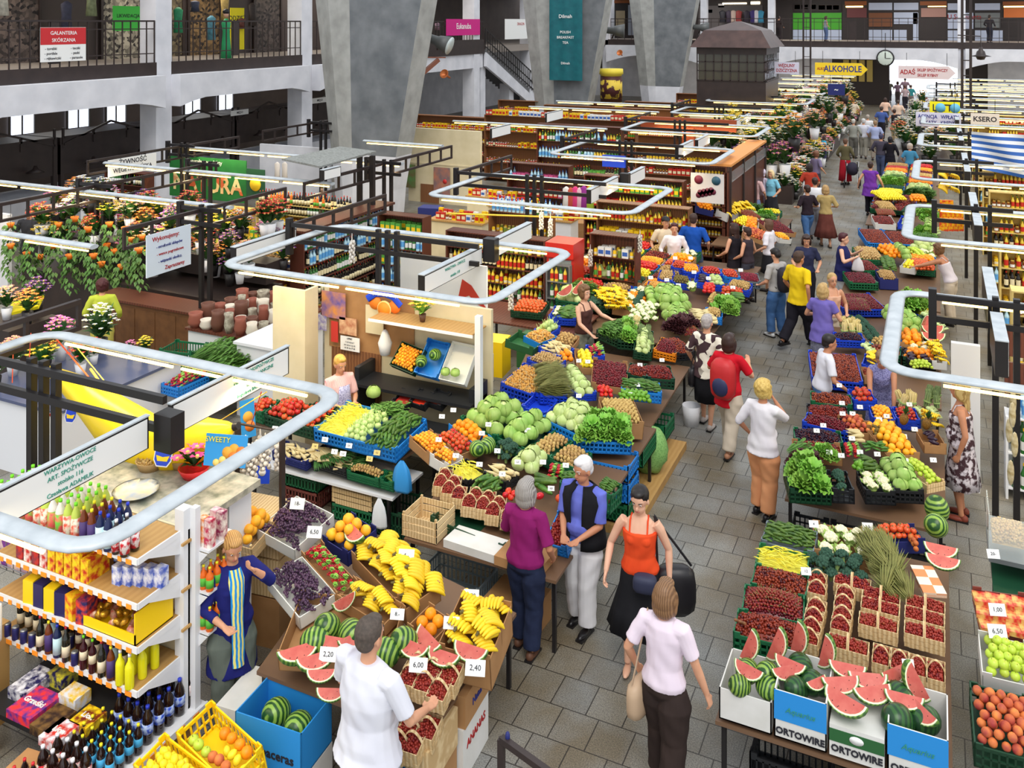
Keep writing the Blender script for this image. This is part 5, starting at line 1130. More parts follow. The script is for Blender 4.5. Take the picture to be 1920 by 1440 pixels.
for i,(x,y,l)in enumerate([(1030,925,'farthest left of the fruit stand punnets'),(1105,955,'second in the back row of the fruit stand'),(1185,985,'farthest right of the fruit stand punnets'),(985,990,'half hidden by the white T-shirt'),(1130,1060,'over the tall white weave, right'),(1060,1020,'under the large price card'),(1075,1120,'in the lower row, right'),(985,1115,'in the lower row, middle'),(1000,1190,'lowest of the fruit stand punnets'),(925,1180,'lowest beside the white T-shirt')]):
 punnet(FS,*f(x,y),.15,.2,.13,l,lift=.04 if i<6 else-.16,rz=.1)
# boxes stacked on the floor in front
def box3(x,y,z,w,d,h,rz,color,label,lid=True,name='cardboard_box',print_=None,tcol=None,size=.06):
 o=empty(name,(x,y,z),label,'box',rz=rz);q=MB()
 if lid:q.box(0,0,0,w,d,h)
 else:
  q.box(0,0,0,w,d,.01);q.box(0,0,0,w,.01,h);q.box(0,d-.01,0,w,d,h);q.box(0,0,0,.01,d,h);q.box(w-.01,0,0,w,d,h)
 q.obj('carton',CRM[color],o)
 if print_:
  for t,xx,zz,sz,face in print_:
   if face=='f':text(t,sz,upright((w*xx,-.003,h*zz),(0,-1,0)),tcol or M_ink,o,name='print',bold=.02)
   else:text(t,sz,upright((w+.003,d*xx,h*zz),(1,0,0)),tcol or M_ink,o,name='print',bold=.02)
 return o
box3(-5.02,5.55,.3,.62,.42,.36,.06,'bcard','blue open box with a whole watermelon, below the slices',lid=False,print_=[('Gabaceras',.55,.35,.10,'f')])
for x,y,l in[(-4.8,5.78,'left'),(-4.55,5.74,'right')]:one('watermelon',Matrix.Translation((x,y,.56))@Euler((.4,.3,x)).to_matrix().to_4x4(),'whole watermelon in the low blue box, '+l,s=.85)
box3(-5.0,5.56,0,.6,.42,.29,.06,'wcard','white banana carton under the blue melon box',print_=[('THA',.5,.4,.12,'f')],tcol=M_inkb)
box3(-5.38,5.72,0,.34,.5,.48,.1,'wcard','tall white and blue banana carton standing on the floor',print_=[('FRISCHE BANANEN',.5,.3,.04,'s'),('BANANAS',.5,.7,.06,'f')],tcol=M_inkb)
box3(-3.98,5.86,0,.52,.5,.34,.05,'card','brown carton on the floor under the punnets',print_=[('POLSKA',.5,.5,.08,'s')])
box3(-3.94,5.84,.34,.5,.5,.3,.05,'wood','pale wooden crate under the lower row of punnets')
box3(-4.0,6.38,.0,.56,.5,.42,.05,'wcard','white carton with red and green lettering at the aisle side',print_=[('ANANAS',.5,.62,.09,'s')],tcol=M_inkr)
box3(-3.98,6.4,.42,.55,.5,.26,.05,'card','brown carton on the white one at the aisle side',print_=[('Natura',.5,.5,.08,'s')],tcol=M_inkb)
carrier(Vector((-3.62,5.8,.52)),flat('bright_blue_film',20,140,220,rough=.3),'bright blue plastic bag hanging below the punnets',h=.34,w=.2)
# grocery gondola on the left
GXr,GXl,GYf,GYb=-5.8,-7.5,5.3,5.76
g=empty('shelf_unit',(GXr,GYb,0),'white grocery shelf unit with orange price strips, nearest the camera','shelf')
MB().box(-.05,-.02,0,.05,.08,1.98).obj('upright',CRM['whitew'],g);MB().box(-1.7,-.01,0,-1.62,.07,1.98).obj('upright',CRM['whitew'],g)
MB().box(-1.7,.03,.2,.05,.05,1.8).obj('back_panel',M_cream,g)
shz=[1.80,1.44,1.09,.74]
for z in shz:
 b=MB().box(-1.7,-.46,z-.025,0,.02,z).obj('shelf_board',M_ply,g)
 e=MB().box(-1.7,-.475,z-.045,.005,-.46,z+.004);e.box(-.002,-.46,z-.045,.012,.0,z+.004);e.obj('edge_strip',CRM['whitew'],b)
 t=MB();[t.box(-1.66+k*.11+ru(0,.03),-.482,z-.05,-1.62+k*.11+.03,-.478,z-.012)for k in range(15)];t.obj('price_strip',flat('orange_label',250,150,40),b)
 MB().slab([(.0,-.4,z-.03),(0,0,z-.03),(0,0,z-.2)],.01).obj('bracket',CRM['whitew'],b)
for z in(1.72,1.33,1.0):
 b=MB().box(.05,-.05,z-.02,.07,.45,z).obj('shelf_board',M_ply,g);
side=empty('side_shelf',(-5.72,5.84,0),'white shelves with juice on the aisle end of the shelf unit','shelf')
MB().box(-.03,-.03,0,.03,.03,1.98).obj('upright',CRM['whitew'],side)
for z in(1.62,1.26,.92):MB().box(-.02,.02,z-.02,.13,.36,z).obj('shelf_board',CRM['whitew'],side);MB().slab([(.0,.02,z-.03),(.12,.02,z-.03),(0,.02,z-.16)],.01).obj('bracket',CRM['whitew'],side)
BT={}
def bottle(key,h,r,body,cap,lab=None,neck=.35,labz=(.3,.55),shape='pet'):
 """template bottle: body with cap and label as parts"""
 if key in BT:return BT[key]
 p=[(r*.55,0),(r*.95,.01),(r,.03),(r,h*.5),(r*.93,h*.56),(r,h*.62),(r*.8,h*.74),(r*.35,h*.88),(r*.3,h*.95),(0,h*.95)]if shape=='pet' else[(r*.9,0),(r,.01),(r,h*.58),(r*.9,h*.66),(r*.36,h*.8),(r*.32,h*.95),(0,h*.95)]if shape=='glass' else[(r*.9,0),(r,.01),(r,h*.85),(r*.85,h*.93),(0,h*.93)]
 bm=MB().lathe(p,12).mesh('bottle_body',[body]);cr=r*(.36 if shape!='jar' else .9);cm=MB().lathe([(cr,h*.92),(cr,h),(0,h)],10).mesh('cap',[cap]);lm=MB().lathe([(r*1.015,h*labz[0]),(r*1.015,h*labz[1])],12).mesh('label',[lab])if lab else None
 BT[key]=(bm,cm,lm);return BT[key]
def place_b(key,p,label,group,name='bottle',rz=0,s=1):
 bm,cm,lm=BT[key];o=put(bm,name,loc=p,rot=(0,0,rz));T(o,label,name,group);
 if s!=1:o.scale=(s,s,s)
 put(cm,'cap' if name=='bottle' else 'lid',o)
 if lm:put(lm,'wrapper',o)
 return o
cola=flat('dark_cola',34,18,14,rough=.12,coat=.6);M_redl=mat('red_cola_label',(190,24,40),(225,215,215),scale=24,sharp=.06)
bottle('pepsi',.30,.044,cola,flat('blue_cap',40,60,190),mat('blue_label',(40,80,200),(180,200,240),scale=26,sharp=.06));bottle('yel',.24,.034,cola,flat('yellow_cap',236,224,40),flat('sky_label',70,170,220));bottle('whi',.29,.044,cola,flat('white_cap',230,230,236),M_redl);bottle('redc',.23,.034,cola,flat('red_cap',206,40,50),M_redl)
bottle('big',.34,.052,cola,flat('grey_cap',190,190,196),M_redl)
b=empty('display_step',(-6.02,5.3,.28),'white stepped base filled with cola bottles','shelf base')
MB().box(-.36,-1.05,-.04,.36,.62,.0).obj('board',CRM['whitew'],b);e=MB();e.box(.35,-1.05,-.05,.37,.62,.01);e.obj('edge_strip',CRM['whitew'],b);t=MB();[t.box(.371,-1.0+k*.16,-.055,.375,-.93+k*.16,-.0)for k in range(10)];t.obj('price_strip',flat('orange_label',250,150,40),b)
MB().box(-.34,-1.0,-.28,.3,.6,-.04).obj('plinth',CRM['card'],b)
o=MB().box(.372,-1.0,-.10,.376,-.45,-.02).obj('red_banner',flat('red_banner',206,30,50),b)
def rows_(key,x0,x1,y0,y1,n,m_,label,group,z=.28):
 for i in range(n):
  for j in range(m_):place_b(key,(x0+(x1-x0)*j/max(1,m_-1)+ru(-.006,.006),y0+(y1-y0)*i/max(1,n-1)+ru(-.006,.006),z),label,group,rz=rnd()*6)
rows_('pepsi',-6.1,-5.78,5.38,5.72,4,4,'blue capped cola bottle on the stepped base','blue capped cola bottles');rows_('big',-5.9,-5.78,5.84,5.84,1,2,'large grey capped cola bottle at the far end of the stepped base','large cola bottles')
rows_('yel',-6.16,-5.76,5.0,5.27,4,5,'small yellow capped cola bottle in the middle of the stepped base','yellow capped cola bottles');rows_('whi',-6.2,-5.88,4.76,4.88,2,4,'white capped cola bottle on the stepped base','white capped cola bottles');rows_('redc',-6.28,-5.88,4.40,4.66,4,5,'small red capped cola bottle nearest the bottom edge','red capped cola bottles')
# top shelf: soft drinks
drinks=[('d_green',.31,.04,flat('kiwi_juice',190,210,90,rough=.2),flat('lime_cap',120,220,40),mat('fruit_label',(230,90,70),(240,240,220),scale=22,sharp=.1)),('d_rose',.3,.042,flat('pale_drink',226,220,214,rough=.2),flat('lime_cap',120,220,40),mat('grapefruit_label',(226,90,90),(110,190,70),scale=18,sharp=.1)),('d_tea',.3,.036,flat('brown_tea',110,52,20,rough=.15),flat('yellow_cap',236,224,40),flat('purple_label',70,50,110)),('d_blue',.3,.038,flat('dark_water',30,40,80,rough=.15),flat('blue_cap',40,60,190),flat('pale_label',190,220,230)),('d_cola',.28,.038,cola,flat('white_cap',230,230,236),M_redl)]
for k_,h,r,bm,cm,lm in drinks:bottle(k_,h,r,bm,cm,lm,labz=(.12,.62))
for i in range(17):
 for j in range(4):
  x=GXr-.12-i*.093;key='d_cola' if i<2 else 'd_blue' if i<4 else 'd_tea' if i<6 else('d_rose','d_green')[(i//2)%2]
  if i in(0,1)and j>1:continue
  if i<6 and j==3:continue
  place_b(key,(x+ru(-.006,.006),GYf-.02+j*.1,1.801),'bottle of %s on the top shelf of the grocery unit'%{'d_cola':'cola','d_blue':'dark blue drink','d_tea':'brown tea drink','d_rose':'grapefruit drink','d_green':'green capped kiwi drink'}[key],'soft drinks on the top shelf',rz=rnd()*6)
def pack(x,y,z,w,d,h,color,label,name='packet',grp='packets on the grocery shelves',c2=None,rz=0,cat='packet'):
 m=mat('pack_%s_%s'%(color,c2),color,c2,scale=18,rough=.35,sharp=.12)if c2 else flat('pack_%s'%(color,),*color,rough=.35)
 o=MB().box(-w/2,-d/2,0,w/2,d/2,h).obj(name,m);o.location=(x,y,z);o.rotation_euler=(0,0,rz);T(o,label,cat,grp);return o
YEL,NAV,RED_,WHI=(244,206,30),(38,36,90),(222,70,40),(228,230,240)
for i in range(9):pack(-6.42-i*.1,5.42,1.441,.085,.22,.19+.03*(i%2),YEL if i<5 else(228,220,214)if i%2 else(110,40,60),'yellow tea box on the second shelf of the grocery unit' if i<5 else 'pale or dark tea box at the left of the second shelf','tea_box',c2=(190,40,30))
for i in range(5):pack(-6.16+i*.085,5.44+i*.03,1.441,.085,.085,.155,WHI,'white milk carton with a blue foot on the second shelf','milk_carton',c2=(60,90,190),grp='milk cartons')
for i in range(4):place_b('pepsi',(-6.38+i*.06,5.6,1.441),'dark tin behind the milk cartons','tins behind the milk',s=.5)
for i in range(12):pack(-5.95-(i%6)*.13-.5,5.36+(i//6)*.16,1.091,.11,.13,.2,[RED_,RED_,NAV,YEL,NAV,YEL][i%6],'coffee packet, red, navy or yellow, on the third shelf','coffee_packet',c2=YEL if i%2 else NAV,rz=ru(-.2,.2))
tr=empty('carton_tray',(-6.13,5.5,1.09),'bright yellow display tray of golden sweets on the third shelf','tray');q=MB();q.box(-.3,-.2,0,.3,-.19,.09);q.box(.29,-.2,0,.3,.2,.26);q.box(-.3,-.2,0,.3,.2,.01);q.box(-.3,-.2,0,-.29,.2,.1);q.obj('carton',CRM['yellow'],tr)
for i in range(26):
 q=MB();q.sph((0,0,0),(.045,.032,.028),nu=7,nv=5,fn=lambda d:1+.2*math.sin(9*d.x+7*d.y));o=q.obj('sweet_bag',mat('gold_foil',(214,160,40),(120,80,20),scale=30,metal=.6,rough=.3)if i%3 else mat('red_foil',(180,40,40),(230,210,180),scale=20,rough=.35));o.location=(-6.38+(i%7)*.075,5.36+(i//7)*.085,1.15+(i%3)*.03);o.rotation_euler=(rnd(),rnd(),rnd()*6);T(o,'gold or red wrapped sweet bag in the yellow display tray','sweets','sweets in the yellow tray')
mixed=['d_tea','d_blue','pepsi','whi','d_cola']
bottle('wine',.32,.036,flat('dark_wine_glass',30,30,24,rough=.1,coat=.5),flat('red_cap',206,40,50),flat('cream_label',222,208,180),shape='glass',labz=(.15,.45));bottle('lemon',.30,.04,flat('lemon_drink',228,222,30,rough=.2),flat('white_cap',230,230,236),shape='glass');bottle('syrup',.3,.034,flat('syrup',60,20,26,rough=.15),flat('lime_cap',120,220,40),flat('cream_label',222,208,180),shape='glass');bottle('can',.12,.033,flat('navy_can',50,50,110,rough=.3,metal=.4),M_steel,None,shape='jar')
for i in range(15):
 for j in range(3):
  key='lemon' if i<2 else('wine','syrup','wine','d_blue','can','syrup','d_tea')[(i*3+j)%7]if i<11 else('can','wine')[j%2]
  place_b(key,(GXr-.09-i*.105,GYf-.0+j*.13,.741),{'lemon':'yellow lemon drink bottle','wine':'dark wine bottle','syrup':'syrup bottle','d_blue':'dark blue drink bottle','can':'navy drink can','d_tea':'brown tea bottle'}[key]+' on the fourth shelf of the grocery unit','bottles on the fourth shelf',rz=rnd()*6,s=.92)
for x,y,w,d,h,c,c2,l in[(-6.75,5.1,.28,.3,.07,(90,50,140),(240,60,60),'purple and red chocolate display box'),(-6.98,5.25,.2,.3,.09,NAV,WHI,'navy open box of chocolate bars'),(-6.46,5.05,.22,.26,.07,(50,34,30),(120,90,50),'dark brown chocolate display box'),(-6.22,5.18,.2,.2,.07,(120,40,24),YEL,'brown and yellow bar display box'),(-6.3,4.98,.2,.22,.07,(200,50,36),WHI,'red bar display box'),(-6.52,5.3,.2,.16,.1,(240,196,40),WHI,'yellow sweet box'),(-6.82,5.42,.2,.16,.1,(222,214,60),NAV,'lime and navy sweet box')]:pack(x,y,.42,w,d,h,c,l+' on the lowest shelf','display_box',c2=c2,grp='chocolate boxes')
lo=MB().box(-7.2,4.95,.38,-6.1,5.6,.42).obj('low_shelf',CRM['black']);T(lo,'dark low shelf of chocolate boxes under the grocery unit','shelf');q=MB();[q.box(x,y,0,x+.04,y+.04,.38)for x in(-7.15,-6.2)for y in(5.0,5.5)];q.obj('leg',CRM['black'],lo)
bottle('carrot',.2,.034,flat('carrot_juice',224,106,26,rough=.2),flat('yellow_cap',236,224,40),flat('green_label',90,180,60),shape='glass',labz=(.15,.5))
for z in(1.26,.92):
 for j in range(2):
  for i in range(3):place_b('carrot',(-5.685+j*.07,5.9+i*.085,z),'orange carrot juice bottle on the %s white side shelf'%('middle' if z>1 else 'lower'),'carrot juice bottles')
for i in range(4):pack(-5.7+(i%2)*.07,5.92+(i//2)*.14,1.62,.065,.07,.24,[(240,130,30),(190,40,80),(226,150,170),(150,40,90)][i],'orange or pink juice carton on the upper white side shelf','juice_carton',c2=(240,230,220),grp='juice cartons')
for x,y,t in[(-6.22,5.18,'Lion'),(-6.3,4.98,'Lion'),(-6.75,5.1,'Grześki')]:text(t,.07,Matrix.Translation((0,0,.072)),M_paper,[o for o in bpy.data.objects if o.name.startswith('display_box')and abs(o.location.x-x)+abs(o.location.y-y)<.01][0],name='print',bold=.02)
# counter left of the shelf: wood cabinet, speckled worktop
cb=empty('cabinet',(-7.62,4.9,0),'brown wooden cabinet with two doors, at the left edge','cabinet');MB().box(-.6,-.3,0,.26,.42,.86).obj('carcass',M_ply,cb)
for x in(-.2,.03):
 d=MB().box(x,-.32,.06,x+.21,-.3,.84).obj('door',M_wood,cb);MB().tube([(x+(.17 if x<0 else .04),-.335,.55),(x+(.17 if x<0 else .04),-.35,.62),(x+(.17 if x<0 else .04),-.335,.69)],.006,6).obj('handle',M_steel,d)
wt=empty('counter',(-6.9,4.0,0),'speckled worktop on a white counter in the bottom left corner','counter');MB().box(-1.3,-.5,.55,.22,.55,.6).obj('worktop',mat('speckled_worktop',(150,136,120),(96,84,74),scale=60,rough=.4),wt);MB().box(-1.25,-.45,0,.17,.5,.55).obj('counter_body',CRM['whitew'],wt)
box3(-6.42,4.52,0,.34,.3,.42,.1,'card','brown carton standing between the counter and the cola bottles')
rk=empty('wire_rack',(-7.9,5.75,0),'wire rack of magazines behind the wooden cabinet','rack');q=MB();[q.tube([(-.3+k*.1,0,.9),(-.3+k*.1,0,1.6)],.006,5)for k in range(8)];[q.tube([(-.35,-.02,z),(.42,-.02,z)],.006,5)for z in(.95,1.1,1.25,1.4,1.55)];q.obj('wires',M_steel,rk);MB().box(-.35,0,.92,.42,.05,1.6).obj('magazines',mat('magazine_covers',(120,60,140),(226,200,190),scale=14,kind='cells',sharp=.2),rk)
for k in range(2):MB().box(-.33+k*.7,0,0,-.3+k*.7,.04,.95).obj('leg',M_steel,rk)
rl_=MB().lathe([(.04,0),(.042,.02),(.042,.3),(.03,.3),(0,.3)],12).obj('paper_roll',M_paper);rl_.location=(-7.22,5.1,.86);T(rl_,'white kitchen paper roll standing on the wooden cabinet','paper roll')
# yellow crates
YC=Plane((-5.2,4.9,.58),sx=0,sy=.25)
for(a,b,c,l,kk)in[((330,1378),(425,1472),(398,1316),'yellow plastic crate of apples and pears, at the bottom edge',0),((250,1438),(350,1520),(322,1386),'yellow plastic crate of lemons, cut by the bottom edge',1)]:
 A,u,v,n=frame3(YC,a,b,c);crate('plastic',A,u,v,n,.24,l,'yellow')
 if kk:fill('lemon',A-n*.06,u,v,n,'in the front yellow crate',mound=.02)
 else:
  for goods,pr in(('greenapple',(.05,.0,.5,.5)),('peach',(.4,.05,1,.5)),('orange',(.3,.55,.9,1)),('lemon',(.5,.3,1,.8))):fill(goods,A-n*.09,u,v,n,'in the yellow crate at the bottom edge',part=pr,layers=1,s=1.05)
st=MB().box(-5.5,4.45,0,-4.75,5.3,.33).obj('cardboard_box',CRM['card']);T(st,'brown carton carrying the yellow crates','box')
o=empty('stair_rail',(-3.1,5.45,0),'dark metal handrail end with a blue tie at the bottom edge','railing');q=MB();a0=Q(940,1385,.95);a1=Q(1030,1450,.95);q.bar(a0-o.location,a1-o.location+(a1-a0)*2,.045);q.obj('rail',M_dark,o);MB().bar((a0-o.location)-Vector((0,0,.95)),a0-o.location,.045).obj('post',M_dark,o)
q=MB().sph(a0+Vector((.05,0,.03)),(.02,.02,.04),nu=6,nv=5);T(q.obj('blue_tie',CRM['navy']),'small blue tie knotted round the dark handrail','tie')
# top of the grocery unit behind: newspapers, platter, flowers, garlic
ct=empty('display_counter',(-6.5,6.3,0),'white display counter behind the drinks, covered with papers and flowers','counter');MB().box(-1.1,-.5,1.66,.62,.55,1.72).obj('counter_top',mat('magazine_spread',(196,190,176),(110,116,104),scale=9,rough=.3),ct);MB().box(-1.0,-.45,0,-.95,.5,1.66).obj('side',CRM['whitew'],ct);MB().box(.5,.2,0,.55,.5,1.66).obj('side',CRM['whitew'],ct)
pl_=MB().lathe([(0,.0),(.16,.0),(.2,.03),(.21,.035),(.16,.01),(0,.01)],24).obj('platter',mat('painted_plate',(230,214,160),(150,170,200),scale=8,rough=.3));pl_.location=(-6.75,6.15,1.725);T(pl_,'large painted oval platter on the display counter','plate')
for x,y,l in[(-7.0,6.55,'left'),(-6.75,6.72,'right')]:
 b_=MB().lathe([(.0,0),(.1,0),(.14,.09),(.13,.09),(.09,.01)],16).obj('wicker_bowl',mat('wicker',(190,160,110),(140,110,66),scale=50,kind='wave'));b_.location=(x,y,1.72);T(b_,'wicker bowl of dried mushrooms on the display counter, %s one'%l,'bowl');heap('nut',Vector((x-.1,y-.1,1.79)),Vector((.2,0,0)),Vector((0,.2,0)),Vector((0,0,1)),'in the %s wicker bowl'%l,mound=.03)
pk=mat('magenta_petal',(226,40,130),(240,90,160),scale=12);
def bouquet(loc,n,r,h,petal,label,name='flower_bunch',pot=None,pr=.1,ph=.14,fs=.035,leafm=None,seed=1,leaves=26,flat_=False,dome=1.0):
 o=empty(name,loc,label,'flowers' if not pot else 'potted plant');q=MB();z0=ph if pot else 0
 if pot:MB().lathe([(pr*.7,0),(pr,ph),(pr*.92,ph),(pr*.6,.02)],14).obj('pot',pot,o)
 for k in range(leaves):
  a=rnd()*6.3;e=ru(.3,1.15);q.leaf((0,0,z0),(r*e*math.cos(a),r*e*math.sin(a),z0+h*ru(.2,.95)),r*.22,lift=h*.15,side=(math.cos(a),math.sin(a),.4))
 q.obj('leaves',leafm or Mt['darkleaf'],o);q=MB()
 for k in range(n):
  a=k*2.4;e=math.sqrt((k+.5)/n);zz=z0+h*(1-.55*e*e*dome)+ru(-.02,.02);c=Vector((r*e*math.cos(a),r*e*math.sin(a),zz))
  for j in range(6):b=j*PI/3+rnd();q.leaf(c,c+Vector((fs*math.cos(b),fs*math.sin(b),fs*.35)),fs*.38,m=0,lift=fs*.2)
  q.sph(c+Vector((0,0,fs*.15)),fs*.28,1,5,4)
 q.obj('blossoms',[petal,flat('flower_eye',240,220,120)],o);return o
bouquet((-6.5,6.62,1.72),9,.17,.2,pk,'magenta gerberas in a red bowl under the banana boat',pot=flat('red_bowl',214,40,44,rough=.25),pr=.15,ph=.09,fs=.075)
for k,(x,y,z)in enumerate([(-6.33,7.15,1.98),(-6.22,7.12,1.94),(-6.12,7.2,2.02),(-6.02,7.3,2.0),(-6.27,7.3,2.0)]):one('garlicbraid',Matrix.Translation((x,y,z-.05))@Matrix.Diagonal((.85,.85,.85,1)),'thick string of white garlic hanging over the wooden crates','garlic strings over the wooden crates')
q=MB().tube([(-6.5,7.2,2.0),(-5.9,7.25,2.0)],.012,6);T(q.obj('hanging_rod',M_dark),'thin dark rod carrying the strings of garlic','rod');q=MB();[q.box(x,7.18,0,x+.03,7.24,2.0)for x in(-6.5,-5.93)];q.obj('rod_leg',M_dark,bpy.data.objects['hanging_rod'])
WC=Plane((-6.0,7.0,1.28),sx=0,sy=.1)
for i in range(4):box3(-6.5,6.92,.5+i*.19,.72,.42,.17,.12,'wood','pale wooden fruit crate stacked under the garlic, number %s from the floor'%['one','two','three','four'][i],name='wooden_crate')
box3(-6.5,6.92,.0,.72,.42,.48,.12,'card','brown carton under the stack of pale wooden crates')
for i,(x,y)in enumerate([(-6.35,7.1),(-6.15,7.05),(-6.5,7.2)]):punnet(Plane((0,0,1.36)),*[0,0],.16,.2,.1,'x')if False else None
# banana boat, its cords and stickers
bb=empty('inflatable_banana',(-6.9,7.0,2.2),'long yellow inflatable banana hanging behind the nearest signs','inflatable');pts=[];rs=[]
pp=[(85,690,.045),(110,705,.10),(155,735,.2),(215,790,.30),(270,830,.34),(330,832,.36),(385,822,.26),(428,805,.10),(440,800,.03)]
YB=[7.1,7.05,6.95,6.85,6.8,6.8,6.85,6.9,6.92]
for(x,y,r),Y_ in zip(pp,YB):pts.append(QY(x,y,Y_)-Vector((-6.9,7.0,2.2)));rs.append(r*.8)
P2=[];R2=[]
for i in range(len(pts)-1):
 for t in(0,.34,.67):P2.append(pts[i].lerp(pts[i+1],t));R2.append(rs[i]+(rs[i+1]-rs[i])*t)
P2.append(pts[-1]);R2.append(rs[-1]);MB().tube(P2,R2,16,flat=1.0,up=(0,1,0)).obj('hull',flat('inflatable_yellow',248,214,20,rough=.3),bb)
MB().tube([pts[-1],pts[-1]+Vector((.05,.0,.02))],[.045,.035],8).obj('tip',M_black,bb)
def sticker(p,w,h,parent_label,facing=(.25,-1,.35)):
 z=Vector(facing).normalized();x=Vector((0,0,1)).cross(z).normalized();y=z.cross(x);o=empty('round_label',(0,0,0),parent_label,'label',M=frameM(p,x,y,z))
 pts_=[(-w/2,h/2,0),(-w/2,-h*.25,0),(-w*.3,-h/2,0),(w*.3,-h/2,0),(w/2,-h*.25,0),(w/2,h/2,0)]
 MB().slab([(a*1.12,b*1.1,-.002)for a,b,c in pts_],.004).obj('border',M_paper,o);MB().slab(pts_,.003).obj('field',CRM['blue'],o);MB().slab([(-w*.42,-h*.05,.003),(-w*.3,-h*.3,.003),(w*.3,-h*.3,.003),(w*.42,-h*.05,.003),(0,-h*.12,.003)],.002).obj('swoosh',flat('label_yellow',250,214,40),o)
 text('COBANA',w*.22,Matrix.Translation((0,h*.25,.006)),M_paper,o,bold=.02);return o
sticker(QY(306,852,6.5),.17,.2,'blue COBANA label on the near end of the banana boat');sticker(QY(133,775,6.78),.12,.17,'blue label on the far end of the banana boat')
def cord(a,b,m,label,r=.006,sag=0):
 a,b=Vector(a),Vector(b);o=MB().tube([a.lerp(b,t/6)-Vector((0,0,sag*math.sin(PI*t/6)))for t in range(7)],r,5).obj('cord',m);T(o,label,'cord','cords tying things to the light frames');return o
cord(QY(105,635,7.1),QY(190,735,6.9),M_rope_o,'orange cord from the light frame to the middle of the banana boat',.009);cord(QY(135,640,7.1),QY(200,720,6.85),M_rope_y,'yellow cord from the light frame to the banana boat',.006);cord(QY(58,625,7.2),QY(54,692,6.0),M_rope_o,'orange cord at the top of the nearest gantry');cord(QY(25,650,7.3),QY(23,718,7.2),M_rope_o,'short orange cord at the left edge');cord(QY(170,692,7.0),QY(195,728,6.85),M_rope_y,'short yellow loop at the banana boat',.014)
cord(Q(490,735,2.6),QY(470,800,8.3),M_rope_o,'orange cord beside the fruit poster');cord(QY(370,815,8.0),Q(500,735,2.6),M_rope_y,'thin yellow cord slanting over the banana boat tip')
# posters near the banana boat
def poster(p,w,h,facing,base,label,lines=(),discs=(),name='poster',cat='poster',th=.012,up=(0,0,1)):
 z=Vector(facing).normalized();x=Vector(up).cross(z).normalized();y=z.cross(x);o=empty(name,(0,0,0),label,cat,M=frameM(Vector(p),x,y,z));MB().box(-w/2,-h/2,-th,w/2,h/2,0).obj('sheet',base,o)
 if discs:
  ms=[];
  for k,(dx,dy,r,c)in enumerate(discs):q=MB().lathe([(r,0),(r,.004+k*.0007),(0,.004+k*.0007)],16,c=(dx*w,dy*h,0));q.obj('picture',flat('disc_%s'%(c,),*c,rough=.5),o)
 for t,dx,dy,sz,m in lines:text(t,sz,Matrix.Translation((dx*w,dy*h,.008)),m,o)
 return o
M_sky=flat('sky_blue_print',50,150,214);OR1,OR2=(240,170,60),(232,130,50)
poster(QY(423,845,6.35),.40,.27,(.3,-1,.25),M_sky,'blue SWEETY poster with orange fruit below the banana boat',lines=[('SWEETY',-.2,.33,.065,flat('poster_yellow',240,220,60))],discs=[(.2,.05,.05,OR1),(.38,-.02,.05,OR2),(.05,-.05,.05,OR1),(.2,-.2,.05,OR2),(-.05,-.3,.035,(250,214,120)),(-.2,-.38,.03,(250,214,120))])
poster(QY(465,785,8.2),.17,.42,(1,-.5,.2),M_sky,'narrow blue fruit poster seen nearly edge on',discs=[(0,.05,.06,OR1),(.1,-.2,.06,OR2)])
poster(QY(492,880,7.9),.16,.3,(.5,-1,.2),CRM['blue'],'blue paper fruit label hanging by the green crates',discs=[(0,-.1,.04,(240,240,240))])
cal=poster(QY(103,795,6.6),.13,.22,(.5,-1,.1),M_paper,'white wall calendar hanging on the nearest gantry',discs=(),name='calendar',cat='calendar');MB().box(-.065,.08,0,.065,.11,.004).obj('picture',flat('calendar_picture',170,50,40),cal)
# vegetable stalls beside the aisle
SFX=[' of the second right stall',' of the third right stall',' of the fourth right stall',' of the fifth right stall',' of the nearest right stall',' of the corner stall',' of the second left stall',' of the third left stall']
def GO(pl,f,rows):
 for r in rows.split('\n'):
  t=(r+'||||').split('|');x=[float(k)for k in t[0].split()];wh=t[3];kd=t[1].split()
  for k,s in enumerate(SFX):wh=wh.replace('@%d'%k,s)
  kw=eval('dict(%s)'%t[4]);go(pl,f,x[:2],x[2:4],x[4:6],{'p':'plastic','w':'wood','c':'card','t':'tray'}[kd[0]]if kd else None,kd[1]if kd else None,float(kd[2])if kd else 0,t[2]or None,wh,**kw)
M_shelfy=flat('warm_shelf',226,196,120)
# left stall behind the fruit stand
f=cropper(480,740,5.333);L2=Plane((-6.0,9.0,1.0),sx=0,sy=.12)
A,u,v,n=go(L2,f,(575,345),(1390,560),(880,60),'plastic','lblue',.16,None,'',label='long light blue crate of beans, kohlrabi and cucumbers')
heap('beany',A,u,v,n,'at the left of the long light blue crate',part=(0,0,.34,1),mound=.05);fill('kohlrabi',A,u,v,n,'in the middle of the long light blue crate',part=(.34,0,.64,.9),mound=.04);fill('cucumber',A,u,v,n,'at the right of the long light blue crate',part=(.64,0,1,1),mound=.05,along='v')
fill('parsley',A,u,v,n,'behind the kohlrabi of the long light blue crate',part=(.35,.75,.75,1.15),layers=1)
go(L2,f,(80,200),(330,280),(240,10),'plastic','dgreen',.15,'tomato','in the left dark green crate behind the light frame',mound=.06,s=1.15)
go(L2,f,(335,278),(570,345),(530,60),'plastic','dgreen',.15,'tomato','in the right dark green crate behind the light frame',mound=.05,s=.9)
go(L2,f,(-90,140),(60,190),(50,10),'plastic','green',.15,'tomato','in the small green crate behind the orange cord',mound=.02,s=.9)
table('market_table',[(-8.3,9.35),(-5.85,9.35),(-5.75,10.1),(-8.2,10.1)],.84,'table carrying the light blue crate and the tomatoes',m=flat('worn_table',112,84,62))
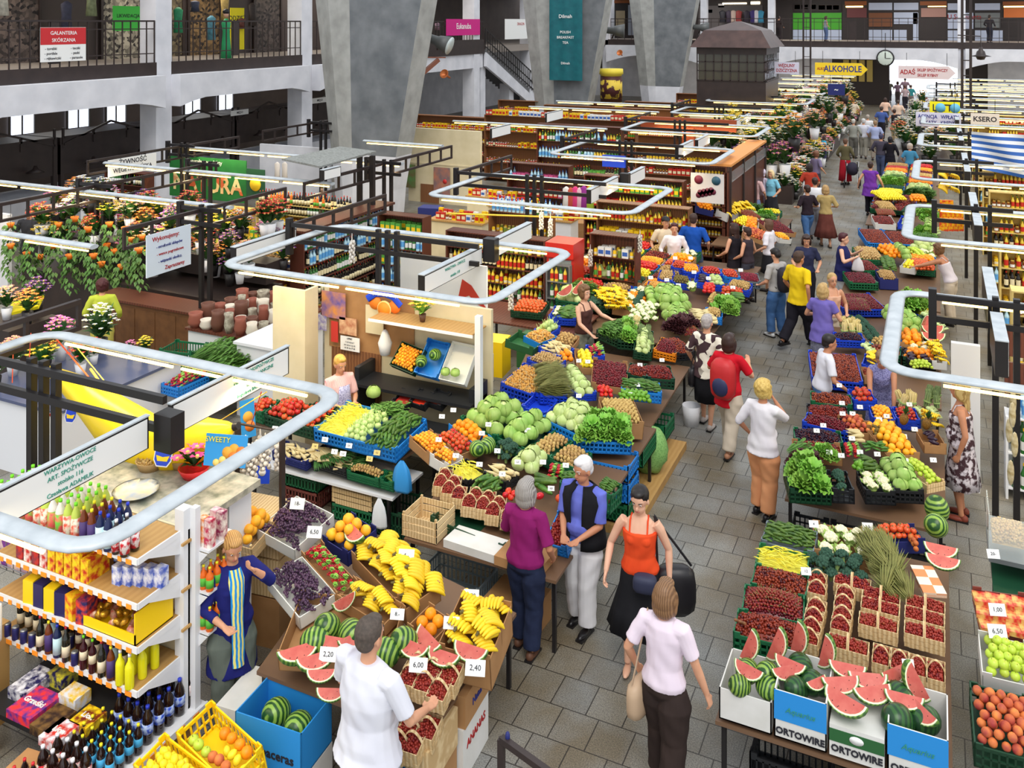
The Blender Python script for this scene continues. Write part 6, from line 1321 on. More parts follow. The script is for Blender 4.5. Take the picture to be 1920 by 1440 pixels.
L2b=Plane((-6.0,8.6,.62),sx=0,sy=.12)
table('low_shelf',[(-7.95,9.05),(-5.8,9.05),(-5.8,9.75),(-7.95,9.75)],.5,'low white shelf under the light blue crate',m=CRM['whitew'],cat='shelf')
go(L2b,f,(160,580),(500,690),(270,465),'plastic','navy',.1,'parsnip','in the flat navy crate on the low shelf',mound=.03)
go(L2b,f,(510,640),(900,760),(560,480),'plastic','black',.1,'leek','in the black crate on the low shelf',mound=.04,s=.8)
go(L2b,f,(905,770),(1230,860),(980,680),'plastic','green',.1,'potato','in the small green crate on the low shelf',mound=.04,s=.7)
go(L2b,f,(1235,860),(1370,900),(1290,760),'plastic','green',.1,'cucumber','at the right end of the low shelf',mound=.02,s=.9)
for x,y,z,w,d,h,c,l in[(-7.6,9.2,.22,.6,.4,.26,'green','green crate under the low shelf'),(-7.6,9.2,.0,.6,.4,.21,'redb','brick red crate under the green one')]:crate('plastic',Vector((x,y,z+h)),Vector((w,0,0)),Vector((0,d,0)),Vector((0,0,1)),h,l,c)
crate('wood',Vector((-6.75,9.15,.46)),Vector((.6,.0,0)),Vector((0,.4,0)),Vector((0,0,1)),.26,'yellowish wooden crate under the low shelf');crate('plastic',Vector((-6.75,9.15,.19)),Vector((.6,0,0)),Vector((0,.4,0)),Vector((0,0,1)),.19,'green crate at the floor under the yellowish wooden crate','green');crate('plastic',Vector((-6.1,9.1,.3)),Vector((.4,0,0)),Vector((0,.5,0)),Vector((0,0,1)),.3,'dark green crate behind the grapefruits','dgreen')
carrier(Vector((-5.7,9.1,.95)),flat('blue_film',60,150,220,rough=.3),'blue plastic bag hanging at the corner of the light blue crate',h=.36,w=.26);carrier(Vector((-5.95,9.0,.5)),flat('white_film',228,232,238,rough=.35),'white plastic bag hanging at the corner of the low shelf',h=.34,w=.2)
for x,y,w,c in[(190,290,'4',0),(690,400,'5,5',0),(590,465,'1,8',1),(785,520,'3',0),(870,540,'1,2',0),(930,460,'2,5',0),(1210,530,'3,2',1),(1135,590,'2,2',1)]:tagp(L2,*f(x,y),w,lift=-.06,s=.062,col=flat('yellow_card',236,206,130)if c else None,face=(.2,-1,0),label='%s price card reading %s on the light blue crate stall'%('yellow' if c else 'white',w))
for x,y,l in[(1175,20,'pale green cabbage leaf heap')]:at(L2,*f(x,y),'cabbage','loose pale cabbage behind the kohlrabi',.06,s=.9)
# back wall with calendars, shelf and trays
bw=empty('stall_wall',(-7,10.95,0),'cream panelled back wall of the stall with calendars','partition');MB().box(-1.2,.0,0,1.55,.06,2.22).obj('panel',M_cream,bw);MB().box(-1.05,-.03,0,-.2,0,1.35).obj('lower_board',M_wood,bw);MB().box(-1.1,-.02,1.35,.35,0,2.35).obj('pin_board',CRM['card'],bw)
cp=MB().box(-8.62,10.3,0,-8.05,10.36,2.32).obj('partition_panel',M_cream);T(cp,'plain cream partition panel left of the stallholder in a blue apron','partition');q=MB().box(-8.1,10.36,0,-8.05,10.6,2.32).obj('panel_return',M_cream,cp)
def onwall(px,py,w,h,base,label,Y=10.86,**k):return poster(QY(px,py,Y),w,h,(0,-1,0),base,label,**k)
onwall(625,572,.42,.38,mat('night_city_print',(40,70,170),(226,150,50),scale=5,sharp=.2),'large poster of lit spires against a deep blue sky');onwall(652,612,.3,.24,mat('brown_print',(170,90,60),(226,190,150),scale=9),'brown picture in a dark red calendar frame');onwall(656,645,.33,.2,M_paper,'white month sheet of the dark red calendar',lines=[('LIPIEC',0,.38,.035,M_ink),('1 2 3 4 5 6 7',0,.12,.03,M_ink),('8 9 10 11 12 13',0,-.1,.03,M_ink),('14 15 16 17 18',0,-.3,.03,M_ink)],name='calendar',cat='calendar');onwall(627,622,.12,.3,flat('red_sheet',206,60,52),'narrow red sheet between two calendars');onwall(603,605,.17,.22,mat('lilac_print',(120,100,180),(220,220,210),scale=16),'small calendar with a lilac flower picture',name='calendar',cat='calendar');onwall(702,600,.3,.4,M_cream,'pale perforated board behind the orange fruit sign')
og=empty('fruit_sign',(0,0,0),'cut out sign of three oranges with blue lettering band','sign',M=frameM(QY(722,572,10.8),Vector((1,0,0)),Vector((0,0,1)),Vector((0,-1,0))))
for k,(x,y,r,c)in enumerate([(-.16,.02,.1,(240,130,40)),(.17,.0,.09,(236,120,40)),(0,-.05,.115,(248,200,120)),(0,-.05,.1,(244,140,40))]):MB().lathe([(r,0),(r,.02+.004*k),(0,.02+.004*k)],20,c=(x,y,0)).obj('orange_disc',flat('sign_%d'%k,*c),og)
q=MB();q.tube([(-.28,.06,.03),(-.15,.15,.03),(0,.17,.03),(.15,.14,.03),(.28,.03,.03)],.05,8,flat=.2,up=(0,0,1));q.obj('band',CRM['blue'],og);text('Bądź pomarańczowy',.05,Matrix.Translation((0,.155,.045)),M_paper,og)
wb=empty('mural_panel',(-6.85,12.4,1.74),'white panel painted with a green and a red leaf above the trays','panel');MB().box(-.95,0,-.5,.6,.04,.62).obj('board',M_paper,wb);MB().slab([(-.85,-.004,.0),(-.6,-.004,.12),(-.5,-.004,.38),(-.42,-.004,.05)],.004).obj('green_leaf',flat('mural_green',40,150,120),wb);MB().slab([(.1,-.004,.05),(.18,-.004,.38),(.34,-.004,.3),(.6,-.004,-.02),(.45,-.004,.02),(.3,-.004,.14),(.2,-.004,.1)],.004).obj('red_leaf',flat('mural_red',196,60,44),wb)
sh=empty('wall_shelf',(-6.35,10.7,2.02),'pale wooden shelf with a vase of yellow flowers','shelf');MB().box(-.75,-.22,-.02,.85,.2,.0).obj('board',M_ply,sh);MB().box(-.75,-.24,-.035,.87,-.22,.0).obj('edge',CRM['whitew'],sh)
up=empty('shelf_upright',(-5.38,10.45,0),'white metal shelf upright at the aisle end of the stall wall','upright');MB().box(-.04,-.04,0,.04,.04,2.3).obj('pole',CRM['whitew'],up);q=MB();[q.bar((0,0,z),(.02,-.36,z-.14),.03)for z in(1.05,.6)];q.obj('arm',CRM['whitew'],up)
bouquet((-6.35,10.66,2.03),26,.17,.24,mat('yellow_petal',(236,216,60),(226,190,40),scale=9),'vase of yellow lilies on the pale shelf',pot=flat('brown_vase',90,60,44),pr=.05,ph=.1,fs=.045,leafm=Mt['lettuce'])
TR=Plane((-6.2,10.45,1.30),sx=0,sy=1.15);f3=cropper(560,420,3)
go(TR,f3,(510,790),(640,845),(590,660),'tray','dgreen',.1,'apricot','in the tilted tray under the pale shelf',mound=.02);go(TR,f3,(650,835),(775,870),(725,640),'plastic','lblue',.1,None,'',label='tilted light blue crate with two small watermelons');go(TR,f3,(785,870),(930,905),(860,655),'tray','white',.1,None,'',label='tilted white tray, nearly empty')
for x,y,l in[(690,805,'left'),(768,768,'right')]:at(TR,*f3(x,y),'watermelon','small watermelon in the tilted blue crate, %s one'%l,.08,(.3,.2,x),s=.62)
for x,y,l in[(825,845,'left'),(880,850,'right')]:at(TR,*f3(x,y),'cabbage','small pale cabbage at the foot of the white tray, %s one'%l,.03,s=.6)
q=MB();q.box(-7.35,10.5,0,-7.28,10.9,1.3);q.box(-5.55,10.5,0,-5.48,10.9,1.3);q.box(-7.35,10.4,1.08,-5.48,10.88,1.12);T(q.obj('tray_stand',CRM['black']),'dark stand holding the tilted trays','stand')
MT=Plane((-6.2,10.1,.92),sx=0,sy=.4)
for x,c,l in[(520,(150,40,36),'left'),(620,(200,50,30),'middle'),(715,(150,70,60),'right')]:
 A,u,v,n=go(MT,f3,(x,1000),(x+85,1030),(x+40,920),'plastic','black',.08,None,'',label='black crate with a red tray of olives, %s of three'%l);T(MB().box(.03,.03,-.04,u.length-.03,v.length-.03,-.02).obj('food_tray',flat('food_%s'%(c,),*c,rough=.3),M=frameM(A,u,v,n)),'red food tray in the black crate, %s of three'%l,'tray')
table('market_table',[(-7.3,9.95),(-5.5,9.95),(-5.5,10.5),(-7.3,10.5)],.78,'dark narrow table under the red trays',m=CRM['black'])
w21,h_,s_=person(0,0,1.62,115,'stallholder in a dark blue spotted apron over a pink striped top, peeling a vegetable',C_('pink_stripes',(220,160,160),(232,200,196),scale=22,kind='wave'),C_('blue_skirt',(70,76,130)),mat('hair_gold',(222,176,92),(190,140,60),scale=24,rough=.5),lod=1,pos=(-7.28,10.05,0),sleeve=.42,arms=((.28,-.08,-.26),(.28,-.06,-.3)),hairstyle='short',nod=12,apron=C_('blue_spot_apron',(64,62,130),(190,190,220),scale=60,kind='voro',sharp=.1),skirt=(.45,.2),shoes=flat('black_shoe',28,26,28))
wb=MB().lathe([(.0,0),(.07,.02),(.1,.18),(.04,.34),(.02,.36)],12).obj('carrier_bag',flat('white_film',228,232,238));wb.location=QY(722,640,10.7)-Vector((0,0,.2));T(wb,'white carrier bag hanging on the stall wall beside the pin board','bag')
# big corner stall in the centre
f=cropper(740,640,3.272);CS=Plane((-3.4,8.3,.86),sx=-.10,sy=.03)
table('market_table',[(-5.0,8.02),(-3.3,8.02),(-3.35,11.6),(-5.6,11.6)],.76,'long trestle table of the big corner stall',m=flat('worn_table',112,84,62));table('market_table',[(-5.6,11.7),(-3.45,11.7),(-3.5,14.0),(-6.2,14.0)],.72,'trestle table under the cherries of the big corner stall',m=flat('worn_table',112,84,62))
for k,(x,y,l)in enumerate([(285,862,'farthest left of the row before the magenta T-shirt'),(335,905,'second of the row before the magenta T-shirt'),(395,935,'third of the row before the magenta T-shirt'),(460,985,'fourth of the row before the magenta T-shirt'),(545,1000,'fifth of the row before the magenta T-shirt'),(605,1035,'sixth of the row before the magenta T-shirt'),(500,945,'behind the fourth of the row'),(575,965,'behind the fifth of the row'),(640,1000,'behind the sixth of the row'),(700,1065,'beside the magenta sleeve'),(310,825,'at the far left end of the row'),(365,870,'behind the third of the row')]):
 punnet(CS,*f(x,y),.15,.24,.12,l,lift=.02,rz=.35)
GO(CS,f,'''90 590 215 700 175 515|c card 0.12|apricot|in the box at the left end@5
215 700 330 770 285 645|c wcard 0.12|apricot|in the second box at the left@5
245 580 395 700 325 515|c card 0.12|tomato|between apricots and oranges@5|s=0.9
330 520 480 640 405 455|c lblue 0.12|orange|in the blue box@5|mound=0.05
320 790 450 870 400 705|p black 0.12|beany|above the punnets@5|heap=1
550 650 690 750 630 560||broccoli|in the middle@5|mound=0.04,layers=2,s=0.8
400 470 620 590 520 300|p green 0.14|cabbage|on the left of the cabbage heap|mound=0.08
610 580 800 670 690 390|p green 0.14|cabbage|on the right of the cabbage heap|mound=0.08,s=0.95
690 770 860 830 780 650||palecabbage|before the cabbage heap|mound=0.04,s=0.8
545 810 680 880 625 750|p black 0.1|parsnip|above the green courgettes
470 880 615 950 540 830||longcucumber|just above the punnets|s=0.8,along='v'
840 920 980 945 880 840||courgette|behind the grey haired shopper|s=1.1
630 960 725 1000 665 905||pepper|beside the grey hair
830 985 915 1010 870 940||pepper|right of the grey hair
965 980 1075 1020 1000 880||tomato|left of the white haired shopper|s=1.3
825 650 950 715 885 520|p green 0.14|potato|in the left potato crate|mound=0.06,s=0.8
945 720 1100 790 1030 620|p green 0.14|potato|in the right potato crate|mound=0.06,s=0.8
905 835 1035 860 950 760||radishes|above the courgettes@5|s=0.6,mound=0.05
1010 880 1110 900 1050 810|p green 0.1|cucumber|behind the white haired shopper|s=0.6
1225 915 1330 960 1290 845|p green 0.2|cucumber|in the green crate at the aisle edge|s=0.6''')
SB=Plane((-3.4,8.2,.82),sx=0,sy=.35);go(SB,f,(912,1235),(1055,1275),(905,1000),'plastic','lblue',.12,'straw','in the blue crate between the two near shoppers',heap=1,mound=.04)
for x,y,l in[(505,700,'left'),(570,680,'right')]:at(CS,*f(x,y),'watermelon','whole striped watermelon by the broccoli, %s one'%l,.08,(.3,.2,x),s=.72)
CS2=Plane((-3.6,10.9,1.02),sx=-.10,sy=.02)
GO(CS2,f,'''905 470 1150 590 1010 345|p lblue 0.16|palecabbage|in the blue crate of white cabbages|mound=0.06,s=0.8
1145 610 1455 625 1190 490|p lblue 0.15|lettuce|in the blue crate at the aisle corner|mound=0.06
1300 500 1530 510 1355 360|c card 0.2|potato|in the aisle side carton@5|mound=0.05,s=0.8
1390 300 1640 325 1430 245|p lblue 0.14|cucumber|in the blue crate behind the potatoes|s=0.8
1375 370 1590 385 1400 310||greenpepper|before the blue cucumber crate|s=0.8
1205 262 1430 292 1190 105|c card 0.1|cherry|in the long carton@5|heap=1
1420 200 1545 225 1445 140|p dgreen 0.12|cherry|in the middle dark green crate@5|heap=1
1548 225 1720 240 1580 150|p dgreen 0.14|cherry|in the dark green crate with a white scoop|heap=1
1245 350 1360 350 1270 290||pepper|before the long carton of cherries|s=0.8
1110 330 1240 320 1180 170|p blue 0.1|palecabbage|right of the dried dill|s=0.7
890 330 1060 340 980 170|p blue 0.12|drieddill|between mushrooms and cabbages|mound=0.05''')
CS3=Plane((-5.0,11.6,1.15),sx=-.12,sy=.04)
GO(CS3,f,'''650 260 860 330 765 130|p blue 0.16|chant|in the large blue mushroom crate|heap=1
775 400 920 450 860 320|p blue 0.12||x|label='blue crate lined with white paper, empty'
810 110 960 175 880 50|p blue 0.12|mushroom|in the blue crate behind the chanterelles
880 40 1010 100 960 -10|p blue 0.12|parsnip|in the farther blue crate
1030 130 1110 130 1050 70||orange|beside the blue mushroom crates''')
f4=cropper(880,440,5.333)
GO(CS3,f4,'''360 1060 640 1150 470 960|c gcard 0.1||x|label='green printed empty mushroom carton'
540 1010 700 1090 640 900|t lblue 0.1|chant|in the pale blue lined box|heap=1
640 960 780 1010 690 850|p blue 0.1|kohlrabi|of melons beside the dark table|s=1.3
830 1080 1030 1130 880 980|c card 0.1|potato|of avocado green beside the shorts|s=0.9''')
box3(-6.5,12.0,.6,.42,.4,.42,.2,'wcard','white carton with red print beside the white shelf upright',print_=[('JABŁKA',.5,.5,.08,'f')],tcol=M_inkr);box3(-6.7,12.8,.5,.5,.4,.55,.1,'yellow','yellow crate behind the mushroom cartons');box3(-6.3,13.6,.4,.5,.4,.5,0,'gcard','green carton behind the mushroom crates')
go(CS3,f,(1120,160),(1240,170),(1130,60),'card','card',.1,'lemon','at the far side of the corner stall',s=1.1);go(CS3,f,(1180,90),(1290,100),(1190,30),'plastic','blue',.1,'radishes','at the far side of the corner stall',s=.8)
# stacked crates along the aisle edge
for x,y,z,w,d,h,c,l,k in[(-3.95,10.35,.62,.62,.42,.17,'lblue','light blue crate right under the lettuce','plastic'),(-3.95,10.35,.36,.62,.42,.2,'lblue','light blue crate under the table edge','plastic'),(-3.95,10.35,.12,.62,.42,.2,'green','green crate near the floor at the aisle edge','plastic'),(-3.85,11.0,.5,.5,.6,.2,'green','green crate under the aisle side potatoes','plastic'),(-3.9,12.2,.3,.5,.5,.2,'green','green crate on the floor beside the white bucket','plastic')]:crate(k,Vector((x,y,z+h)),Vector((w,0,0)),Vector((0,d,0)),Vector((0,0,1)),h,l,c)
T(MB().box(-4.0,10.3,0,-3.25,12.8,.1).obj('pallet',M_ply),'pale wooden pallet under the aisle edge of the corner stall','pallet')
crate('wood',Vector((-5.05,8.05,.99)),Vector((.42,0,0)),Vector((0,.4,0)),Vector((0,0,1)),.22,'wooden crate under the left end of the punnet row');crate('plastic',Vector((-4.85,8.3,.87)),Vector((.9,-.1,-.08)),Vector((.04,.4,0)),Vector((0,0,1)),.1,'dark green crate supporting the punnets','dgreen');box3(-4.55,8.05,.765,.9,.3,.08,-.06,'wcard','white carton between table and punnets');box3(-3.95,8.0,.765,.5,.4,.09,-.05,'card','brown carton under the last punnets')
crate('plastic',Vector((-4.95,8.15,.33)),Vector((.72,-.02,0)),Vector((0,.5,0)),Vector((0,0,1)),.3,'large grey blue crate on the floor under the punnets','grey');box3(-4.15,8.15,0,.55,.45,.3,-.05,'card','brown banana carton on the floor under the punnets')
q=MB().sph((0,0,.3),(.26,.22,.32),nu=16,nv=10,fn=lambda d:1+.05*math.sin(9*d.x+4*d.z));o=q.obj('net_sack',mat('green_net',(90,140,70),(130,176,100),scale=40,kind='voro'));o.location=(-3.5,11.75,.1);T(o,'large green net sack of cabbages on the pallet','sack')
bk=empty('bucket',(-3.38,13.6,0),'white plastic bucket under the cherry table','bucket');MB().lathe([(.11,0),(.14,.3),(.13,.3),(.1,.02),(0,.02)],16).obj('pail',CRM['whitew'],bk)
w22,h_,s_=person(0,0,1.66,110,'young stallholder in a brown vest and grey shorts, arranging the celery',C_('brown_vest',(84,54,50),(70,44,40),scale=6),C_('grey_shorts',(130,132,118),(104,106,94),scale=16),mat('hair_curlbrown',(128,92,60),(92,64,40),scale=40,rough=.6),sk='c',lod=1,pos=(-5.4,14.35,0),sleeve=0,neckline=2,legs=.5,arms=((.42,.05,-.2),(.3,.0,-.4)),hairstyle='curly',shoes=flat('black_shoe',28,26,28))
for x,y,w in[(360,480,'3'),(290,520,'4'),(270,665,'5'),(575,570,'1,5'),(815,605,'1,2'),(535,625,'2'),(630,735,'4'),(375,765,'5'),(520,820,'3'),(660,880,'6'),(910,805,'1'),(1050,825,'2'),(755,805,'2,5'),(960,970,'4,8'),(1130,390,'3'),(1450,380,'1,2'),(1490,320,'4'),(1185,175,'5'),(1505,195,'7'),(1640,165,'8'),(1130,170,'9')]:tagp(CS,*f(x,y),w,lift=.12,s=.055,label=None,where='on the big corner stall')
# second left block: lettuce, bananas, blue crates towards the far end
f=cropper(1120,280,4.8);BK=Plane((-3.6,17.0,.95),sx=-.08,sy=.03)
table('market_table',[(-6.0,14.75),(-3.5,14.75),(-3.5,20.3),(-7.0,20.3)],.74,'wide table of the second stall left of the aisle',m=flat('worn_table',112,84,62))
GO(BK,f,'''60 1440 250 1440 150 1290||bananas|on the second left stall, behind the young stallholder
250 1440 420 1440 330 1300||cauliflower|beside the bananas@6|s=0.9
420 1390 560 1400 450 1280||cabbage|on the second left stall|s=0.8
560 1440 880 1440 600 1280||cabbage|dark leaved, in the middle@6|s=1.0,mound=0.08
960 1380 1060 1400 980 1290||potato|beside the lettuce@6
1120 1440 1270 1440 1150 1370|p black 0.12|lettuce|at the near aisle corner@6
1100 1300 1330 1330 1130 1250||tomato|on the second left stall beside the cucumbers|s=1.1
1220 1380 1340 1390 1240 1310||courgette|dark, on the second left stall
1160 1240 1370 1280 1190 1180|p blue 0.12|potato|in the aisle side crate@6|s=0.9
1290 1180 1470 1200 1310 1110|p grey 0.14|currant|in the grey crate at the aisle|heap=1
1140 1150 1290 1160 1150 1090|p lblue 0.12|tomato|in the light blue crate by the black haired shopper|s=0.7
960 1120 1130 1130 980 1070|p blue 0.12|tomato|in the blue crate under the green crates|s=0.8
770 1100 930 1115 800 1040|p blue 0.12|apricot|in the blue crate before the blue vest
660 1060 790 1080 700 1010|p blue 0.12|tomato|in the small blue crate before the blue vest|s=0.7
670 1200 840 1220 710 1150|p blue 0.12|kiwi|in the blue crate@6
540 1170 680 1190 590 1100|p blue 0.12|mushroom|in the blue crate@6|s=1.3
430 1260 620 1290 490 1200|p blue 0.12|chanterelle|in the near blue crate@6|s=1.3
870 1190 1010 1210 900 1120|p blue 0.12|aubergine|in the dark row@6
1010 1220 1150 1230 1040 1160|p blue 0.12|palecabbage|of onions in the blue crate|s=0.5
930 1290 1080 1310 960 1220||pepper|on the second left stall
800 1270 920 1280 820 1210||cauliflower|alone on the second left stall''')
GO(BK,f,'''600 1570 880 1590 640 1460||cabbage|loose, nearer the camera@6|s=.85,mound=.04
900 1560 1080 1570 930 1450||parsnip|with leaves, in the middle@6|s=1.2
1010 1460 1120 1470 1030 1400||greenpepper|near the lettuce@6|s=.9
330 1530 560 1550 380 1450||cauliflower|in the front heap@6|s=.75''')
f2=cropper(1220,560,4.237)
D=[((20,410),(200,450),(60,310),'plastic','orange',.12,'cherry','in the orange crate at the aisle',dict(heap=1)),((200,440),(350,430),(220,310),'plastic','black',.12,'cherry','in the black crate at the aisle',dict(heap=1)),((-140,420),(10,440),(-120,250),'plastic','dgreen',.12,'palecabbage','of chicory beside the orange crate',dict(s=.6)),((80,240),(260,300),(110,130),None,None,0,'redlettuce','above the orange crate',dict(s=.8)),((260,300),(420,300),(310,200),None,None,0,'cherry','dark, behind the silver hair',dict()),((430,140),(570,160),(460,80),'plastic','lblue',.12,'potato','in the light blue crate behind the silver hair',dict(s=.8)),((560,110),(700,130),(600,40),None,None,0,'lettuce','in the black crate at the corner',dict(s=.8))]
BK2=Plane((-3.6,15.0,.92),sx=-.08,sy=.03)
for a,b,c,kd,col,h,gd,wh,kw in D:go(BK2,f2,a,b,c,kd,col,h,gd,wh,**kw)
GO(BK2,f4,'''1270 960 1480 1050 1350 800|p dgreen 0.14|parsley|in the celery crate the young stallholder touches|s=0.9,mound=0.05
1480 1060 1690 1080 1560 900|p dgreen 0.14|lettuce|of celery in the next dark green crate|s=0.8
1700 1100 1860 1110 1720 960||asparagus|standing beside the orange crate
1620 980 1720 990 1650 880||whiteasparagus|between celery and green asparagus
1560 820 1800 870 1620 640||cauliflower|in the heap behind the celery|s=0.8,mound=0.05
1360 740 1560 760 1460 560||bananas|heaped behind the young stallholder
1600 700 1700 720 1620 560||broccoli|heaped right of the bananas''')
f=cropper(1120,280,4.8);BF=Plane((-3.8,21.5,.95),sx=-.25,sy=.05)
table('market_table',[(-5.0,22.0),(-3.6,22.0),(-3.6,25.8),(-5.0,25.8)],.7,'table of the third stall left of the aisle, behind the dark haired shoppers',m=flat('worn_table',112,84,62))
GO(BF,f,'''1070 540 1180 590 1200 440|c wcard 0.2|bananas|on the tilted white box by the striped shirt
1210 640 1330 690 1280 590||lemon|beside the oranges@7
1310 700 1450 740 1370 620|c wcard 0.1|orange|heaped on the third left stall|s=1.1
1300 760 1500 830 1350 700|c card 0.1|peach|in paper lined boxes on the third left stall
1560 740 1790 760 1600 640|c card 0.1|cherry|in the long boxes@7|heap=1
1640 810 1750 820 1660 760|c wcard 0.1|apricot|at the aisle end@7
1340 620 1500 630 1380 550||cherry|dark red, behind the oranges
890 520 1050 560 930 470|c navy 0.15|orange|in the navy box below the grape and tomato board''')
for x,y,z,c,l in[(1060,900,.55,'dgreen','upper'),(1060,1000,.25,'dgreen','lower')]:
 p=Q(*f(x,y+60),z);crate('plastic',Vector((-5.7,20.3,z+.25)),Vector((.75,0,0)),Vector((0,.5,0)),Vector((0,0,1)),.25,'dark green crate between the blue vest and the dark haired shopper, '+l,c)
for x,y,w in[(700,1030,'3'),(870,1160,'5'),(1000,1215,'4'),(1290,1140,'6'),(1220,1300,'3'),(1170,1370,'2'),(730,1280,'2'),(625,1230,'4'),(840,1030,'7'),(480,1210,'5')]:tagp(BK,*f(x,y),w,lift=.12,s=.07,where='on the second left stall')
# right stall nearest the camera
f=cropper(1320,920,2.77);R1=Plane((-1.6,7.7,.93),sx=0,sy=.045)
table('market_table',[(-1.58,7.12),(.1,7.12),(.1,10.12),(-1.58,10.12)],.62,'trestle table of the nearest stall right of the aisle',m=flat('worn_table',112,84,62))
GO(R1,f,'''295 265 570 330 330 165|p grey 0.15|cucumber|in the far grey crate@4|s=0.7,mound=0.06
265 385 535 445 280 275|p green 0.15|beany|in the second green crate@4|heap=1,mound=0.05
240 490 530 560 265 385|p green 0.15|cherry|in the third crate@4|heap=1
195 625 520 690 240 500|p green 0.15|cherry|in the fourth crate@4|heap=1,mound=0.08
150 745 500 830 195 625|p green 0.15|cherry|in the nearest green crate right of the aisle|heap=1,mound=0.08
575 320 880 365 590 170|c card 0.14|cauliflower|in the box at the back@4|s=0.92,mound=0.04
545 450 880 470 570 325||broccoli|before the cauliflowers|s=0.95,mound=0.03,layers=2
890 270 1150 265 900 190|c navy 0.12|tomato|at the back@4|s=0.9
895 540 1110 550 900 270||drieddill|standing in sheaves beside the plaid cloth|along='v',s=1.1,mound=0.05
1080 330 1150 330 1085 250||onion|beside the sheaves of dill|s=0.8''')
A,u,v,n=frame3(R1,f(195,625),f(520,690),f(240,500));fill('cherry',A,u,v,n,'loose on the fourth crate of the nearest right stall',mound=.1,layers=1,s=1.05)
at(R1,*f(1210,165),'watermelon','dark striped watermelon at the back corner of the nearest right stall',.14,(.5,1.4,.3),s=.9);at(R1,*f(1205,250),'watermelon','pale striped watermelon before the dark one',.13,(1.2,.5,1.3),s=.86)
at(R1,*f(1230,335),'melonwedge','upper red melon slice on the plaid cloth',.1,(-.3,0,0),s=.82);at(R1,*f(1240,395),'melonwedge','lower red melon slice on the plaid cloth',.1,(-.3,0,0),s=.82)
A,u,v,n=frame3(R1,f(1140,540),f(1262,548),f(1145,400));T(MB().box(0,0,-.02,u.length,v.length,.02).obj('plaid_cloth',mat('orange_plaid',(226,140,90),(236,226,206),scale=9,kind='check'),M=frameM(A,u,v,n)),'orange and white plaid cloth under the melon slices','cloth')
pn=[(590,462,0,'first of the narrow column beside the beans'),(588,515,0,'second of the narrow column beside the beans'),(585,608,0,'third of the narrow column'),(572,660,0,'fourth of the narrow column'),(560,712,0,'fifth of the narrow column'),(545,768,0,'nearest of the narrow column'),(770,480,1,'farthest double one under the broccoli'),(735,540,0,'left one of the second row'),(920,550,1,'middle of the second row'),(1150,595,1,'right of the second row'),(725,592,0,'left one of the third row'),(915,608,1,'middle of the third row'),(720,650,0,'left one of the fourth row'),(1145,660,1,'right of the third row'),(710,702,0,'left one of the fifth row'),(905,692,1,'middle of the fourth row'),(1145,740,1,'right of the fourth row'),(750,805,1,'double one before the tall handles')]
for x,y,dbl,l in pn:punnet(R1,*f(x,y),.31 if dbl else .155,.17,.12,l+', nearest right stall',lift=.02,grp='berry punnets of the nearest right stall')
for x,y,l in[(920,835,'first'),(1015,860,'second'),(1110,890,'third'),(1205,915,'fourth')]:punnet(R1,*f(x,y),.13,.24,.12,l+' of the four with tall handles above the melon boxes',lift=-.02,grp='berry punnets of the nearest right stall')
R0=[(-1.55,.40,'wcard',.24,'white carton of melons at the aisle corner',None),(-1.13,.38,'bcard',.36,'blue ORTOWIRE carton of melons, second from the aisle','ORTOWIRE'),(-.73,.38,'gcard',.2,'green and white ORTOWIRE carton, third from the aisle','ORTOWIRE'),(-.33,.40,'bcard',.36,'blue ORTOWIRE carton of melons, farthest right','ORTOWIRE')]
for x,w,c,h,l,t in R0:
 o=empty('cardboard_box',(x,7.12,.65),l,'box');q=MB();
 if c=='gcard':q.box(0,0,0,w,.5,h+.03)
 else:q.box(0,0,0,w,.5,.01);q.box(0,0,0,w,.01,h);q.box(0,.49,0,w,.5,h);q.box(0,0,0,.01,.5,h);q.box(w-.01,0,0,w,.5,h)
 q.obj('carton',CRM['wcard'],o)
 if t:
  MB().box(.0,-.004,.14 if h>.3 else .11,w,0,h).obj('printed_band',CRM[c],o);text(t,.068,upright((w*.5,-.006,.06),(0,-1,0)),M_ink,o,name='print',bold=.035)
  if c=='bcard':text('Aquarius',.06,upright((w*.5,-.008,.23),(0,-1,0)),M_inkg,o,name='print',shear=.3);
  else:MB().lathe([(.05,0),(.05,.004),(0,.004)],16,c=(0,0,0)).xf(Matrix.Translation((w*.5,-.004,.16))@Matrix.Rotation(PI/2,4,'X')@Matrix.Diagonal((1,.6,1,1))).obj('oval_badge',M_paper,o)
TL=Plane((-1.5,7.3,.95),sx=0,sy=.1)
ml=[(225,925,'watermelon','rear striped in the white carton',.7),(330,940,'watermelon','by the tall slices',.7),(330,1010,'watermelon','front striped in the white carton',.65),(185,1000,'watermelon','at the aisle corner',.6),(500,905,'darkmelon','dark, behind the tall slice',.8),(560,985,'darkmelon','dark, in the blue carton',.75),(480,1015,'darkmelon','dark, left in the blue carton',.7),(610,1000,'darkmelon','dark, right in the blue carton',.6),(1010,1060,'darkmelon','dark, back of the right blue carton',.85),(1010,1180,'darkmelon','dark, front of the right blue carton',.9),(1150,1180,'darkmelon','dark, right side of the right blue carton',.8)]
for x,y,k,l,s in ml:at(TL,*f(x,y),k,'whole watermelon, '+l,-.02,(rnd(),rnd()*.5,rnd()*3),s=s)
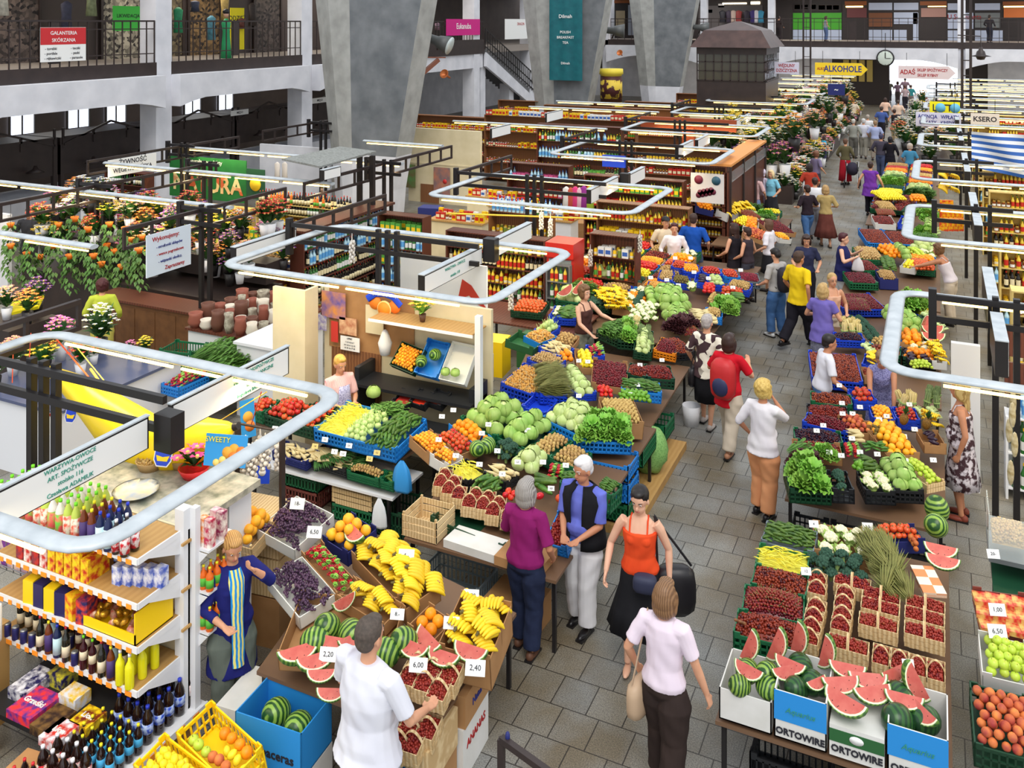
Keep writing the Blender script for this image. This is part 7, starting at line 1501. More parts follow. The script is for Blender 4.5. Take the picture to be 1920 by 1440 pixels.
ms=[(215,845,1.2,.35,1.0,'leftmost standing tall'),(355,840,1.2,-.1,1.05,'second standing tall'),(465,810,1.35,-.2,1.05,'third and highest standing tall'),(610,880,1.35,.2,1.0,'pale, standing by the corner of the blue carton'),(235,960,-.3,-.4,.9,'flat on the striped melons'),(420,965,.7,-.3,.85,'small, showing its rind'),(450,930,-.2,-.5,.9,'behind the small one'),(580,1030,.9,-.5,.7,'narrow, leaning on the blue carton'),(745,950,.1,-.8,1.0,'pale and seedy at the back'),(705,1020,.5,-.7,1.05,'left on the white lid'),(850,1000,.3,-.7,1.05,'middle on the white lid'),(870,1070,.6,-.7,1.1,'pale, right on the white lid'),(740,1120,-.4,-.7,1.2,'large, front of the white lid'),(980,975,.9,-.3,.9,'pointing up behind the right carton'),(1125,1040,-1.1,.0,1.15,'tall, right edge of the right carton'),(1040,1110,.05,-.8,1.0,'pale pink, in the right carton'),(1140,1180,-.8,-.4,1.0,'lowest, front of the right carton')]
for x,y,rz,rx,s,l in ms:at(TL,*f(x,y+12),'melonwedge','watermelon slice %s, nearest right stall'%l,.1,((rx+.35)if abs(rz)<1 else .1,-rz if abs(rz)>1 else 0,rz if abs(rz)<1 else .2),s=s*.76)
for x,y,w,s in[(570,225,'4',.07),(850,240,'3,5',.08),(530,475,'12',.07),(1060,965,'2-',.07)]:tagp(R1,*f(x,y),w,lift=.1,s=s,where='on the nearest right stall')
q=MB();q.tube([R1(*f(160,700))+Vector((0,0,.05)),R1(*f(215,740))+Vector((0,0,.08))],.012,6);T(q.obj('wooden_scoop',M_wood),'wooden scoop handle at the aisle side cherries','scoop')
for k in range(2):crate('plastic',Vector((-1.35+k*.8,7.3,.3)),Vector((.6,0,0)),Vector((0,.4,0)),Vector((0,0,1)),.28,'dark crate on the floor under the melon cartons, %s one'%['left','right'][k],'black')
# second right stall
f=cropper(1440,560,4);R2=Plane((-1.6,10.4,.92),sx=0,sy=.05)
table('market_table',[(-1.58,10.7),(.08,10.7),(.08,13.15),(-1.58,13.15)],.66,'trestle table of the second stall right of the aisle',m=flat('worn_table',112,84,62))
GO(R2,f,'''320 775 635 810 345 705|p green 0.12|cherry|in the farthest crate@0|heap=1
305 880 615 905 320 800|p black 0.12|cherry|in the black crate@0|heap=1
255 930 600 1010 290 860|p blue 0.14|cherry|in the blue crate@0|heap=1
200 1060 565 1095 220 975|p green 0.12|currantb|in the green crate@0|heap=1
190 1150 560 1185 205 1070|c card 0.12|cherry|in the carton@0|heap=1
640 770 820 775 660 690|p blue 0.12|tomato|large, at the back@0|s=1.1
785 905 960 920 810 815|p blue 0.12|apricot|in the middle@0|s=1.1
965 910 1145 925 985 825|p blue 0.12|tomato|small, in the middle@0|s=0.62
975 810 1150 815 985 745||whiteasparagus|before the spotted dress of the stallholder|s=0.95
1150 790 1310 820 1155 690||asparagus|by the long blond hair|s=0.8
1150 910 1310 910 1165 810||fennel|beside the bananas@0|s=0.6
1190 1000 1335 1000 1200 890||bananas|beside the flowered dress|s=0.85
600 1010 790 1010 640 890|c card 0.1|peach|in the middle@0|s=0.85
785 1045 925 1045 800 965|c card 0.1|kiwi|in the middle@0
890 1175 1140 1175 930 935|c card 0.1|grapefruit|in the middle@0|s=0.8,mound=0.06
590 1085 750 1095 620 1000||parsnip|pale, on the second right stall|s=1.1
555 1200 720 1215 590 1095||radishes|on the second right stall|s=0.6,mound=0.05
720 1160 920 1170 760 1100||cucumber|thin, on the second right stall|s=0.7
690 1330 860 1340 720 1210||cucumber|at the front@0|s=0.95
590 1270 700 1330 620 1200||greenpepper|at the front@0|s=0.8
170 1190 290 1200 180 1140||parsley|at the aisle side@0
310 1220 550 1230 320 1165||lettuce|small and frilly, aisle side@0|s=0.6
140 1270 420 1280 150 1225||redlettuce|aisle side@0|s=0.6
160 1440 475 1460 180 1270|p dgreen 0.14|lettuce|large, at the front corner@0|s=1.1,mound=0.05
480 1440 650 1450 500 1300|p black 0.14|broccoli|at the front@0
730 1450 960 1460 760 1310|p black 0.14|cauliflower|at the front@0|s=0.8
950 1440 1170 1450 960 1220|p black 0.14|cabbage|at the front@0|s=0.85
1190 1400 1330 1370 1160 1190|w wood 0.1|greenapple|in a small box@0|s=0.8
1170 1100 1340 1110 1190 1000|c card 0.1|aubergine|beside the flowered dress|s=0.8''')
for x,y,l in[(1020,975,'left'),(1190,1010,'right')]:at(R2,*f(x,y),'pineapple','pineapple among the oranges, %s one'%l,.12,(.2,.2,0),s=.9)
for x,y,w,tn in[(535,705,'5',0),(555,840,'7',1),(635,920,'6',1),(560,920,'5',1),(890,940,'8',1),(415,1010,'9',1),(365,1050,'7',1),(630,1110,'2',0),(690,870,'4',1),(1060,850,'5',0),(1100,1040,'6',1),(460,1215,'2',1),(550,1240,'3',1),(1020,1095,'6',0),(820,1230,'3',0),(1240,1275,'3',0),(1030,1280,'4',1),(690,1215,'2',0),(835,965,'5',1)]:tagp(R2,*f(x,y),w,lift=.1,s=.055,tent=bool(tn),where='on the second right stall')
for k in range(4):
 for j in range(2):crate('plastic',Vector((-1.5+k*.4,10.4,.22+.2*j)),Vector((.38,0,0)),Vector((0,.5,0)),Vector((0,0,1)),.18,'black crate stacked under the second right stall, %s stack, %s'%(posn[k],['lower','upper'][j]),'black')
w23,h_,s_=person(0,0,1.62,175,'stallholder with cropped hair in a dark blue spotted dress, bending over the white asparagus',C_('blue_spot_dress',(62,62,124),(150,150,200),scale=50,kind='voro'),C_('blue_spot_dress',(62,62,124)),mat('hair_cropfair',(150,120,88),(110,86,62),scale=40,rough=.65),sk='b',lod=1,pos=(-.72,13.75,0),sleeve=0,lean=22,nod=20,skirt=(.4,.22),arms=((.38,-.02,-.42),(.38,-.02,-.42)),hairstyle='short',shoes=flat('black_shoe',28,26,28))
w24,h_,s_=person(0,0,1.70,-85,'person with long blond hair in a flowered dress, in profile at the second right stall',C_('flower_dress',(216,208,216),(70,48,54),scale=14,kind='noise',sharp=.05),C_('flower_dress',(216,208,216)),mat('hair_longblond',(206,178,116),(170,136,78),scale=18,kind='wave',rough=.5),sk='b',lod=1,pos=(.27,12.45,0),sleeve=0,neckline=2,skirt=(.42,.24),arms=((.02,.08,-.5),(.06,.08,-.5)),hairstyle='long',shoes=flat('red_brown_sandal',130,60,44),fat=1.1)
# third right stall (behind the white T-shirt) and on
f=cropper(1440,560,4);R3=Plane((-1.7,14.4,.90),sx=0,sy=.04)
table('market_table',[(-1.7,14.0),(.05,14.0),(.05,18.6),(-1.7,18.6)],.7,'long trestle table of the third stall right of the aisle',m=flat('worn_table',112,84,62))
GO(R3,f,'''330 600 715 635 380 400|p blue 0.14|cherry|in the large blue crate behind the white T-shirt|heap=1
510 310 730 320 520 260|p blue 0.12|currantb|in the blue crate under the white asparagus|heap=1
530 250 735 260 540 180||whiteasparagus|standing in a row@1|s=0.95
600 90 790 100 610 0||cherry|beyond the white asparagus
700 500 820 520 720 420|p blue 0.1|bananas|small, beside the light frame corner|s=0.7
720 420 830 420 740 340||fennel|of artichokes beside the frame|s=0.8
740 300 860 300 750 130||broccoli|mixed greens beside the frame|s=0.9
720 590 840 600 740 530|c card 0.1|cherry|in the carton under the frame corner|heap=1
990 340 1180 360 1010 250|c card 0.1|orange|inside the frame@1|s=1.2
990 250 1230 240 1010 100||cabbage|bright green, inside the frame@1|s=0.9,mound=0.06
1230 480 1345 490 1240 350|c wcard 0.1|bananas|inside the frame, right side|s=0.9
1060 470 1230 480 1070 380|p black 0.1|aubergine|inside the frame@1|s=0.8
1080 530 1260 530 1090 480||greenapple|small and green, inside the frame|s=0.7
1240 240 1380 240 1260 100||fennel|bundled in film, inside the frame|s=0.9
980 70 1230 90 1000 0||lettuce|bright, farthest inside the frame|s=1.0
940 230 1000 240 950 200||tomato|beside the light frame''')
for x,y,rz,l in[(1180,260,1.2,'standing'),(1235,265,.4,'lying'),(1240,320,.2,'in front')]:at(R3,*f(x,y),'melonwedge','pale watermelon slice inside the frame of the third right stall, '+l,.14,(.2,-1.0 if rz>1 else 0,rz),s=1.0)
f=cropper(1520,280,4.8);R4=Plane((-1.75,19.0,.90),sx=0,sy=.02)
table('market_table',[(-1.75,18.7),(.05,18.7),(.05,25.4),(-1.75,25.4)],.7,'long trestle table of the fourth stall right of the aisle',m=flat('worn_table',112,84,62));table('market_table',[(-1.75,26),(.05,26),(.05,36.5),(-1.75,36.5)],.7,'long trestle table of the fifth stall right of the aisle',m=flat('worn_table',112,84,62))
GO(R4,f,'''300 1440 690 1440 330 1300|p blue 0.14|cherry|in the blue crate at the fourth right stall|heap=1
350 1200 610 1210 390 1110|p green 0.14|cherry|in the near green crate under the navy tabard|heap=1
400 1090 640 1090 430 1000|p green 0.12|cherry|in the middle green crate under the navy tabard|heap=1
440 990 670 1000 480 890|p green 0.12|mushroom|in the far green crate under the navy tabard|s=1.5
620 1170 790 1180 640 1100|c navy 0.2|potato|in the navy box@2|s=0.8
650 1090 790 1100 660 980||cucumber|on the fourth right stall
690 970 930 970 700 880||orange|heaped on the fourth right stall|s=1.3
800 1060 940 1080 810 1000|c wcard 0.12|lemon|in the white box@2|s=1.1
820 990 950 990 850 900||cabbage|bright, on the fourth right stall
940 980 1080 980 950 900||greenapple|heaped on the fourth right stall|s=1.1
930 1080 1130 1090 950 1000||tomato|at the outstretched arm
510 840 740 850 530 720|p lblue 0.14|cherry|in the near light blue crate|heap=1
740 850 980 860 760 740|p lblue 0.14|cherry|in the right light blue crate|heap=1
580 670 770 680 600 600|c wcard 0.14|cherry|in the pale box@3|heap=1
780 670 880 680 790 600|p blue 0.14|fennel|in the blue crate@3
590 590 780 600 620 540||cherry|dark, on the fifth right stall
620 540 790 545 640 480||potato|on the fifth right stall
790 560 870 570 800 490||broccoli|on the fifth right stall
640 450 880 450 670 380||lemon|and oranges far up the fifth right stall|s=1.1
890 460 1060 470 900 420||orange|far up the fifth right stall
980 640 1200 650 1000 560||lettuce|inside the second light frame
950 570 1010 580 960 530||pepper|by the second light frame
1060 760 1180 770 1080 700||fennel|by the yellow crisp packets
1000 740 1100 750 1010 660||cabbage|dark, inside the second light frame''')
for i in range(10):
 p=R4(*f(1200+(i%4)*45,740-(i//4)*50))+Vector((0,0,.12+.1*(i//4)));pack(p.x,p.y,p.z-.1,.2,.08,.3,(246,190,30),'yellow crisp packet piled inside the second light frame','crisp_packet',grp='yellow crisp packets',c2=(220,60,40),rz=ru(-.4,.4))
for z,l in[(2.05,'upper'),(1.7,'middle'),(1.1,'lower')]:
 for k in range(2):M=Matrix.Translation((.05+.25*k,26.5,z))@Euler((.2,.1,k)).to_matrix().to_4x4();one('bananas',M,'hand of bananas hanging in a tower at the far frame, %s %s'%(l,'ab'[k]and['left','right'][k]),s=1.6)
w25,h_,s_=person(0,0,1.64,-75,'stallholder in a white strap top, reaching across the fourth right stall',C_('white_strap',(214,206,214)),C_('beige_trousers',(204,190,172)),mat('hair_curlbrown',(128,92,60)),sk='b',lod=1,pos=(.25,20.3,0),sleeve=0,neckline=2,lean=20,arms=((.5,.0,-.2),(.5,.05,-.25)),hairstyle='volume',shoes=flat('black_shoe',28,26,28))
# far right: nuts, snack packets, apples, peaches
R5=Plane((.42,8.0,1.0),sx=0,sy=.28);f=cropper(1780,700,1.943)
go(R5,f,(90,1355),(330,1420),(85,1130),'plastic','dgreen',.2,'peach','in the green crate at the lower right corner',mound=.04);go(R5,f,(120,1100),(330,1150),(125,950),'card','wcard',.16,'greenapple','in the white carton at the right edge',mound=.03)
A,u,v,n=go(R5,f,(120,940),(330,970),(120,790),'card','redb',.12,None,'',label='red tray of nut packets at the right edge');
for i in range(4):
 for j in range(3):
  p=A+u*((i+.5)/4.2)+v*((j+.5)/3.2);pack(p.x,p.y,p.z-.02,.12,.15,.04,(214,178,100),'film packet of nuts with a red header in the red tray','nut_packet',grp='nut packets',c2=(200,50,44),rz=ru(-.2,.2))
nb=empty('glass_bin',(.42,9.3,1.2),'clear sided bin of nuts above the snack packets','display case');MB().box(0,0,0,1.4,.5,.04).obj('floor',M_steel,nb)
for k in range(3):MB().box(.0+k*.35,0,.04,.01+k*.35,.5,.42).obj('divider',M_glass,nb)
MB().box(0,0,.04,1.4,.008,.42).obj('front_glass',M_glass,nb);MB().box(0,0,.42,1.4,.5,.43).obj('rim',CRM['whitew'],nb)if False else None
for k in range(3):heap('nut',Vector((.44+k*.35,9.32,1.38)),Vector((.31,0,0)),Vector((0,.46,.0)),Vector((0,0,1)),'in the %s compartment of the glass bin'%posn[k],mound=.06)
table('market_table',[(.45,7.6),(1.9,7.6),(1.9,9.9),(.45,9.9)],[.72,.72,1.15,1.15],'sloping stand of the fruit at the right edge',m=CRM['dgreen'])
tagp(R5,*f(175,905),'1,00',lift=.1,s=.1,label='white price card reading 1,00 on the nut packets');tagp(R5,*f(175,985),'6,50',lift=.1,s=.11,label='white price card reading 6,50 on the green apples');tagp(R5,*f(160,720),'20-',lift=.15,s=.08,label='white price card on the glass nut bin')
flush_late();LATE.clear()
# shelves, signs, flowers and people further off
V=Vector
def counter(name,x0,y0,x1,y1,z,top,body,label):
 o=empty(name,(x0,y0,0),label,'counter');MB().box(0,0,z-.04,x1-x0,y1-y0,z).obj('counter_top',top,o);MB().box(.04,.04,0,x1-x0-.04,y1-y0-.04,z-.04).obj('counter_body',body,o);return o
def gm(name,h,r,body,cap,lab=None,box=None):
 q=MB()
 if box:w,d,h_=box;q.box(-w/2,-d/2,0,w/2,d/2,h_,0);q.box(-w/2*.8,-d/2-.002,h_*.25,w/2*.8,-d/2,h_*.7,1)
 else:
  jar=r>h*.22;P=[(r,0),(r,h*(.8 if jar else .58)),(r*(.8 if jar else .36),h*(.84 if jar else .8)),(r*(.8 if jar else .34),h*.9)]
  q.lathe(P,8);q.lathe([(P[-1][0],h*.88),(P[-1][0],h),(0,h)],8,m=1)
  if lab:q.lathe([(r*1.02,h*.15),(r*1.02,h*.5)],8,m=2)
 return q.mesh(name,[flat('g_%s'%(body,),*body,rough=.25),flat('g_%s'%(cap,),*cap,rough=.4)]+([flat('g_%s'%(lab,),*lab)]if lab else[]))
BL,CRE,GRN,YL,RD,BR,WH,BK_=(30,26,26),(226,214,176),(50,110,50),(238,196,40),(196,50,40),(130,70,30),(228,228,226),(60,40,36)
G=dict(jy=('jar',gm('jar',.14,.04,YL,(220,180,60),CRE)),jr=('jar',gm('jar',.14,.04,RD,WH,CRE)),jb=('jar',gm('jar',.13,.038,BR,(200,170,80),WH)),jg=('jar',gm('jar',.15,.04,(120,140,60),(220,200,120))),bd=('bottle',gm('bottle',.3,.036,BL,RD,CRE)),bg=('bottle',gm('bottle',.3,.036,GRN,YL,WH)),by=('bottle',gm('bottle',.28,.036,(222,190,60),GRN,RD)),bo=('bottle',gm('bottle',.27,.036,(226,110,40),(240,210,60),(90,170,60))),bw=('bottle',gm('bottle',.31,.042,(176,214,232),(40,90,190),(90,160,220))),pr=('packet',gm('packet',0,0,RD,CRE,box=(.12,.08,.18))),py=('packet',gm('packet',0,0,YL,RD,box=(.12,.08,.2))),pw=('packet',gm('packet',0,0,WH,(60,100,180),box=(.13,.09,.17))),pg=('packet',gm('packet',0,0,(90,160,70),YL,box=(.11,.08,.19))),pp=('packet',gm('packet',0,0,(206,90,140),WH,box=(.12,.08,.16))))
GC={};GN_=dict(jy='yellow jars',jr='red jars',jb='brown jars',jg='green jars',bd='dark bottles',bg='green bottles',by='yellow bottles',bo='orange bottles',bw='water bottles',pr='red packets',py='yellow packets',pw='white packets',pg='green packets',pp='pink packets')
def mass(me,Ms,name,label,cat):
 n=len(me.vertices);co=np.empty(n*3,'f');me.vertices.foreach_get('co',co);co=co.reshape(-1,3);F=[list(p.vertices)for p in me.polygons]
 W_=np.concatenate([co@np.array(M.to_3x3()).T+np.array(M.translation)for M in Ms]);m2=bpy.data.meshes.new(name);m2.from_pydata(W_.tolist(),[],[[i+n*k for i in f]for k in range(len(Ms))for f in F])
 for m in me.materials:m2.materials.append(m)
 m2.polygons.foreach_set('material_index',[p.material_index for p in me.polygons]*len(Ms));m2.update();return stuff(put(m2,name),label,cat)
def goods(kinds,M,w,d,label,rows=2,gap=.02,cap=290,s=1.0):
 """a run of jars, bottles or packets along local x"""
 left={};x=.04
 while x<w-.05:
  k=kinds[int(x/w*len(kinds)*2.3+rnd())%len(kinds)];nm,me=G[k];wd_=max(v.co.x for v in me.vertices[:8])*2*s
  for j in range(rows):
   if rnd()<.06:continue
   m_=M@Matrix.Translation((x+wd_/2,.05+j*(d-.1)/max(1,rows-1+.001)if rows>1 else d/2,0))@Matrix.Diagonal((s,s,s*ru(.92,1.06),1));GC[nm]=GC.get(nm,0)+1
   if j==0 and GC[nm]<=cap:o=put(me,nm,M=m_);T(o,GN_[k][:-1]+' '+label,nm,GN_[k]+' '+label)
   else:left.setdefault(k,[]).append(m_)
  x+=wd_+gap
 for k,Ms in left.items():mass(G[k][1],Ms,G[k][0]+'_rows',GN_[k]+' deeper '+label,'goods')
def rack(p,w,h,n,rz,label,kinds,m=None,d=.34,z0=.15,back=True,top=None,s=1.0,rows=2,bm=None):
 """shelf rack: local x along the front, front towards local -y"""
 h_,_,t_=label.partition(',');label=(h_+' rack '+t_.strip(' ,')).strip()
 M=Matrix.Translation(p)@Matrix.Rotation(math.radians(rz),4,'Z');m=m or M_wood;o=empty('shelf_rack',(0,0,0),label.replace('rack','shelf rack'),'shelf rack',M=M)
 [MB().box(x,0,0,x+.03,d,h).obj('side_panel',m,o)for x in(-.03,w)]
 if back:MB().box(0,d-.015,0,w,d,h).obj('back_panel',m,o)
 for k in range(n+1):MB().box(0,0,z0+(h-z0)*k/n-.02,w,d,z0+(h-z0)*k/n).obj('board',bm or m,o)
 for k in range(n+(1 if top else 0)):goods(top if k==n else kinds[k%len(kinds)],M@Matrix.Translation((0,.0,z0+(h-z0)*k/n)),w,d,'on %s board, %s'%((['lowest']+posn[1:])[k],label),rows,s=s)
 return o
JAR=[['bd','jb'],['jy','jr','jb'],['jy','jg'],['jb','jr','jy'],['bd','bg']]
M_shy=mat('yellow_lit_board',(214,190,118),(196,168,96),scale=5)
# grocery far left under the green banner
rack(V((-19.7,18.4,0)),3.4,1.22,4,0,'yellow grocery, under the green banner,',JAR,M_shy,rows=2)
rack(V((-16.1,18.6,0)),2.8,1.42,5,0,'beer, right of the green banner,',[['jy','jb'],['jy','jr'],['pw','pr'],['jb','jy'],['bd','bg']],M_shy,top=['bd','bo'])
rack(V((-17.0,16.9,0)),4.2,.95,3,0,'low grocery, before the beer',[['py','pg','pr'],['jy','pw'],['jb','py'],['jy','pr']],M_shy,rows=3,top=['py','pg','pr','pw'])
rack(V((-21.4,18.4,0)),1.5,1.9,5,0,'sweets, beside the vegetarian sign,',[['pr','pw'],['bd','pr'],['pw','py'],['jb','jr'],['bd','bg']],M_woodd)
rack(V((-11.5,14.7,0)),2.9,1.85,5,90,'long brown wine, at the pale partition,',[['bd','jb'],['bd'],['bg','bd'],['bd','bw'],['bw','bg']],M_woodd)
T(MB().box(-11.95,14.6,1.88,-11.4,17.9,1.93).obj('shelf_top',M_woodd),'flat brown top of the long wine rack','board')
rack(V((-14.6,14.4,0)),2.5,.95,2,0,'low nuts and sweets',[['py','pg'],['py','pr']],M_woodd,d=.8,rows=3,top=['py','pw','pr','py'])
A_=V((-14.5,14.5,1.16));heap('nut',A_,V((2.3,0,0)),V((0,.6,.1)),V((0,0,1)),'spread on the low sweets rack',mound=.03,r=.035)
rack(V((-11.0,16.6,0)),1.1,1.95,5,0,'green and white, next to the wine',[['bw','bg'],['bw'],['pg','bw'],['bw','bg'],['pg']],M_woodd)
# stalls around the red fridge
fr=empty('drinks_fridge',(-6.88,16.25,0),'red drinks fridge with a glass door','fridge');MB().box(0,0,0,.56,.55,1.56).obj('cabinet',flat('fridge_red',190,40,32,rough=.3),fr);MB().box(-.01,-.05,1.56,.57,.55,1.84).obj('canopy',flat('fridge_red',190,40,32),fr);MB().box(.05,-.012,.2,.51,-.004,1.52).obj('glass_door',M_glass,fr);MB().box(.05,-.004,.2,.51,.0,1.52).obj('interior',flat('fridge_interior',190,214,190),fr)
for z in(.25,.6,.95,1.28):goods(['bg','by'],Matrix.Translation((-6.9,15.85,z))@Matrix.Diagonal((1,.9,1,1)),.58,.3,'behind the fridge glass at height %.1f'%z,1,s=.95)if False else None
rack(V((-6.81,16.1,0)),.44,1.45,4,0,'chilled, at the red fridge door,',[['bg','bw'],['bg'],['by','bg'],['bg','by']],M_steel,d=.12,rows=1,back=False)
rack(V((-6.28,17.1,0)),.9,1.88,4,0,'brown juice, right of the red fridge,',[['jb','pr'],['bo','jr'],['bo','by','bg'],['jy','jg','pw']],M_woodd)
rack(V((-9.3,16.6,0)),2.2,1.75,5,0,'oil and pickles, left of the red fridge,',[['jg','jy'],['by','bg'],['by','jy'],['bd','by'],['jy','jg']],M_woodd)
rack(V((-9.5,19.0,0)),1.5,1.7,3,0,'orange wood, carrying water bottles,',[['jy'],['jy','jb'],['jy','jg']],M_wood,top=['bw','bw','bg']);rack(V((-7.4,20.6,0)),2.2,1.8,4,0,'mustard, behind the gourds,',[['jy','py'],['by','jy'],['py','pw'],['jy','by']],M_wood)
rack(V((-8.4,22.4,0)),2.6,2.1,5,0,'oil, under the blue carrier bag,',[['jy','by'],['by','bg'],['bg','jr'],['by','pr'],['by','pg']],M_woodd);rack(V((-8.6,27.5,0)),3.0,2.2,5,0,'spice, behind the blue carrier bag,',[['jb','jr'],['jy','jb'],['jr','jb'],['pr','jb'],['jb','jy']],M_wood)
rack(V((-12.9,29.6,0)),3.1,2.5,4,0,'tall brown spirits, right of the cream wall,',[['jb','bd'],['bd','bg','pg'],['bg','bw','by'],['by','bg','bw']],M_woodd,s=1.2);rack(V((-11.4,24.0,0)),1.9,2.0,4,0,'toys, before the spirits',[['pp','pw'],['pw','bw'],['pp','pr'],['bw','pp']],M_woodd)
rack(V((-15.8,31.2,0)),6.0,2.55,4,0,'orange lit, above the cream wall,',[['jb'],['jr','jb'],['bd','jr','jb','py'],['jr','bo','jb','py']],M_wood,top=['pr','py','pw']);rack(V((-16,37.5,0)),6.5,2.4,4,0,'far lit, below the stairs,',[['jb'],['jy'],['jr','jy'],['py','jr','bo']],M_wood)
rack(V((-5.7,23.0,0)),.85,2.45,9,0,'slatted, by the striped shirt,',[['jy'],['jb'],['jy']],M_woodd,rows=1,s=.8);ds=empty('display_unit',(-4.85,23.0,0),'long wooden display unit with an orange top board','display unit');MB().box(-.08,0,0,.1,5.2,2.3).obj('side',M_woodd,ds);MB().box(-.4,0,2.46,.15,5.2,2.52).obj('top_board',flat('orange_board',224,150,80),ds);MB().box(.1,.1,2.05,.14,5.1,2.3).obj('glass_panel',M_glass,ds)
for k in range(4):MB().box(.1,k*1.7,0,.15,k*1.7+.08,2.46).obj('post',M_dark,ds)
bm_=MB().box(-9.4,30.6,2.42,-6.1,30.75,2.82);T(bm_.obj('wooden_fascia',flat('rust_board',160,74,40)),'rust red board beam before the hanging greenery','board');T(MB().box(-7.9,30.5,0,-7.5,30.8,2.5).obj('wooden_post',flat('rust_board',160,74,40)),'rust red post under the rust red beam','post')
# tall cream wall with posters
cw=empty('shop_wall',(-16.4,26.6,0),'tall cream shop wall behind the nearest pillar','wall panel');MB().box(0,0,0,2.75,.15,2.5).obj('panel',M_cream,cw);MB().box(-.02,-.02,1.3,2.77,0,1.34).obj('rail',M_cream,cw);MB().box(.5,-.04,.0,1.2,-.005,.62).obj('hatch',M_wood,cw)
p=QY(828,340,26.5);poster(p,.62,.92,(0,-1,0),mat('film_print',(90,96,110),(190,120,90),scale=3),'dark film poster with a red spot on the cream wall',discs=[(.2,.0,.08,(200,50,50))]);p=QY(768,330,26.5);poster(p,.45,.8,(0,-1,0),mat('palm_print',(120,90,60),(90,150,80),scale=4),'palm tree poster at the edge of the pillar')
# kiosk booth
kb=empty('control_booth',(-9.7,40.0,0),'brown glazed booth standing above the stalls','booth');MB().box(0,0,2.35,3.0,3.4,3.55).obj('lower_body',M_dark,kb);MB().box(-.05,-.05,2.3,3.05,3.45,2.5).obj('plinth',M_dark,kb)
gl=flat('dim_glass',66,64,56,rough=.15);MB().box(.08,.0,3.55,2.92,3.4,4.75).obj('glazing',gl,kb);q=MB()
for k in range(9):q.box(k*.365,-.03,3.5,k*.365+.05,0,4.8);q.box(3.0,k*.4,3.5,3.03,k*.4+.05,4.8)
for z in(3.53,3.95,4.35,4.76):q.box(0,-.03,z,3.0,0,z+.04);q.box(3.0,0,z,3.03,3.4,z+.04)
q.box(0,-.04,4.7,3.04,3.44,5.0);q.obj('glazing_bars',M_dark,kb)
q=MB();R_=[[(-.25,-.25,5.0),(3.25,-.25,5.0),(3.25,3.65,5.0),(-.25,3.65,5.0)],[(.25,.3,5.75),(2.75,.3,5.75),(2.75,3.1,5.75),(.25,3.1,5.75)],[(1.4,1.6,6.15),(1.6,1.6,6.15),(1.6,1.8,6.15),(1.4,1.8,6.15)]]
for a,b in zip(R_,R_[1:]):
 for k in range(4):q.quad([a[k],a[(k+1)%4],b[(k+1)%4],b[k]])
q.obj('roof',mat('sheet_roof',(84,62,58),(62,46,44),scale=2,rough=.4,metal=.2),kb)
for x in(.1,2.9):MB().box(x-.06,.1,0,x+.06,.22,2.35).obj('leg',M_dark,kb)
T(MB().box(-10,38.4,0,-6.3,38.6,2.2).obj('partition_panel',M_cream),'cream panel below the brown booth','partition')
# signs
def sign(px0,py0,px1,py1,Y,base,label,lines=(),name='sign',arrow=False,tw=.8):
 a,b=QY(px0,py1,Y),QY(px1,py0,Y);w,h=b.x-a.x,b.z-a.z;o=empty(name,(0,0,0),label,'sign',M=frameM(V((a.x,Y,a.z)),V((1,0,0)),V((0,0,1)),V((0,-1,0))))
 pts=[(0,0,0),(w,0,0),(w,h,0),(0,h,0)]if not arrow else[(0,0,0),(w*.88,0,0),(w,h/2,0),(w*.88,h,0),(0,h,0)]
 MB().slab(pts,.05).obj('board',base,o)
 for t,x,y,s,m in lines:text(t,h*s,Matrix.Translation((w*x,h*y,.004)),m,o,bold=.02,squeeze=tw)
 q=MB();q.tube([(w*.15,h,-.02),(w*.15,h+.5,-.02)],.01,5);q.tube([(w*.85,h,-.02),(w*.85,h+.5,-.02)],.01,5);q.obj('hanger',M_black,o);return o
sign(1528,119,1627,140,40,flat('sign_yellow',240,204,40),'yellow arrow shaped ALKOHOLE sign',[('ALKOHOLE',.53,.5,.7,M_inkb),('ALKO',.12,.5,.3,M_inkr)],arrow=True);sign(1684,125,1792,147,38,flat('sign_pink',224,206,206),'pale pink arrow shaped sign reading SKLEP SPOŻYWCZY',[('SKLEP SPOŻYWCZY',.6,.68,.3,M_inkr),('SKLEP RYBNY',.52,.28,.3,M_inkr),('ADAŚ',.17,.5,.5,M_inkr)],arrow=True)
lo_=sign(1743,192,1800,214,36.5,flat('sign_lemon',250,236,20),'bright yellow LOTTO sign by the lattice post',[('L',.16,.5,.75,M_ink),('TT',.57,.5,.75,M_ink)]);[MB().lathe([(.17,0),(.17,.01),(0,.01)],14,c=(x,.25,.005)).obj('ball',flat('lotto_ball',110,190,220),lo_)for x in[(QY(1800,214,36.5).x-QY(1743,214,36.5).x)*k for k in(.36,.84)]]
sign(1717,213,1802,236,36,flat('sign_lilac',216,214,232),'lilac sign reading AGENCJA WPŁATY LOKATY - KREDYT',[('AGENCJA   WPŁATY',.5,.7,.36,M_inkb),('LOKATY - KREDYT',.5,.28,.36,M_inkb)]);sign(1820,214,1874,233,36,flat('sign_cream',232,220,206),'cream KSERO sign right of the lattice post',[('KSERO',.5,.48,.62,M_ink)],tw=1.0);sign(1452,117,1498,138,42,flat('sign_lilac',216,214,232),'pale sign reading WĘDLINY DZICZYZNA',[('WĘDLINY',.5,.7,.38,M_inkr),('DZICZYZNA',.5,.28,.38,M_inkr)]);sign(1552,158,1584,178,44,CRM['navy'],'small purple blue sign with a white tick above the flowers',[('~',.5,.5,.7,M_paper)])
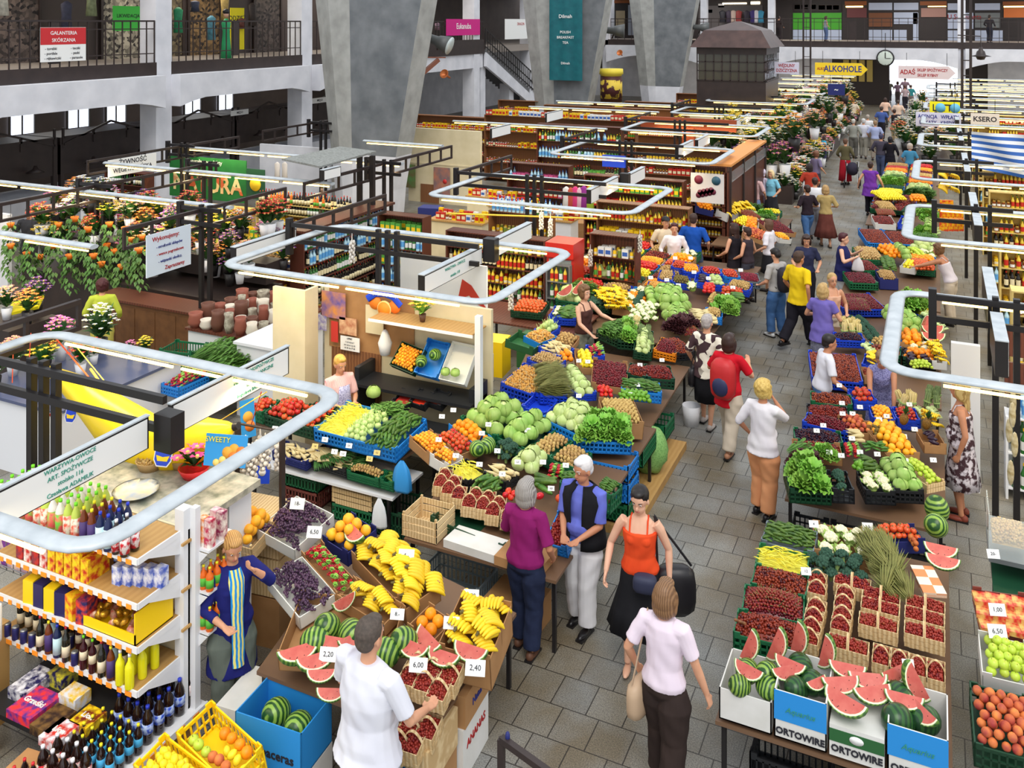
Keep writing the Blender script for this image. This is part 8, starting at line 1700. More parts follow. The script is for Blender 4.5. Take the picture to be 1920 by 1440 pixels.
def gal(px0,py0,px1,py1,m,label,lines=(),X=GX+.12,name='sign',cat='sign'):
 a,b=QX(px0,py1,X),QX(px1,py0,X);w,h=b.y-a.y,b.z-a.z;o=empty(name,(0,0,0),label,cat,M=frameM(a,V((0,1,0)),V((0,0,1)),V((1,0,0))));MB().box(0,0,-.02,w,h,0).obj('board',m,o)
 for t,x,y,s,mm in lines:text(t,h*s,Matrix.Translation((w*x,h*y,.004)),mm,o,bold=.01,squeeze=1.0)
 return o
o=gal(76,51,161,117,M_paper,'red and white GALANTERIA SKÓRZANA sign on the gallery railing',[('GALANTERIA',.5,.83,.15,M_paper),('SKÓRZANA',.5,.62,.15,M_paper),('- torebki',.22,.38,.11,M_ink),('- portfele',.22,.24,.11,M_ink),('- rękawiczki',.26,.1,.11,M_ink),('- teczki',.76,.38,.11,M_ink),('- paski',.76,.24,.11,M_ink),('- parasole',.78,.1,.11,M_ink)]);a,b=QX(76,84,GX+.12),QX(161,51,GX+.12);MB().box(0,(b.z-a.z)*1.0,-.01,b.y-a.y,(b.z-a.z)*2.0,.002).obj('red_field',flat('sign_red',200,44,50),o)
gal(212,12,268,58,flat('neon_green',80,214,80),'bright green handwritten LIKWIDACJA sheet upstairs',[('LIKWIDACJA',.5,.6,.2,M_ink)],X=GX-2.2,name='notice');gal(432,15,458,95,flat('neon_yellow',240,224,30),'bright yellow sheet hanging upstairs',[('ODZIEŻ',.5,.75,.16,M_ink)],X=GX-2.2,name='notice');gal(837,36,900,67,flat('magenta_board',206,24,130),'magenta Eukanuba banner on the stair landing',[('Eukanuba',.5,.55,.5,M_paper)]);gal(947,36,999,74,M_paper,'white banner with dark figures near the stairs',[('DRAGON',.55,.75,.2,M_inkr)])
# things in the upstairs shops
struct(MB().box(-26.4,7,GF,-26.2,43,8.2).obj('wall_gallery_shops',flat('shop_dark_wall',70,60,58)))
for k,(y,c)in enumerate([(16.0,(60,42,36)),(18.2,(110,96,90)),(22.3,(186,178,160)),(24.3,(120,108,84)),(26.3,(150,120,80)),(30,(90,80,76)),(38,(150,110,90)),(41,(130,60,60))]):
 o=empty('display_window',(-26.15,y,GF),'lit shop window upstairs, %s from the left'%posn[k],'display window');MB().box(0,0,0,.05,1.7,2.6).obj('glass',mat('win_%d'%k,c,(30,26,28),scale=9,kind='cells',sharp=.3),o);q=MB();q.box(.05,-.06,0,.1,.04,2.7);q.box(.05,1.66,0,.1,1.76,2.7);q.box(.05,0,2.6,.1,1.7,2.72);q.obj('frame',M_dark,o);MB().tube([(.4,.2,2.75),(.4,1.5,2.75)],.03,6).obj('lamp_tube',M_tube,o)
for k in range(22):
 y=[15.2,16.1,17.2,18.4,19.3,20.2,22.2,23,23.8,24.6,25.4,26.1,27.0,27.6,30,31,36.8,37.6,38.9,39.7,41,42][k];c=[(40,40,44),(150,150,150),(210,206,190),(90,160,60),(60,60,80),(140,150,110),(120,190,220),(160,130,150),(40,150,100),(60,66,90),(90,150,170),(190,160,90),(110,60,50),(60,50,46)][k%14]
 o=MB().lathe([(.05,0),(.2,-.12),(.16,-.5),(.2,-1.0),(.0,-1.0)],10).obj('garment' if k%3 else 'handbag',mat('ware_%d'%(k%14),c,tuple(int(x*.7)for x in c),scale=6));o.location=(-24.1,y,GF+ru(1.2,2.5));o.scale=(.6,1,.9 if k%3 else .4);T(o,'goods hanging in the upstairs shops','clothes','wares hanging upstairs')
rr=MB().tube([(-24.1,14.5,GF+2.5),(-24.1,42.5,GF+2.5)],.02,6);T(rr.obj('hanging_rail',M_black),'long rail carrying the wares upstairs','rail')
mq=empty('mannequin',QX(424,108,GX-1.0),'mannequin in a green dress with black hair upstairs','mannequin');mq.location.z=GF;MB().lathe([(.2,0),(.16,.5),(.12,.95),(.17,1.25),(.05,1.42)],12).obj('dress',flat('green_dress',40,150,96),mq);MB().sph((0,0,1.58),(.09,.1,.13)).obj('head',SKIN['c'],mq);MB().sph((0,0,1.66),(.12,.13,.11)).obj('wig',M_black,mq)
# banner, lamps and horns on the pillars
bn=empty('banner',(0,0,0),'long teal Dilmah tea banner on the second pillar','banner',M=frameM(QY(1030,150,40.2),V((1,0,0)),V((0,0,1)),V((0,-1,0))));w_=QY(1092,150,40.2).x-QY(1030,150,40.2).x;q=MB();n=12;vs=[(w_*k/n,z,.03*math.sin(k*1.3))for z in(0,5.2)for k in range(n+1)];q.add(vs,[(k,k+1,n+2+k,n+1+k)for k in range(n)],0,True);ob=q.obj('cloth',mat('teal_cloth',(20,104,112),(14,88,98),scale=3,rough=.6),bn)
for t,z,s in(('Dilmah',3.05,.24),('POLISH',2.3,.17),('BREAKFAST',2.05,.17),('TEA',1.8,.17),('Dilmah',.82,.16)):text(t,s,Matrix.Translation((w_/2,z,.05)),M_paper,bn,bold=.01)
def flood(px,py,X,s,label,d=(1,.1,-.35)):
 p=QX(px,py,X);z=V(d).normalized();o=empty('floodlight',(0,0,0),label,'lamp',M=frameM(p,z.orthogonal(),V((0,0,1)),z)@Matrix.Diagonal((s,s,s,1)));MB().lathe([(0,-.75),(.13,-.7),(.16,-.35),(.2,-.3),(.3,.1),(.29,.1),(.17,-.25),(0,-.3)],18).obj('housing',flat('lamp_grey',96,98,98,metal=.4),o);MB().lathe([(0,-.1),(.28,.08),(.29,.1),(0,.06)],18).obj('lens',flat('lamp_glass',214,226,226,rough=.15),o);b=MB();b.tube([(0,0,-.3),(0,-.45,-.4)],.04,6);b.obj('bracket',M_dark,o)
 h=MB();a=p+V((-.1,.1,-.95))*s;h=MB().lathe([(.03,-.3),(.05,-.05),(.16,.12),(.15,.12),(0,0)],12).obj('loudspeaker',flat('copper_horn',190,110,60,metal=.4,rough=.4),M=Matrix.Translation(a)@Matrix.Rotation(1.2,4,'X'));T(h,'copper coloured horn loudspeaker below the '+label,'loudspeaker');return p
p=flood(838,84,-14.6,1.05,'floodlight on the nearest concrete pillar');q=MB();q.bar(QX(778,150,-15.0),QX(822,112,-14.6),.12);q.bar(QX(750,107,-15.2),QX(835,108,-14.5),.04);T(q.obj('lamp_bracket',flat('rust_iron',120,70,50)),'rusty bracket on the nearest concrete pillar','bracket');flood(1166,58,-14.4,1.2,'floodlight on the second concrete pillar',(1,.3,-.05));flood(1325,52,-13.6,1.2,'floodlight on the third concrete pillar',(1,.3,-.05))
cl=empty('station_clock',QY(1660,109,62.4),'round hanging clock over the aisle showing five past twelve','clock');cM=Matrix.Rotation(PI/2,4,'X');MB().lathe([(.5,-.08),(.54,0),(.5,.08),(.45,.09),(0,.09)],28).xf(cM).obj('case',M_black,cl);MB().lathe([(.45,.1),(.44,.105),(0,.105)],28).xf(cM).obj('dial',flat('clock_dial',206,216,206),cl);q=MB();q.bar((0,-.12,0),(0,-.12,.36),.05,.02);q.bar((0,-.12,0),(.32,-.12,0),.04,.02);[q.bar((.39*math.sin(k*PI/6),-.115,.39*math.cos(k*PI/6)),(.44*math.sin(k*PI/6),-.115,.44*math.cos(k*PI/6)),.03,.01)for k in range(12)];q.obj('hands',M_black,cl);MB().tube([(0,0,.5),(0,0,1.6)],.02,6).obj('stem',M_black,cl)
bl=empty('barn_lamp',QY(1839,103,44),'dark barn lamp hanging before the far gallery','lamp');MB().lathe([(.05,.35),(.1,.2),(.16,.15),(.2,0),(.42,-.06),(.2,-.08),(.14,-.2),(0,-.22)],16).obj('shade',M_dark,bl);MB().tube([(0,0,.35),(0,0,.8),(-.9,0,.85)],.025,6).obj('arm',M_dark,bl)
ln=empty('drum_lantern',QX(1146,165,-14.6),'yellow and maroon illuminated drum lantern beside the second pillar','lantern');MB().lathe([(.58,-1.0),(.6,-.8),(.52,-.75),(.52,.65),(.6,.7),(.58,.95),(0,.95)],20).obj('drum',[flat('lantern_yellow',236,214,70)],ln);MB().lathe([(.535,-.68),(.535,.6)],20).obj('maroon_band',flat('maroon',74,34,34),ln);MB().lathe([(.545,-.5),(.545,.42)],20).obj('gold_pattern',mat('gold_script',(74,34,34),(226,196,70),scale=3,sharp=.03),ln);T(MB().box(-.04,-.04,0,.04,.04,7).obj('lantern_post',M_black,loc=(ln.location.x-.62,ln.location.y+.3,0)),'black post behind the drum lantern','post')
# handwritten board, banners
hb_=gal(275,420,358,522,flat('board_white',216,226,236),'white handwritten board with a pale blue edge on the canopy post',[('Wykonujemy:',.42,.86,.15,M_inkr),('- mrożonki sklepów',.5,.66,.1,M_inkb),('- wence pogrzebowe',.52,.48,.1,M_inkr),('- wiązanki okolicz.',.52,.3,.1,M_inkb),('Zapraszamy',.62,.12,.13,M_inkr)],X=-11.7,name='notice_board')
p=QY(402,330,21.4);bnr=empty('wall_banner',(0,0,0),'green NATURA banner with goods printed on the letters','banner',M=frameM(QY(318,366,18.95),V((1,0,0)),V((0,0,1)),V((0,-1,0))));MB().box(0,0,-.03,2.75,1.14,0).obj('cloth',mat('banner_green',(34,116,54),(24,96,44),scale=2),bnr);text('NATURA',.62,Matrix.Translation((1.38,.4,.01)),mat('letters_print',(190,90,50),(226,210,150),scale=3,kind='cells',sharp=.2),bnr,bold=.03);text('naturalne produkty',.16,Matrix.Translation((1.3,1.02,.01)),M_paper,bnr)
b2=empty('hanging_banner',(0,0,0),'dark green cloth with a yellow disc, right of the green banner','banner',M=frameM(QY(462,372,18.9),V((1,0,0)),V((0,0,1)),V((0,-1,0))));MB().box(0,0,-.02,.62,.8,0).obj('cloth',flat('dark_green_cloth',24,70,48),b2);MB().lathe([(.18,0),(.18,.02),(0,.02)],18,c=(.31,.4,0)).obj('disc',flat('emblem_yellow',226,190,40),b2)
gal(203,286,293,333,M_paper,'white slanting board reading ŻYWNOŚĆ WEGETARIAŃSKA',[('ŻYWNOŚĆ',.5,.75,.4,M_ink),('WEGETARIAŃSKA',.5,.3,.36,M_ink)],X=-18.4)
tb=empty('fruit_board',(0,0,0),'grey board printed with dark tomatoes and grapes','sign',M=frameM(QY(1295,378,22.2),V((1,0,0)),V((0,0,1)),V((0,-1,0))));MB().box(0,0,-.02,.82,.72,0).obj('board',flat('board_grey',214,208,206),tb)
for x,y,r,c in[(.2,.56,.11,(120,40,60)),(.63,.56,.11,(50,90,110))]+[(.2+.09*(k%5)+.04*(k//5),.18+.07*(k//5)+.025*(k%5),.07,(110,40,60))for k in range(9)]:MB().lathe([(r,0),(r,.01),(0,.01)],14,c=(x,y,0)).obj('picture',flat('disc_%s'%(c,),*c,rough=.5),tb)
cb_=empty('carrier_bag',QY(1151,292,22.5),'large blue carrier bag hanging from the light frame','bag');MB().box(-.32,0,-.3,.3,.08,0).obj('bag_body',CRM['blue'],cb_)
for k,(px,py,Y,c)in enumerate([(1062,372,21.2,(222,216,210)),(1070,374,21.2,(190,80,60)),(1079,372,21.2,(216,60,120)),(1087,374,21.2,(226,180,190)),(1095,371,21.2,(150,50,140)),(1106,372,21.2,(170,200,60)),(520,322,22,(226,216,206)),(534,322,22,(216,206,196))]):
 o=MB().lathe([(.02,0),(.1,-.06),(.09,-.3),(.12,-.62),(0,-.62)],9).obj('garment',flat('cloth_%s'%(c,),*c,rough=.8));o.location=QY(px,py,Y)+V((0,0,.3));o.scale=(1,.5,1);T(o,'small garment hanging under the light frame','clothes','small garments under the light frames')
T(MB().tube([QY(1050,352,21.3),QY(1115,356,21.3)],.012,5).obj('hanging_rod',M_black),'rod carrying the pink garments','rod')
for px,py,Y,l in[(1015,412,15.9,'left'),(1032,425,15.9,'middle'),(1107,482,16.9,'before the juice rack'),(958,560,13.6,'over the tomatoes'),(660,470,10.9,'by the pale partition'),(1200,455,17.2,'right of the juice rack')]:one('garlicbraid',Matrix.Translation(QY(px,py,Y)+V((0,0,.25)))@Matrix.Diagonal((.7,.7,1,1)),'string of garlic hanging from an orange cord, '+l)
cord(QY(838,400,16.4),QY(1120,410,16.8),M_rope_y,'long orange and yellow pole over the drinks shelves',.02)
# crates behind the young stallholder
MP=Plane((-6.6,14.6,1.0),sx=0,sy=.1);f4=cropper(880,440,5.333);table('market_table',[(-7.6,14.3),(-5.5,14.3),(-5.5,15.4),(-7.6,15.4)],.84,'dark table of tomatoes behind the young stallholder',m=M_woodd)
for a,b,c,kd,col,h,gd,wh,kw in[((410,760),(720,790),(480,650),'plastic','dgreen',.12,'tomato','on the dark table',dict(mound=.05)),((790,820),(900,830),(830,720),'plastic','blue',.12,'cauliflower','on the dark table',dict(s=.7)),((890,840),(1070,850),(920,720),'plastic','blue',.12,'longcucumber','on the dark table',dict(s=.8))]:go(MP,f4,a,b,c,kd,col,h,gd,wh,**kw)
for x,y,rz,l in[(950,620,.5,'lower'),(1080,600,1.2,'upper, standing')]:at(MP,*f4(x,y),'melonwedge','orange red melon slice behind the young stallholder, '+l,.15,(.4,-.6,rz),s=.9)
# automatic crates where goods run on out of reach of detail
def spread(pl,x0,x1,y0,y1,where,kinds,cw=.55,cd=.46,z=0):
 nx,ny=max(1,int((x1-x0)/cw)),max(1,int((y1-y0)/cd));cols=['green','blue','dgreen','lblue','card','black','wood'];c=0
 for j in range(ny):
  for i in range(nx):
   A=pl.at(x0+i*cw,y0+j*cd);u=pl.at(x0+i*cw+cw*.95,y0+j*cd)-A;v=pl.at(x0+i*cw,y0+j*cd+cd*.94)-A;n=u.cross(v).normalized();k=kinds[(i*3+j*5)%len(kinds)];col=cols[(i*2+j*3)%7];w='%s, row %s, crate %s'%(where,['one','two','three','four','five','six','seven','eight','nine','ten','eleven','twelve','thirteen'][j],['one','two','three','four','five','six','seven'][nx-1-i])
   crate('card' if col=='card' else 'wood' if col=='wood' else 'plastic',A,u,v,n,.13,{'dgreen':'dark green','lblue':'light blue','card':'brown','wood':'wooden'}.get(col,col)+' crate '+w,col,group='crates '+where)
   if k in('cherry','chant','beany','nut','straw'):heap(k,A,u,v,n,w,r=.018)
   else:fill(k,A,u,v,n,w)
VEG=['tomato','lettuce','cherry','palecabbage','pepper','orange','broccoli','potato','parsley','apricot','cauliflower','lemon']
spread(Plane((-6,17.5,.98),sx=-.04,sy=.03),-6.9,-4.7,17.2,20.2,'at the back of the second left stall',VEG);spread(Plane((-6,15,.98)),-6.4,-4.4,15.5,17.1,'behind the celery of the second left stall',VEG[3:]);spread(Plane((-5,22,.95)),-4.9,-3.75,23.2,25.6,'at the far end of the third left stall',VEG);spread(Plane((-1.7,26,.9)),-1.7,.0,29.8,36.3,'on the fifth right stall',VEG[::-1],.8,.7);spread(Plane((-1.7,19,.9)),-.6,.0,20.9,25.0,'on the inner side of the fourth right stall',VEG,.6,.6);spread(Plane((-1.7,15.8,.9)),-.7,0,16.6,18.4,'on the inner side of the third right stall',VEG[5:],.34,.5)
for x,y,w,h,c,l in[(-12.0,20.4,1.6,1.0,M_cream,'cream counter behind the wine rack'),(-11.2,22.2,1.4,1.1,M_cream,'cream counter below the film poster'),(-12.6,23.6,1.6,1.0,M_cream,'cream counter beside the pillar foot'),(-9.9,21.2,1.6,1.1,CRM['whitew'],'white counter under the pink garments')]:
 counter('shop_counter',x,y,x+w,y+.6,h,M_ply,c,l);goods(['py','pr','pw','jb'],Matrix.Translation((x,y+.1,h)),w,.5,'standing on the '+l)
for k,(x,y)in enumerate([(-12.4,19.2),(-10.6,19.6),(-13.2,21.9),(-9.2,23.6),(-13.6,19.4)]):box3(x,y,0,.6,.5,.5+.2*(k%3),.1*k,['card','wcard','navy','card','wcard'][k],'%s carton on the floor behind the wine rack, %s one'%(['brown','white','navy','brown','white'][k],posn[k]))
spread(Plane((-1.7,15.8,.9)),-1.0,0,15.3,16.5,'inside the nearest right frame',VEG[2:],.5,.4);spread(Plane((-1.7,26,.9)),-1.72,0,27.2,29.7,'at the near end of the fifth right stall',['cherry','potato','broccoli','cherry','lettuce'],.6,.6)
# right hand shelving
for k,(y,x)in enumerate([(15.0,1.0),(17.8,1.0),(20.8,1.0),(23.6,1.1),(26.8,1.1),(30,1.1),(34,1.2),(38,1.2),(43,1.2)]):rack(V((x,y,0)),3.6+k*.3,2.2,6,0,'%s yellow lit, at the right edge,'%posn[k],[['jr','pg','pw'],['bo','jg','by'],['bw','bg','pr'],['jy','jb','jr'],['bd','by','bw'],['jb','by','pr']],M_shy)
rack(V((.82,13.2,0)),1.8,1.05,2,0,'low, with blue water bottles on top,',[['bg','bw']],CRM['whitew'],top=['bw'],s=1.1);q=MB();q.box(.8,13.6,1.2,2.6,13.64,1.62);q.box(.8,13.6,1.7,2.6,13.64,2.1);T(q.obj('wooden_boards',M_woodd),'two broad brown boards above the water bottles','boards')
for k in range(5):o=MB().sph((0,0,-.18),(.035,.03,.14),nu=8,nv=6).obj('herb_bag',mat('herb_film',(150,130,80),(220,210,180),scale=14));o.location=(.72+.03*(k%2),11.0+k*.12,2.1-.36*(k%3));T(o,'film bag of dried mushrooms hanging on the right hand post','bag','mushroom bags on the post')
T(MB().box(.16,13.2,0,.5,13.3,1.9).obj('white_panel',CRM['whitew']),'white upright panel beside the flowered dress','panel')
aw=empty('striped_awning',(0,0,0),'blue and white striped cloth stretched at the right edge','awning',M=frameM(V((.8,26.5,2.35)),V((1,0,0)),V((0,0,1)),V((0,-1,0))));q=MB();n=30
for r in range(12):
 z0,z1=r*.075,(r+1)*.075;vs=[(3.6*k/n,z-.28*math.sin(PI*min(1,k/n*.9))*(1-z),.06*math.sin(k*.7+z*6))for z in(z0,z1)for k in range(n+1)];q.add(vs,[(k,k+1,n+2+k,n+1+k)for k in range(n)],r%2,True)
q.obj('cloth',[flat('awning_blue',50,100,180),flat('awning_white',226,230,236)],aw)
# meat stalls beneath the left gallery
for i,y in enumerate([15.2,19.0,22.8,26.6,30.4]):
 o=empty('meat_stall',(-24.0,y,0),'dark meat stall under the gallery, %s from the left'%posn[i],'stall');MB().box(-1.6,0,1.5,0,3.7,2.62).obj('fascia',M_dark,o);MB().box(-1.4,.1,0,-.1,3.6,1.0).obj('counter',M_white,o);q=MB()
 for a,b in[((0,.1,2.4),(0,1.85,2.95)),((0,1.85,2.95),(0,3.6,2.4)),((0,.1,2.62),(0,3.6,2.62)),((0,.1,2.9),(0,.1,2.3)),((0,3.6,2.9),(0,3.6,2.3)),((0,1.2,2.75),(0,1.2,2.35)),((0,2.5,2.75),(0,2.5,2.35))]:q.bar(a,b,.06)
 q.obj('pediment',M_dark,o);[MB().box(-.1,yy,0,.02,yy+.14,2.4).obj('post',M_dark,o)for yy in(0,3.55)];q=MB();[q.lathe([(.04,.2),(.08,.1),(.26,0),(.24,0),(0,.02)],12,c=(.35,yy,1.75))for yy in(.9,2.7)];q.obj('lamp_shade',M_dark,o)
for px,py,l in[(450,210,'between the two gallery columns'),(600,187,'left of the nearest pillar')]:p=QX(px,py,-23.9);gal(px-17,py-6,px+16,py+8,M_paper,'white MIĘSO sign '+l,[('MIĘSO',.5,.5,.6,M_ink)],X=-23.8)
for x,y,w,l in[(-21.2,13.4,2.6,'at the left edge'),(-20.2,16.6,1.2,'behind the hanging flowers'),(-21.5,25,3,'beside the green banner')]:T(MB().box(x,y,0,x+w,y+.1,1.85).obj('partition_panel',M_white),'white stall wall '+l,'partition')
T(MB().box(-16.5,15.2,0,-15.8,15.9,1.5).obj('white_cupboard',CRM['whitew']),'white cupboard behind the hanging flowers','cupboard')
# flower stalls
M_cab=mat('dark_cabinet_wood',(112,76,46),(92,60,36),scale=6,rough=.5)
PET=dict(w=flat('white_petal',236,236,240),p=flat('pink_petal',220,110,180),y=flat('yellow_bloom',240,206,40),r=flat('red_petal',206,50,50),o=flat('orange_petal',236,130,50),s=flat('salmon_petal',236,160,140),v=flat('violet_petal',130,70,150))
counter('flower_counter',-12.3,8.2,-10.4,10.4,1.0,flat('slate_blue_top',84,92,122,rough=.3),CRM['whitew'],'white counter with a slate blue top carrying flowers');cc=counter('wooden_counter',-14.3,12.0,-11.2,12.6,1.0,M_woodd,M_cab,'brown panelled wooden counter behind the green cardigan')
for k in range(6):MB().box(.15+k*.5,.03,.12,.55+k*.5,.045,.88).obj('door',M_cab,cc)
counter('pottery_counter',-11.4,11.4,-9.9,13.2,1.0,M_woodd,CRM['whitew'],'white counter crowded with pottery');counter('white_counter',-9.9,10.9,-9.1,12.2,1.15,CRM['whitew'],CRM['whitew'],'small white counter beside the cream partition')
bouquet(V((-11.75,10.0,1.0)),40,.27,.52,PET['w'],'big pot of white chrysanthemums',pot=M_black,pr=.12,ph=.2,fs=.045,leaves=60)
BQ={}
for k,c in PET.items():BQ[k]=bouquet(V((0,0,-5)),24,.2,.34,c,'x',pot=[M_black,CRM['whitew']][len(BQ)%2],pr=.09,ph=.2,fs=.05,leaves=34)
def flowers(spots,label,group):
 for x,y,z,k,s in spots:o=clone(BQ[k],loc=(x,y,z),rz=rnd()*6,label={'w':'white','p':'pink','y':'yellow','r':'red','o':'orange','s':'salmon','v':'violet'}[k]+' flowers '+label,group=group);o.scale=(s,s,s)
flowers([(-12.0,9.5,1,'p',1.2),(-12.1,8.8,1,'s',1),(-11.6,8.9,1,'y',1),(-11.2,9.2,1,'r',.9),(-11.9,8.4,1,'w',.8),(-11.4,9.6,1,'r',.7),(-10.9,10.1,1,'y',.6),(-12.6,9.2,.8,'w',.8),(-13.7,10.4,1.2,'v',1.1),(-13.4,10.0,1.2,'o',1),(-13.9,10.0,1.2,'s',1),(-12.1,9.1,1,'w',.8),(-11.9,9.2,1,'o',.8),(-11.1,10.0,1,'p',.5)],'on the slate blue counter','flowers on the slate blue counter')
flowers([(-16+ru(-1.5,4.4),13.1+ru(0,1.4),ru(1.0,2.0),'wpyrosv'[k%7],ru(.8,1.4))for k in range(95)],'in the left flower stall','flowers of the left flower stall')
T(MB().box(-17.6,13.0,0,-11.8,14.4,.9).obj('flower_bench',M_dark),'dark bench carrying the left flower stall','bench');T(MB().box(-17.6,13.9,1.0,-11.8,14.4,1.4).obj('flower_step',M_dark),'raised step at the back of the left flower stall','bench')
hp0=empty('hanging_plant',(0,0,-5),'x','plant');q=MB()
for k in range(60):a=rnd()*6.3;z=-rnd()*.7;q.leaf((.12*math.cos(a),.12*math.sin(a),z),(.2*math.cos(a),.2*math.sin(a),z-.1),.035,lift=.02)
q.obj('foliage',mat('vine_leaf',(96,134,62),(60,96,40),scale=14,var=.2),hp0);MB().lathe([(.05,-.1),(.08,0),(.07,0),(0,-.06)],12).obj('pot',flat('orange_pot',226,120,30),hp0);MB().tube([(0,0,0),(0,0,.45)],.006,4).obj('hanger',M_black,hp0)
for k,(px,py)in enumerate([(20,480),(50,495),(75,500),(100,480),(130,500),(150,480),(175,500),(190,515),(215,490),(260,490),(245,470),(110,440),(140,430),(60,470),(205,440),(235,450),(265,465),(20,440),(165,450),(228,520),(200,480)]):clone(hp0,loc=QY(px,py,12.4+.3*(k%3))+V((0,0,.25)),label='leafy plant in a hanging pot under the left light channel',group='hanging plants')
bpy.data.objects.remove(hp0.children[0]);[bpy.data.objects.remove(c)for c in list(hp0.children)];bpy.data.objects.remove(hp0)
yb=MB().box(0,0,0,.5,.35,.05).obj('yellow_sheet',flat('yellow_wrap',244,226,30));yb.location=(-13.9,10.0,1.25);yb.rotation_euler=(.3,-.2,.6);T(yb,'bright yellow wrapping sheet at the left edge','paper');T(MB().box(-14.3,9.6,0,-13.3,10.5,1.2).obj('flower_bench',M_dark),'dark bench under the bright yellow sheet','bench')
for k in range(36):
 r=ru(.07,.14);h=ru(.12,.34);o=MB().lathe([(r*.6,0),(r,h*.4),(r*.8,h*.8),(r*.9,h),(r*.7,h),(r*.5,.02),(0,.02)],12).obj('clay_pot',[flat('terracotta',150,86,70),flat('cream_glaze',226,216,200),flat('brown_glaze',110,70,56),mat('marbled_glaze',(206,200,180),(110,96,80),scale=12)][k%4]);o.location=(-11.25+(k%6)*.24,11.5+(k//6)*.28,1.0);T(o,'glazed or clay pot on the pottery counter','pot','pots on the pottery counter')
for i,(x,y)in enumerate([(-11.3,10.75),(-10.65,10.9)]):crate('plastic' if not i else 'wood',V((x,y,.85)),V((.6,.1,0)),V((-.1,.45,0)),V((0,0,1)),.3,['large green crate between the white counters','reddish wooden crate beside the green crate'][i],'green')
A,u,v,n=go(Plane((-9,9.2,.75)),lambda x,y:(x,y),(335,730),(400,700),(350,700),'plastic','lblue',.14,'radishes','in the light blue crate left of the signs',s=.8);go(Plane((-9.6,9.9,.75)),lambda x,y:(x,y),(405,712),(485,690),(415,660),'plastic','dgreen',.3,'dill','behind the farther white sign',s=1.3,mound=.12)
flowers([(ru(-7.6,-4.3),ru(31.5,60),ru(.5,1.9),'wyrpvwos'[k%8],ru(1.4,2.4))for k in range(110)],'in the flower stalls left of the far aisle','flowers left of the far aisle');flowers([(ru(-1.5,1.0),ru(38,62),ru(.3,1.2),'wwsyrw'[k%6],ru(1.3,2.2))for k in range(44)],'in the flower stalls right of the far aisle','flowers right of the far aisle');flowers([(-4.35-ru(0,.5),31.6+k*.36,ru(0,.35),'wgyrwpws'[k%8].replace('g','w'),ru(1.2,2))for k in range(80)],'standing on the floor along the far aisle','flowers on the floor along the far aisle')
for i,(x0,x1,y0,y1,z)in enumerate([(-7.8,-4.4,31.4,37,.6),(-7.8,-4.4,38,48,.6),(-7.8,-4.6,49,60,.6),(-1.5,1,38,48,.4),(-1.5,1,49,62,.4)]):T(MB().box(x0,y0,0,x1,y1,z).obj('flower_bench',M_dark),'low dark bench of the far flower stalls, %s'%posn[i],'bench')
flowers([(-8.6+.42*k,32.2+rnd(),1.4+ru(0,.5),'y',1.5)for k in range(9)],'in the greenery behind the rust red beam','greenery behind the rust red beam')
for b in BQ.values():
 for c in list(b.children):bpy.data.objects.remove(c)
 bpy.data.objects.remove(b)
for i,(x,y,w)in enumerate([(-14,43,5),(-20,33,6),(-20,41,6),(-13,49,5),(-13,55,5)]):rack(V((x,y,0)),w,2.2,4,0,'%s distant, beyond the pillars,'%posn[i],[['jb','jy'],['jr','py']],M_wood)
for i,y in enumerate([48,52,56,60]):
 for x0,x1,l in((-8.5,-4.6,'left'),(.8,9,'right')):channel((x0,y,2.75),(x1,y,2.75),'distant light channel %s of the aisle, %s'%(l,posn[i]))
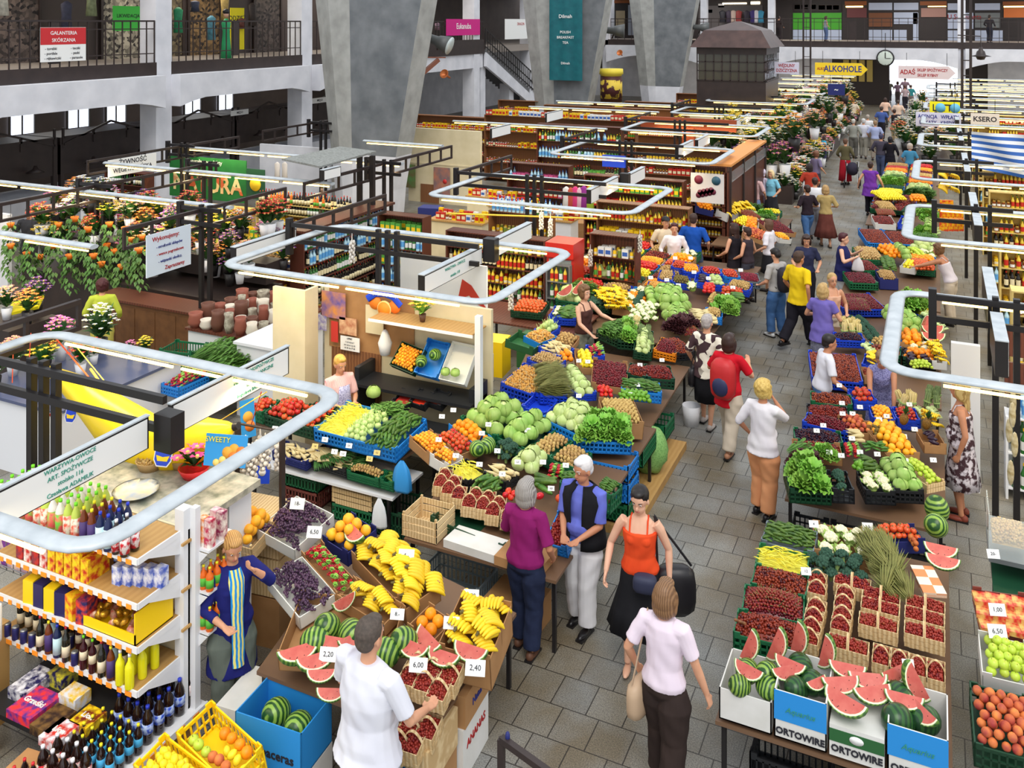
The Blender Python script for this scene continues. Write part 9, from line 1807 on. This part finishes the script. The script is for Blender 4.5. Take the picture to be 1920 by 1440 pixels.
# people further off: foot pixel, height, heading, label, top, bottom, hair, style
FOLK='''1300 552 1.8 -5 m|blue vest and jeans, seen from behind at the second left stall|30 80 170|70 84 110|60 40 34|short||.45
1378 563 1.68 -60 f|sleeveless black dress with long dark hair|36 32 38||56 36 32|long|.45|0
1402 566 1.62 -70 f|dark top, half hidden beside the black dress|60 50 56|60 60 70|56 36 32|short||0
1442 550 1.66 -80 f|white T-shirt and black skirt at the berry boxes|228 222 228|40 38 42|96 66 48|bob|.5|.45
1248 550 1.72 150 m|black cap and beige top reaching into a crate|214 196 170|80 76 74|28 26 28|cap||.4
1264 562 1.68 160 f|white sleeves and a dark waistcoat beside the black cap|226 222 226|60 56 60|70 30 40|short||.9
1413 433 1.75 10 m|pink striped shirt and jeans|206 170 170|110 130 170|90 64 50|short||.45
1446 423 1.66 200 f|light blue top and dark skirt holding a white bag|130 196 220|50 50 56|226 200 150|bob|.5|.4
1430 420 1.66 30 f|white headscarf beside the striped shirt|216 206 226|90 80 90|216 206 226|scarf||.9
1585 346 1.72 5 f|olive cardigan and long red skirt|90 84 60|160 30 44|96 66 50|short|.15|.9
1600 297 1.76 10 m|grey checked shirt and grey trousers|150 152 146|96 94 90|190 186 180|short||.9
1619 297 1.78 0 m|white shirt and light grey trousers|206 208 220|150 146 136|200 200 200|short||.45
1641 300 1.74 0 m|blue and white shirt with a red jumper at the waist|170 180 220|140 130 120|150 120 90|short||.45
1627 282 1.7 0 m|white top half hidden among the group|220 220 224|110 106 100|170 160 150|short||.45
1653 264 1.76 10 m|blue shirt and black trousers|74 96 160|40 38 46|70 56 50|short||.45
1677 268 1.7 5 f|black top and beige shorts|40 36 40|180 160 130|60 40 36|short||0
1684 247 1.76 5 m|cream shirt and dark trousers|224 196 176|50 50 66|70 56 50|short||.45
1660 238 1.7 0 f|pink shirt far up the aisle|226 190 170|60 60 60|60 40 36|bob||.45
1669 338 1.68 10 f|long black coat and black scarf|30 28 36||30 28 36|scarf|.2|.9
1652 336 1.76 5 m|dark grey jacket and jeans|70 66 80|70 80 110|60 60 90|short||.9
1667 192 1.7 0 m|olive jacket near the far door|110 106 90|70 66 70|80 60 50|short||.9
1683 194 1.66 0 f|patterned blouse near the far door|160 130 150|90 80 80|90 60 50|bob||.45
1697 206 1.7 0 f|grey pink top near the far door|190 170 180|50 50 60|90 60 50|short||.45
1708 204 1.68 0 f|teal jacket near the far door|60 150 160|150 140 140|90 60 50|short||.9
1697 190 1.8 0 m|red checked shirt in the far doorway|170 140 150|80 80 90|60 50 50|short||.9
1545 312 1.3 60 f|bright blue top, bending at the flowers|50 170 210|80 80 120|60 40 40|bob||.4
1706 352 1.62 0 f|blue floral blouse by the far frame|70 140 180|60 60 80|190 180 170|curly||.45
1530 372 1.64 40 f|grey blouse beside the pushchair|120 110 140|60 56 66|120 80 60|curly||.45
1518 408 1.68 -20 f|red top behind the black top|170 60 44|80 60 60|40 30 30|bob||.45
1600 242 1.7 0 m|beige shirt among the far flowers|206 190 170|90 80 70|70 60 56|short||.45
160 640 1.64 -40 f|lime green cardigan tying flowers|184 196 70|190 180 90|70 28 32|curly||.9
262 470 1.64 170 f|yellow top and straw hat in the grocery|216 216 90|120 110 90|226 180 110|cap||.45
38 400 1.7 150 m|black waistcoat over white sleeves at the left edge|60 60 64|60 60 64|120 80 60|short||.45
1548 78 1.7 60 f|grey vest and jeans on the far gallery|150 160 166|90 110 150|90 70 60|bob||0
1855 78 1.75 30 m|dark jacket leaning at the far gallery rail|60 56 60|50 50 60|60 50 46|short||.9
1460 78 1.7 30 m|dark clothes behind the far gallery rail|60 50 50|50 44 46|50 40 40|short||.9'''
for ln_ in FOLK.split('\n'):
 a,l,tc,bc,hc_,st,sk_,sl=ln_.split('|');px,py,H,hd,sex=a.split();C3=lambda s:tuple(int(x)for x in s.split());px,py=float(px),float(py);hi=py<100
 pos=None;z0=0
 if hi:p=QY(px,py,64.5);pos=(p.x,64.5,GF);z0=GF
 elif px<300:p=Q(px,py,.0);pos={160:(-13.1,11.2,0),262:(-15.4,16.3,0),38:(-19.5,14.6,0)}[int(px)]
 bcm=cloth('c_'+(bc or tc),C3(bc or tc));person(px,py,float(H),float(hd),'person in a '+l if l[0]not in 'd' and 'scarf' not in l[:18]and 'cap' not in l[:10]and l[:5]!='white' and 'waistcoat' not in l[:16]else 'person wearing '+l,cloth('c_'+tc,C3(tc)),bcm,flat('hair_'+hc_,*C3(hc_),rough=.6),lod=1 if py>380 else 2 if py>290 else 3,sex=sex,hairstyle=st,sleeve=float(sl),pos=pos,z0=z0,skirt=(float(sk_),.22)if sk_ else None,arms=((.2,.08,-.38),(.16,.1,-.42)),shoes=flat('dark_shoe',50,44,44),feet=(ru(-.15,.2),ru(-.15,.1))if not hi else(0,0))
pc=empty('pushchair',Q(1598,350),'dark pushchair beside the long red skirt','pushchair');MB().sph((0,.1,.65),(.22,.35,.25)).obj('seat',cloth('pram',(50,46,60)),pc);q=MB();q.tube([(-.2,-.4,1.0),(-.2,.4,.2)],.02,5);q.tube([(.2,-.4,1.0),(.2,.4,.2)],.02,5);q.tube([(-.2,-.3,.2),(-.2,.3,.9)],.02,5);q.tube([(.2,-.3,.2),(.2,.3,.9)],.02,5);q.obj('frame',M_steel,pc)
for x in(-.25,.25):
 for y in(-.32,.38):MB().tube([V((x,y+.14*math.cos(a*PI/5),.14+.14*math.sin(a*PI/5)))for a in range(10)],.022,6,closed=True).obj('wheel',M_black,pc)
flush_late()
bpy.data.scenes.remove(TMP)
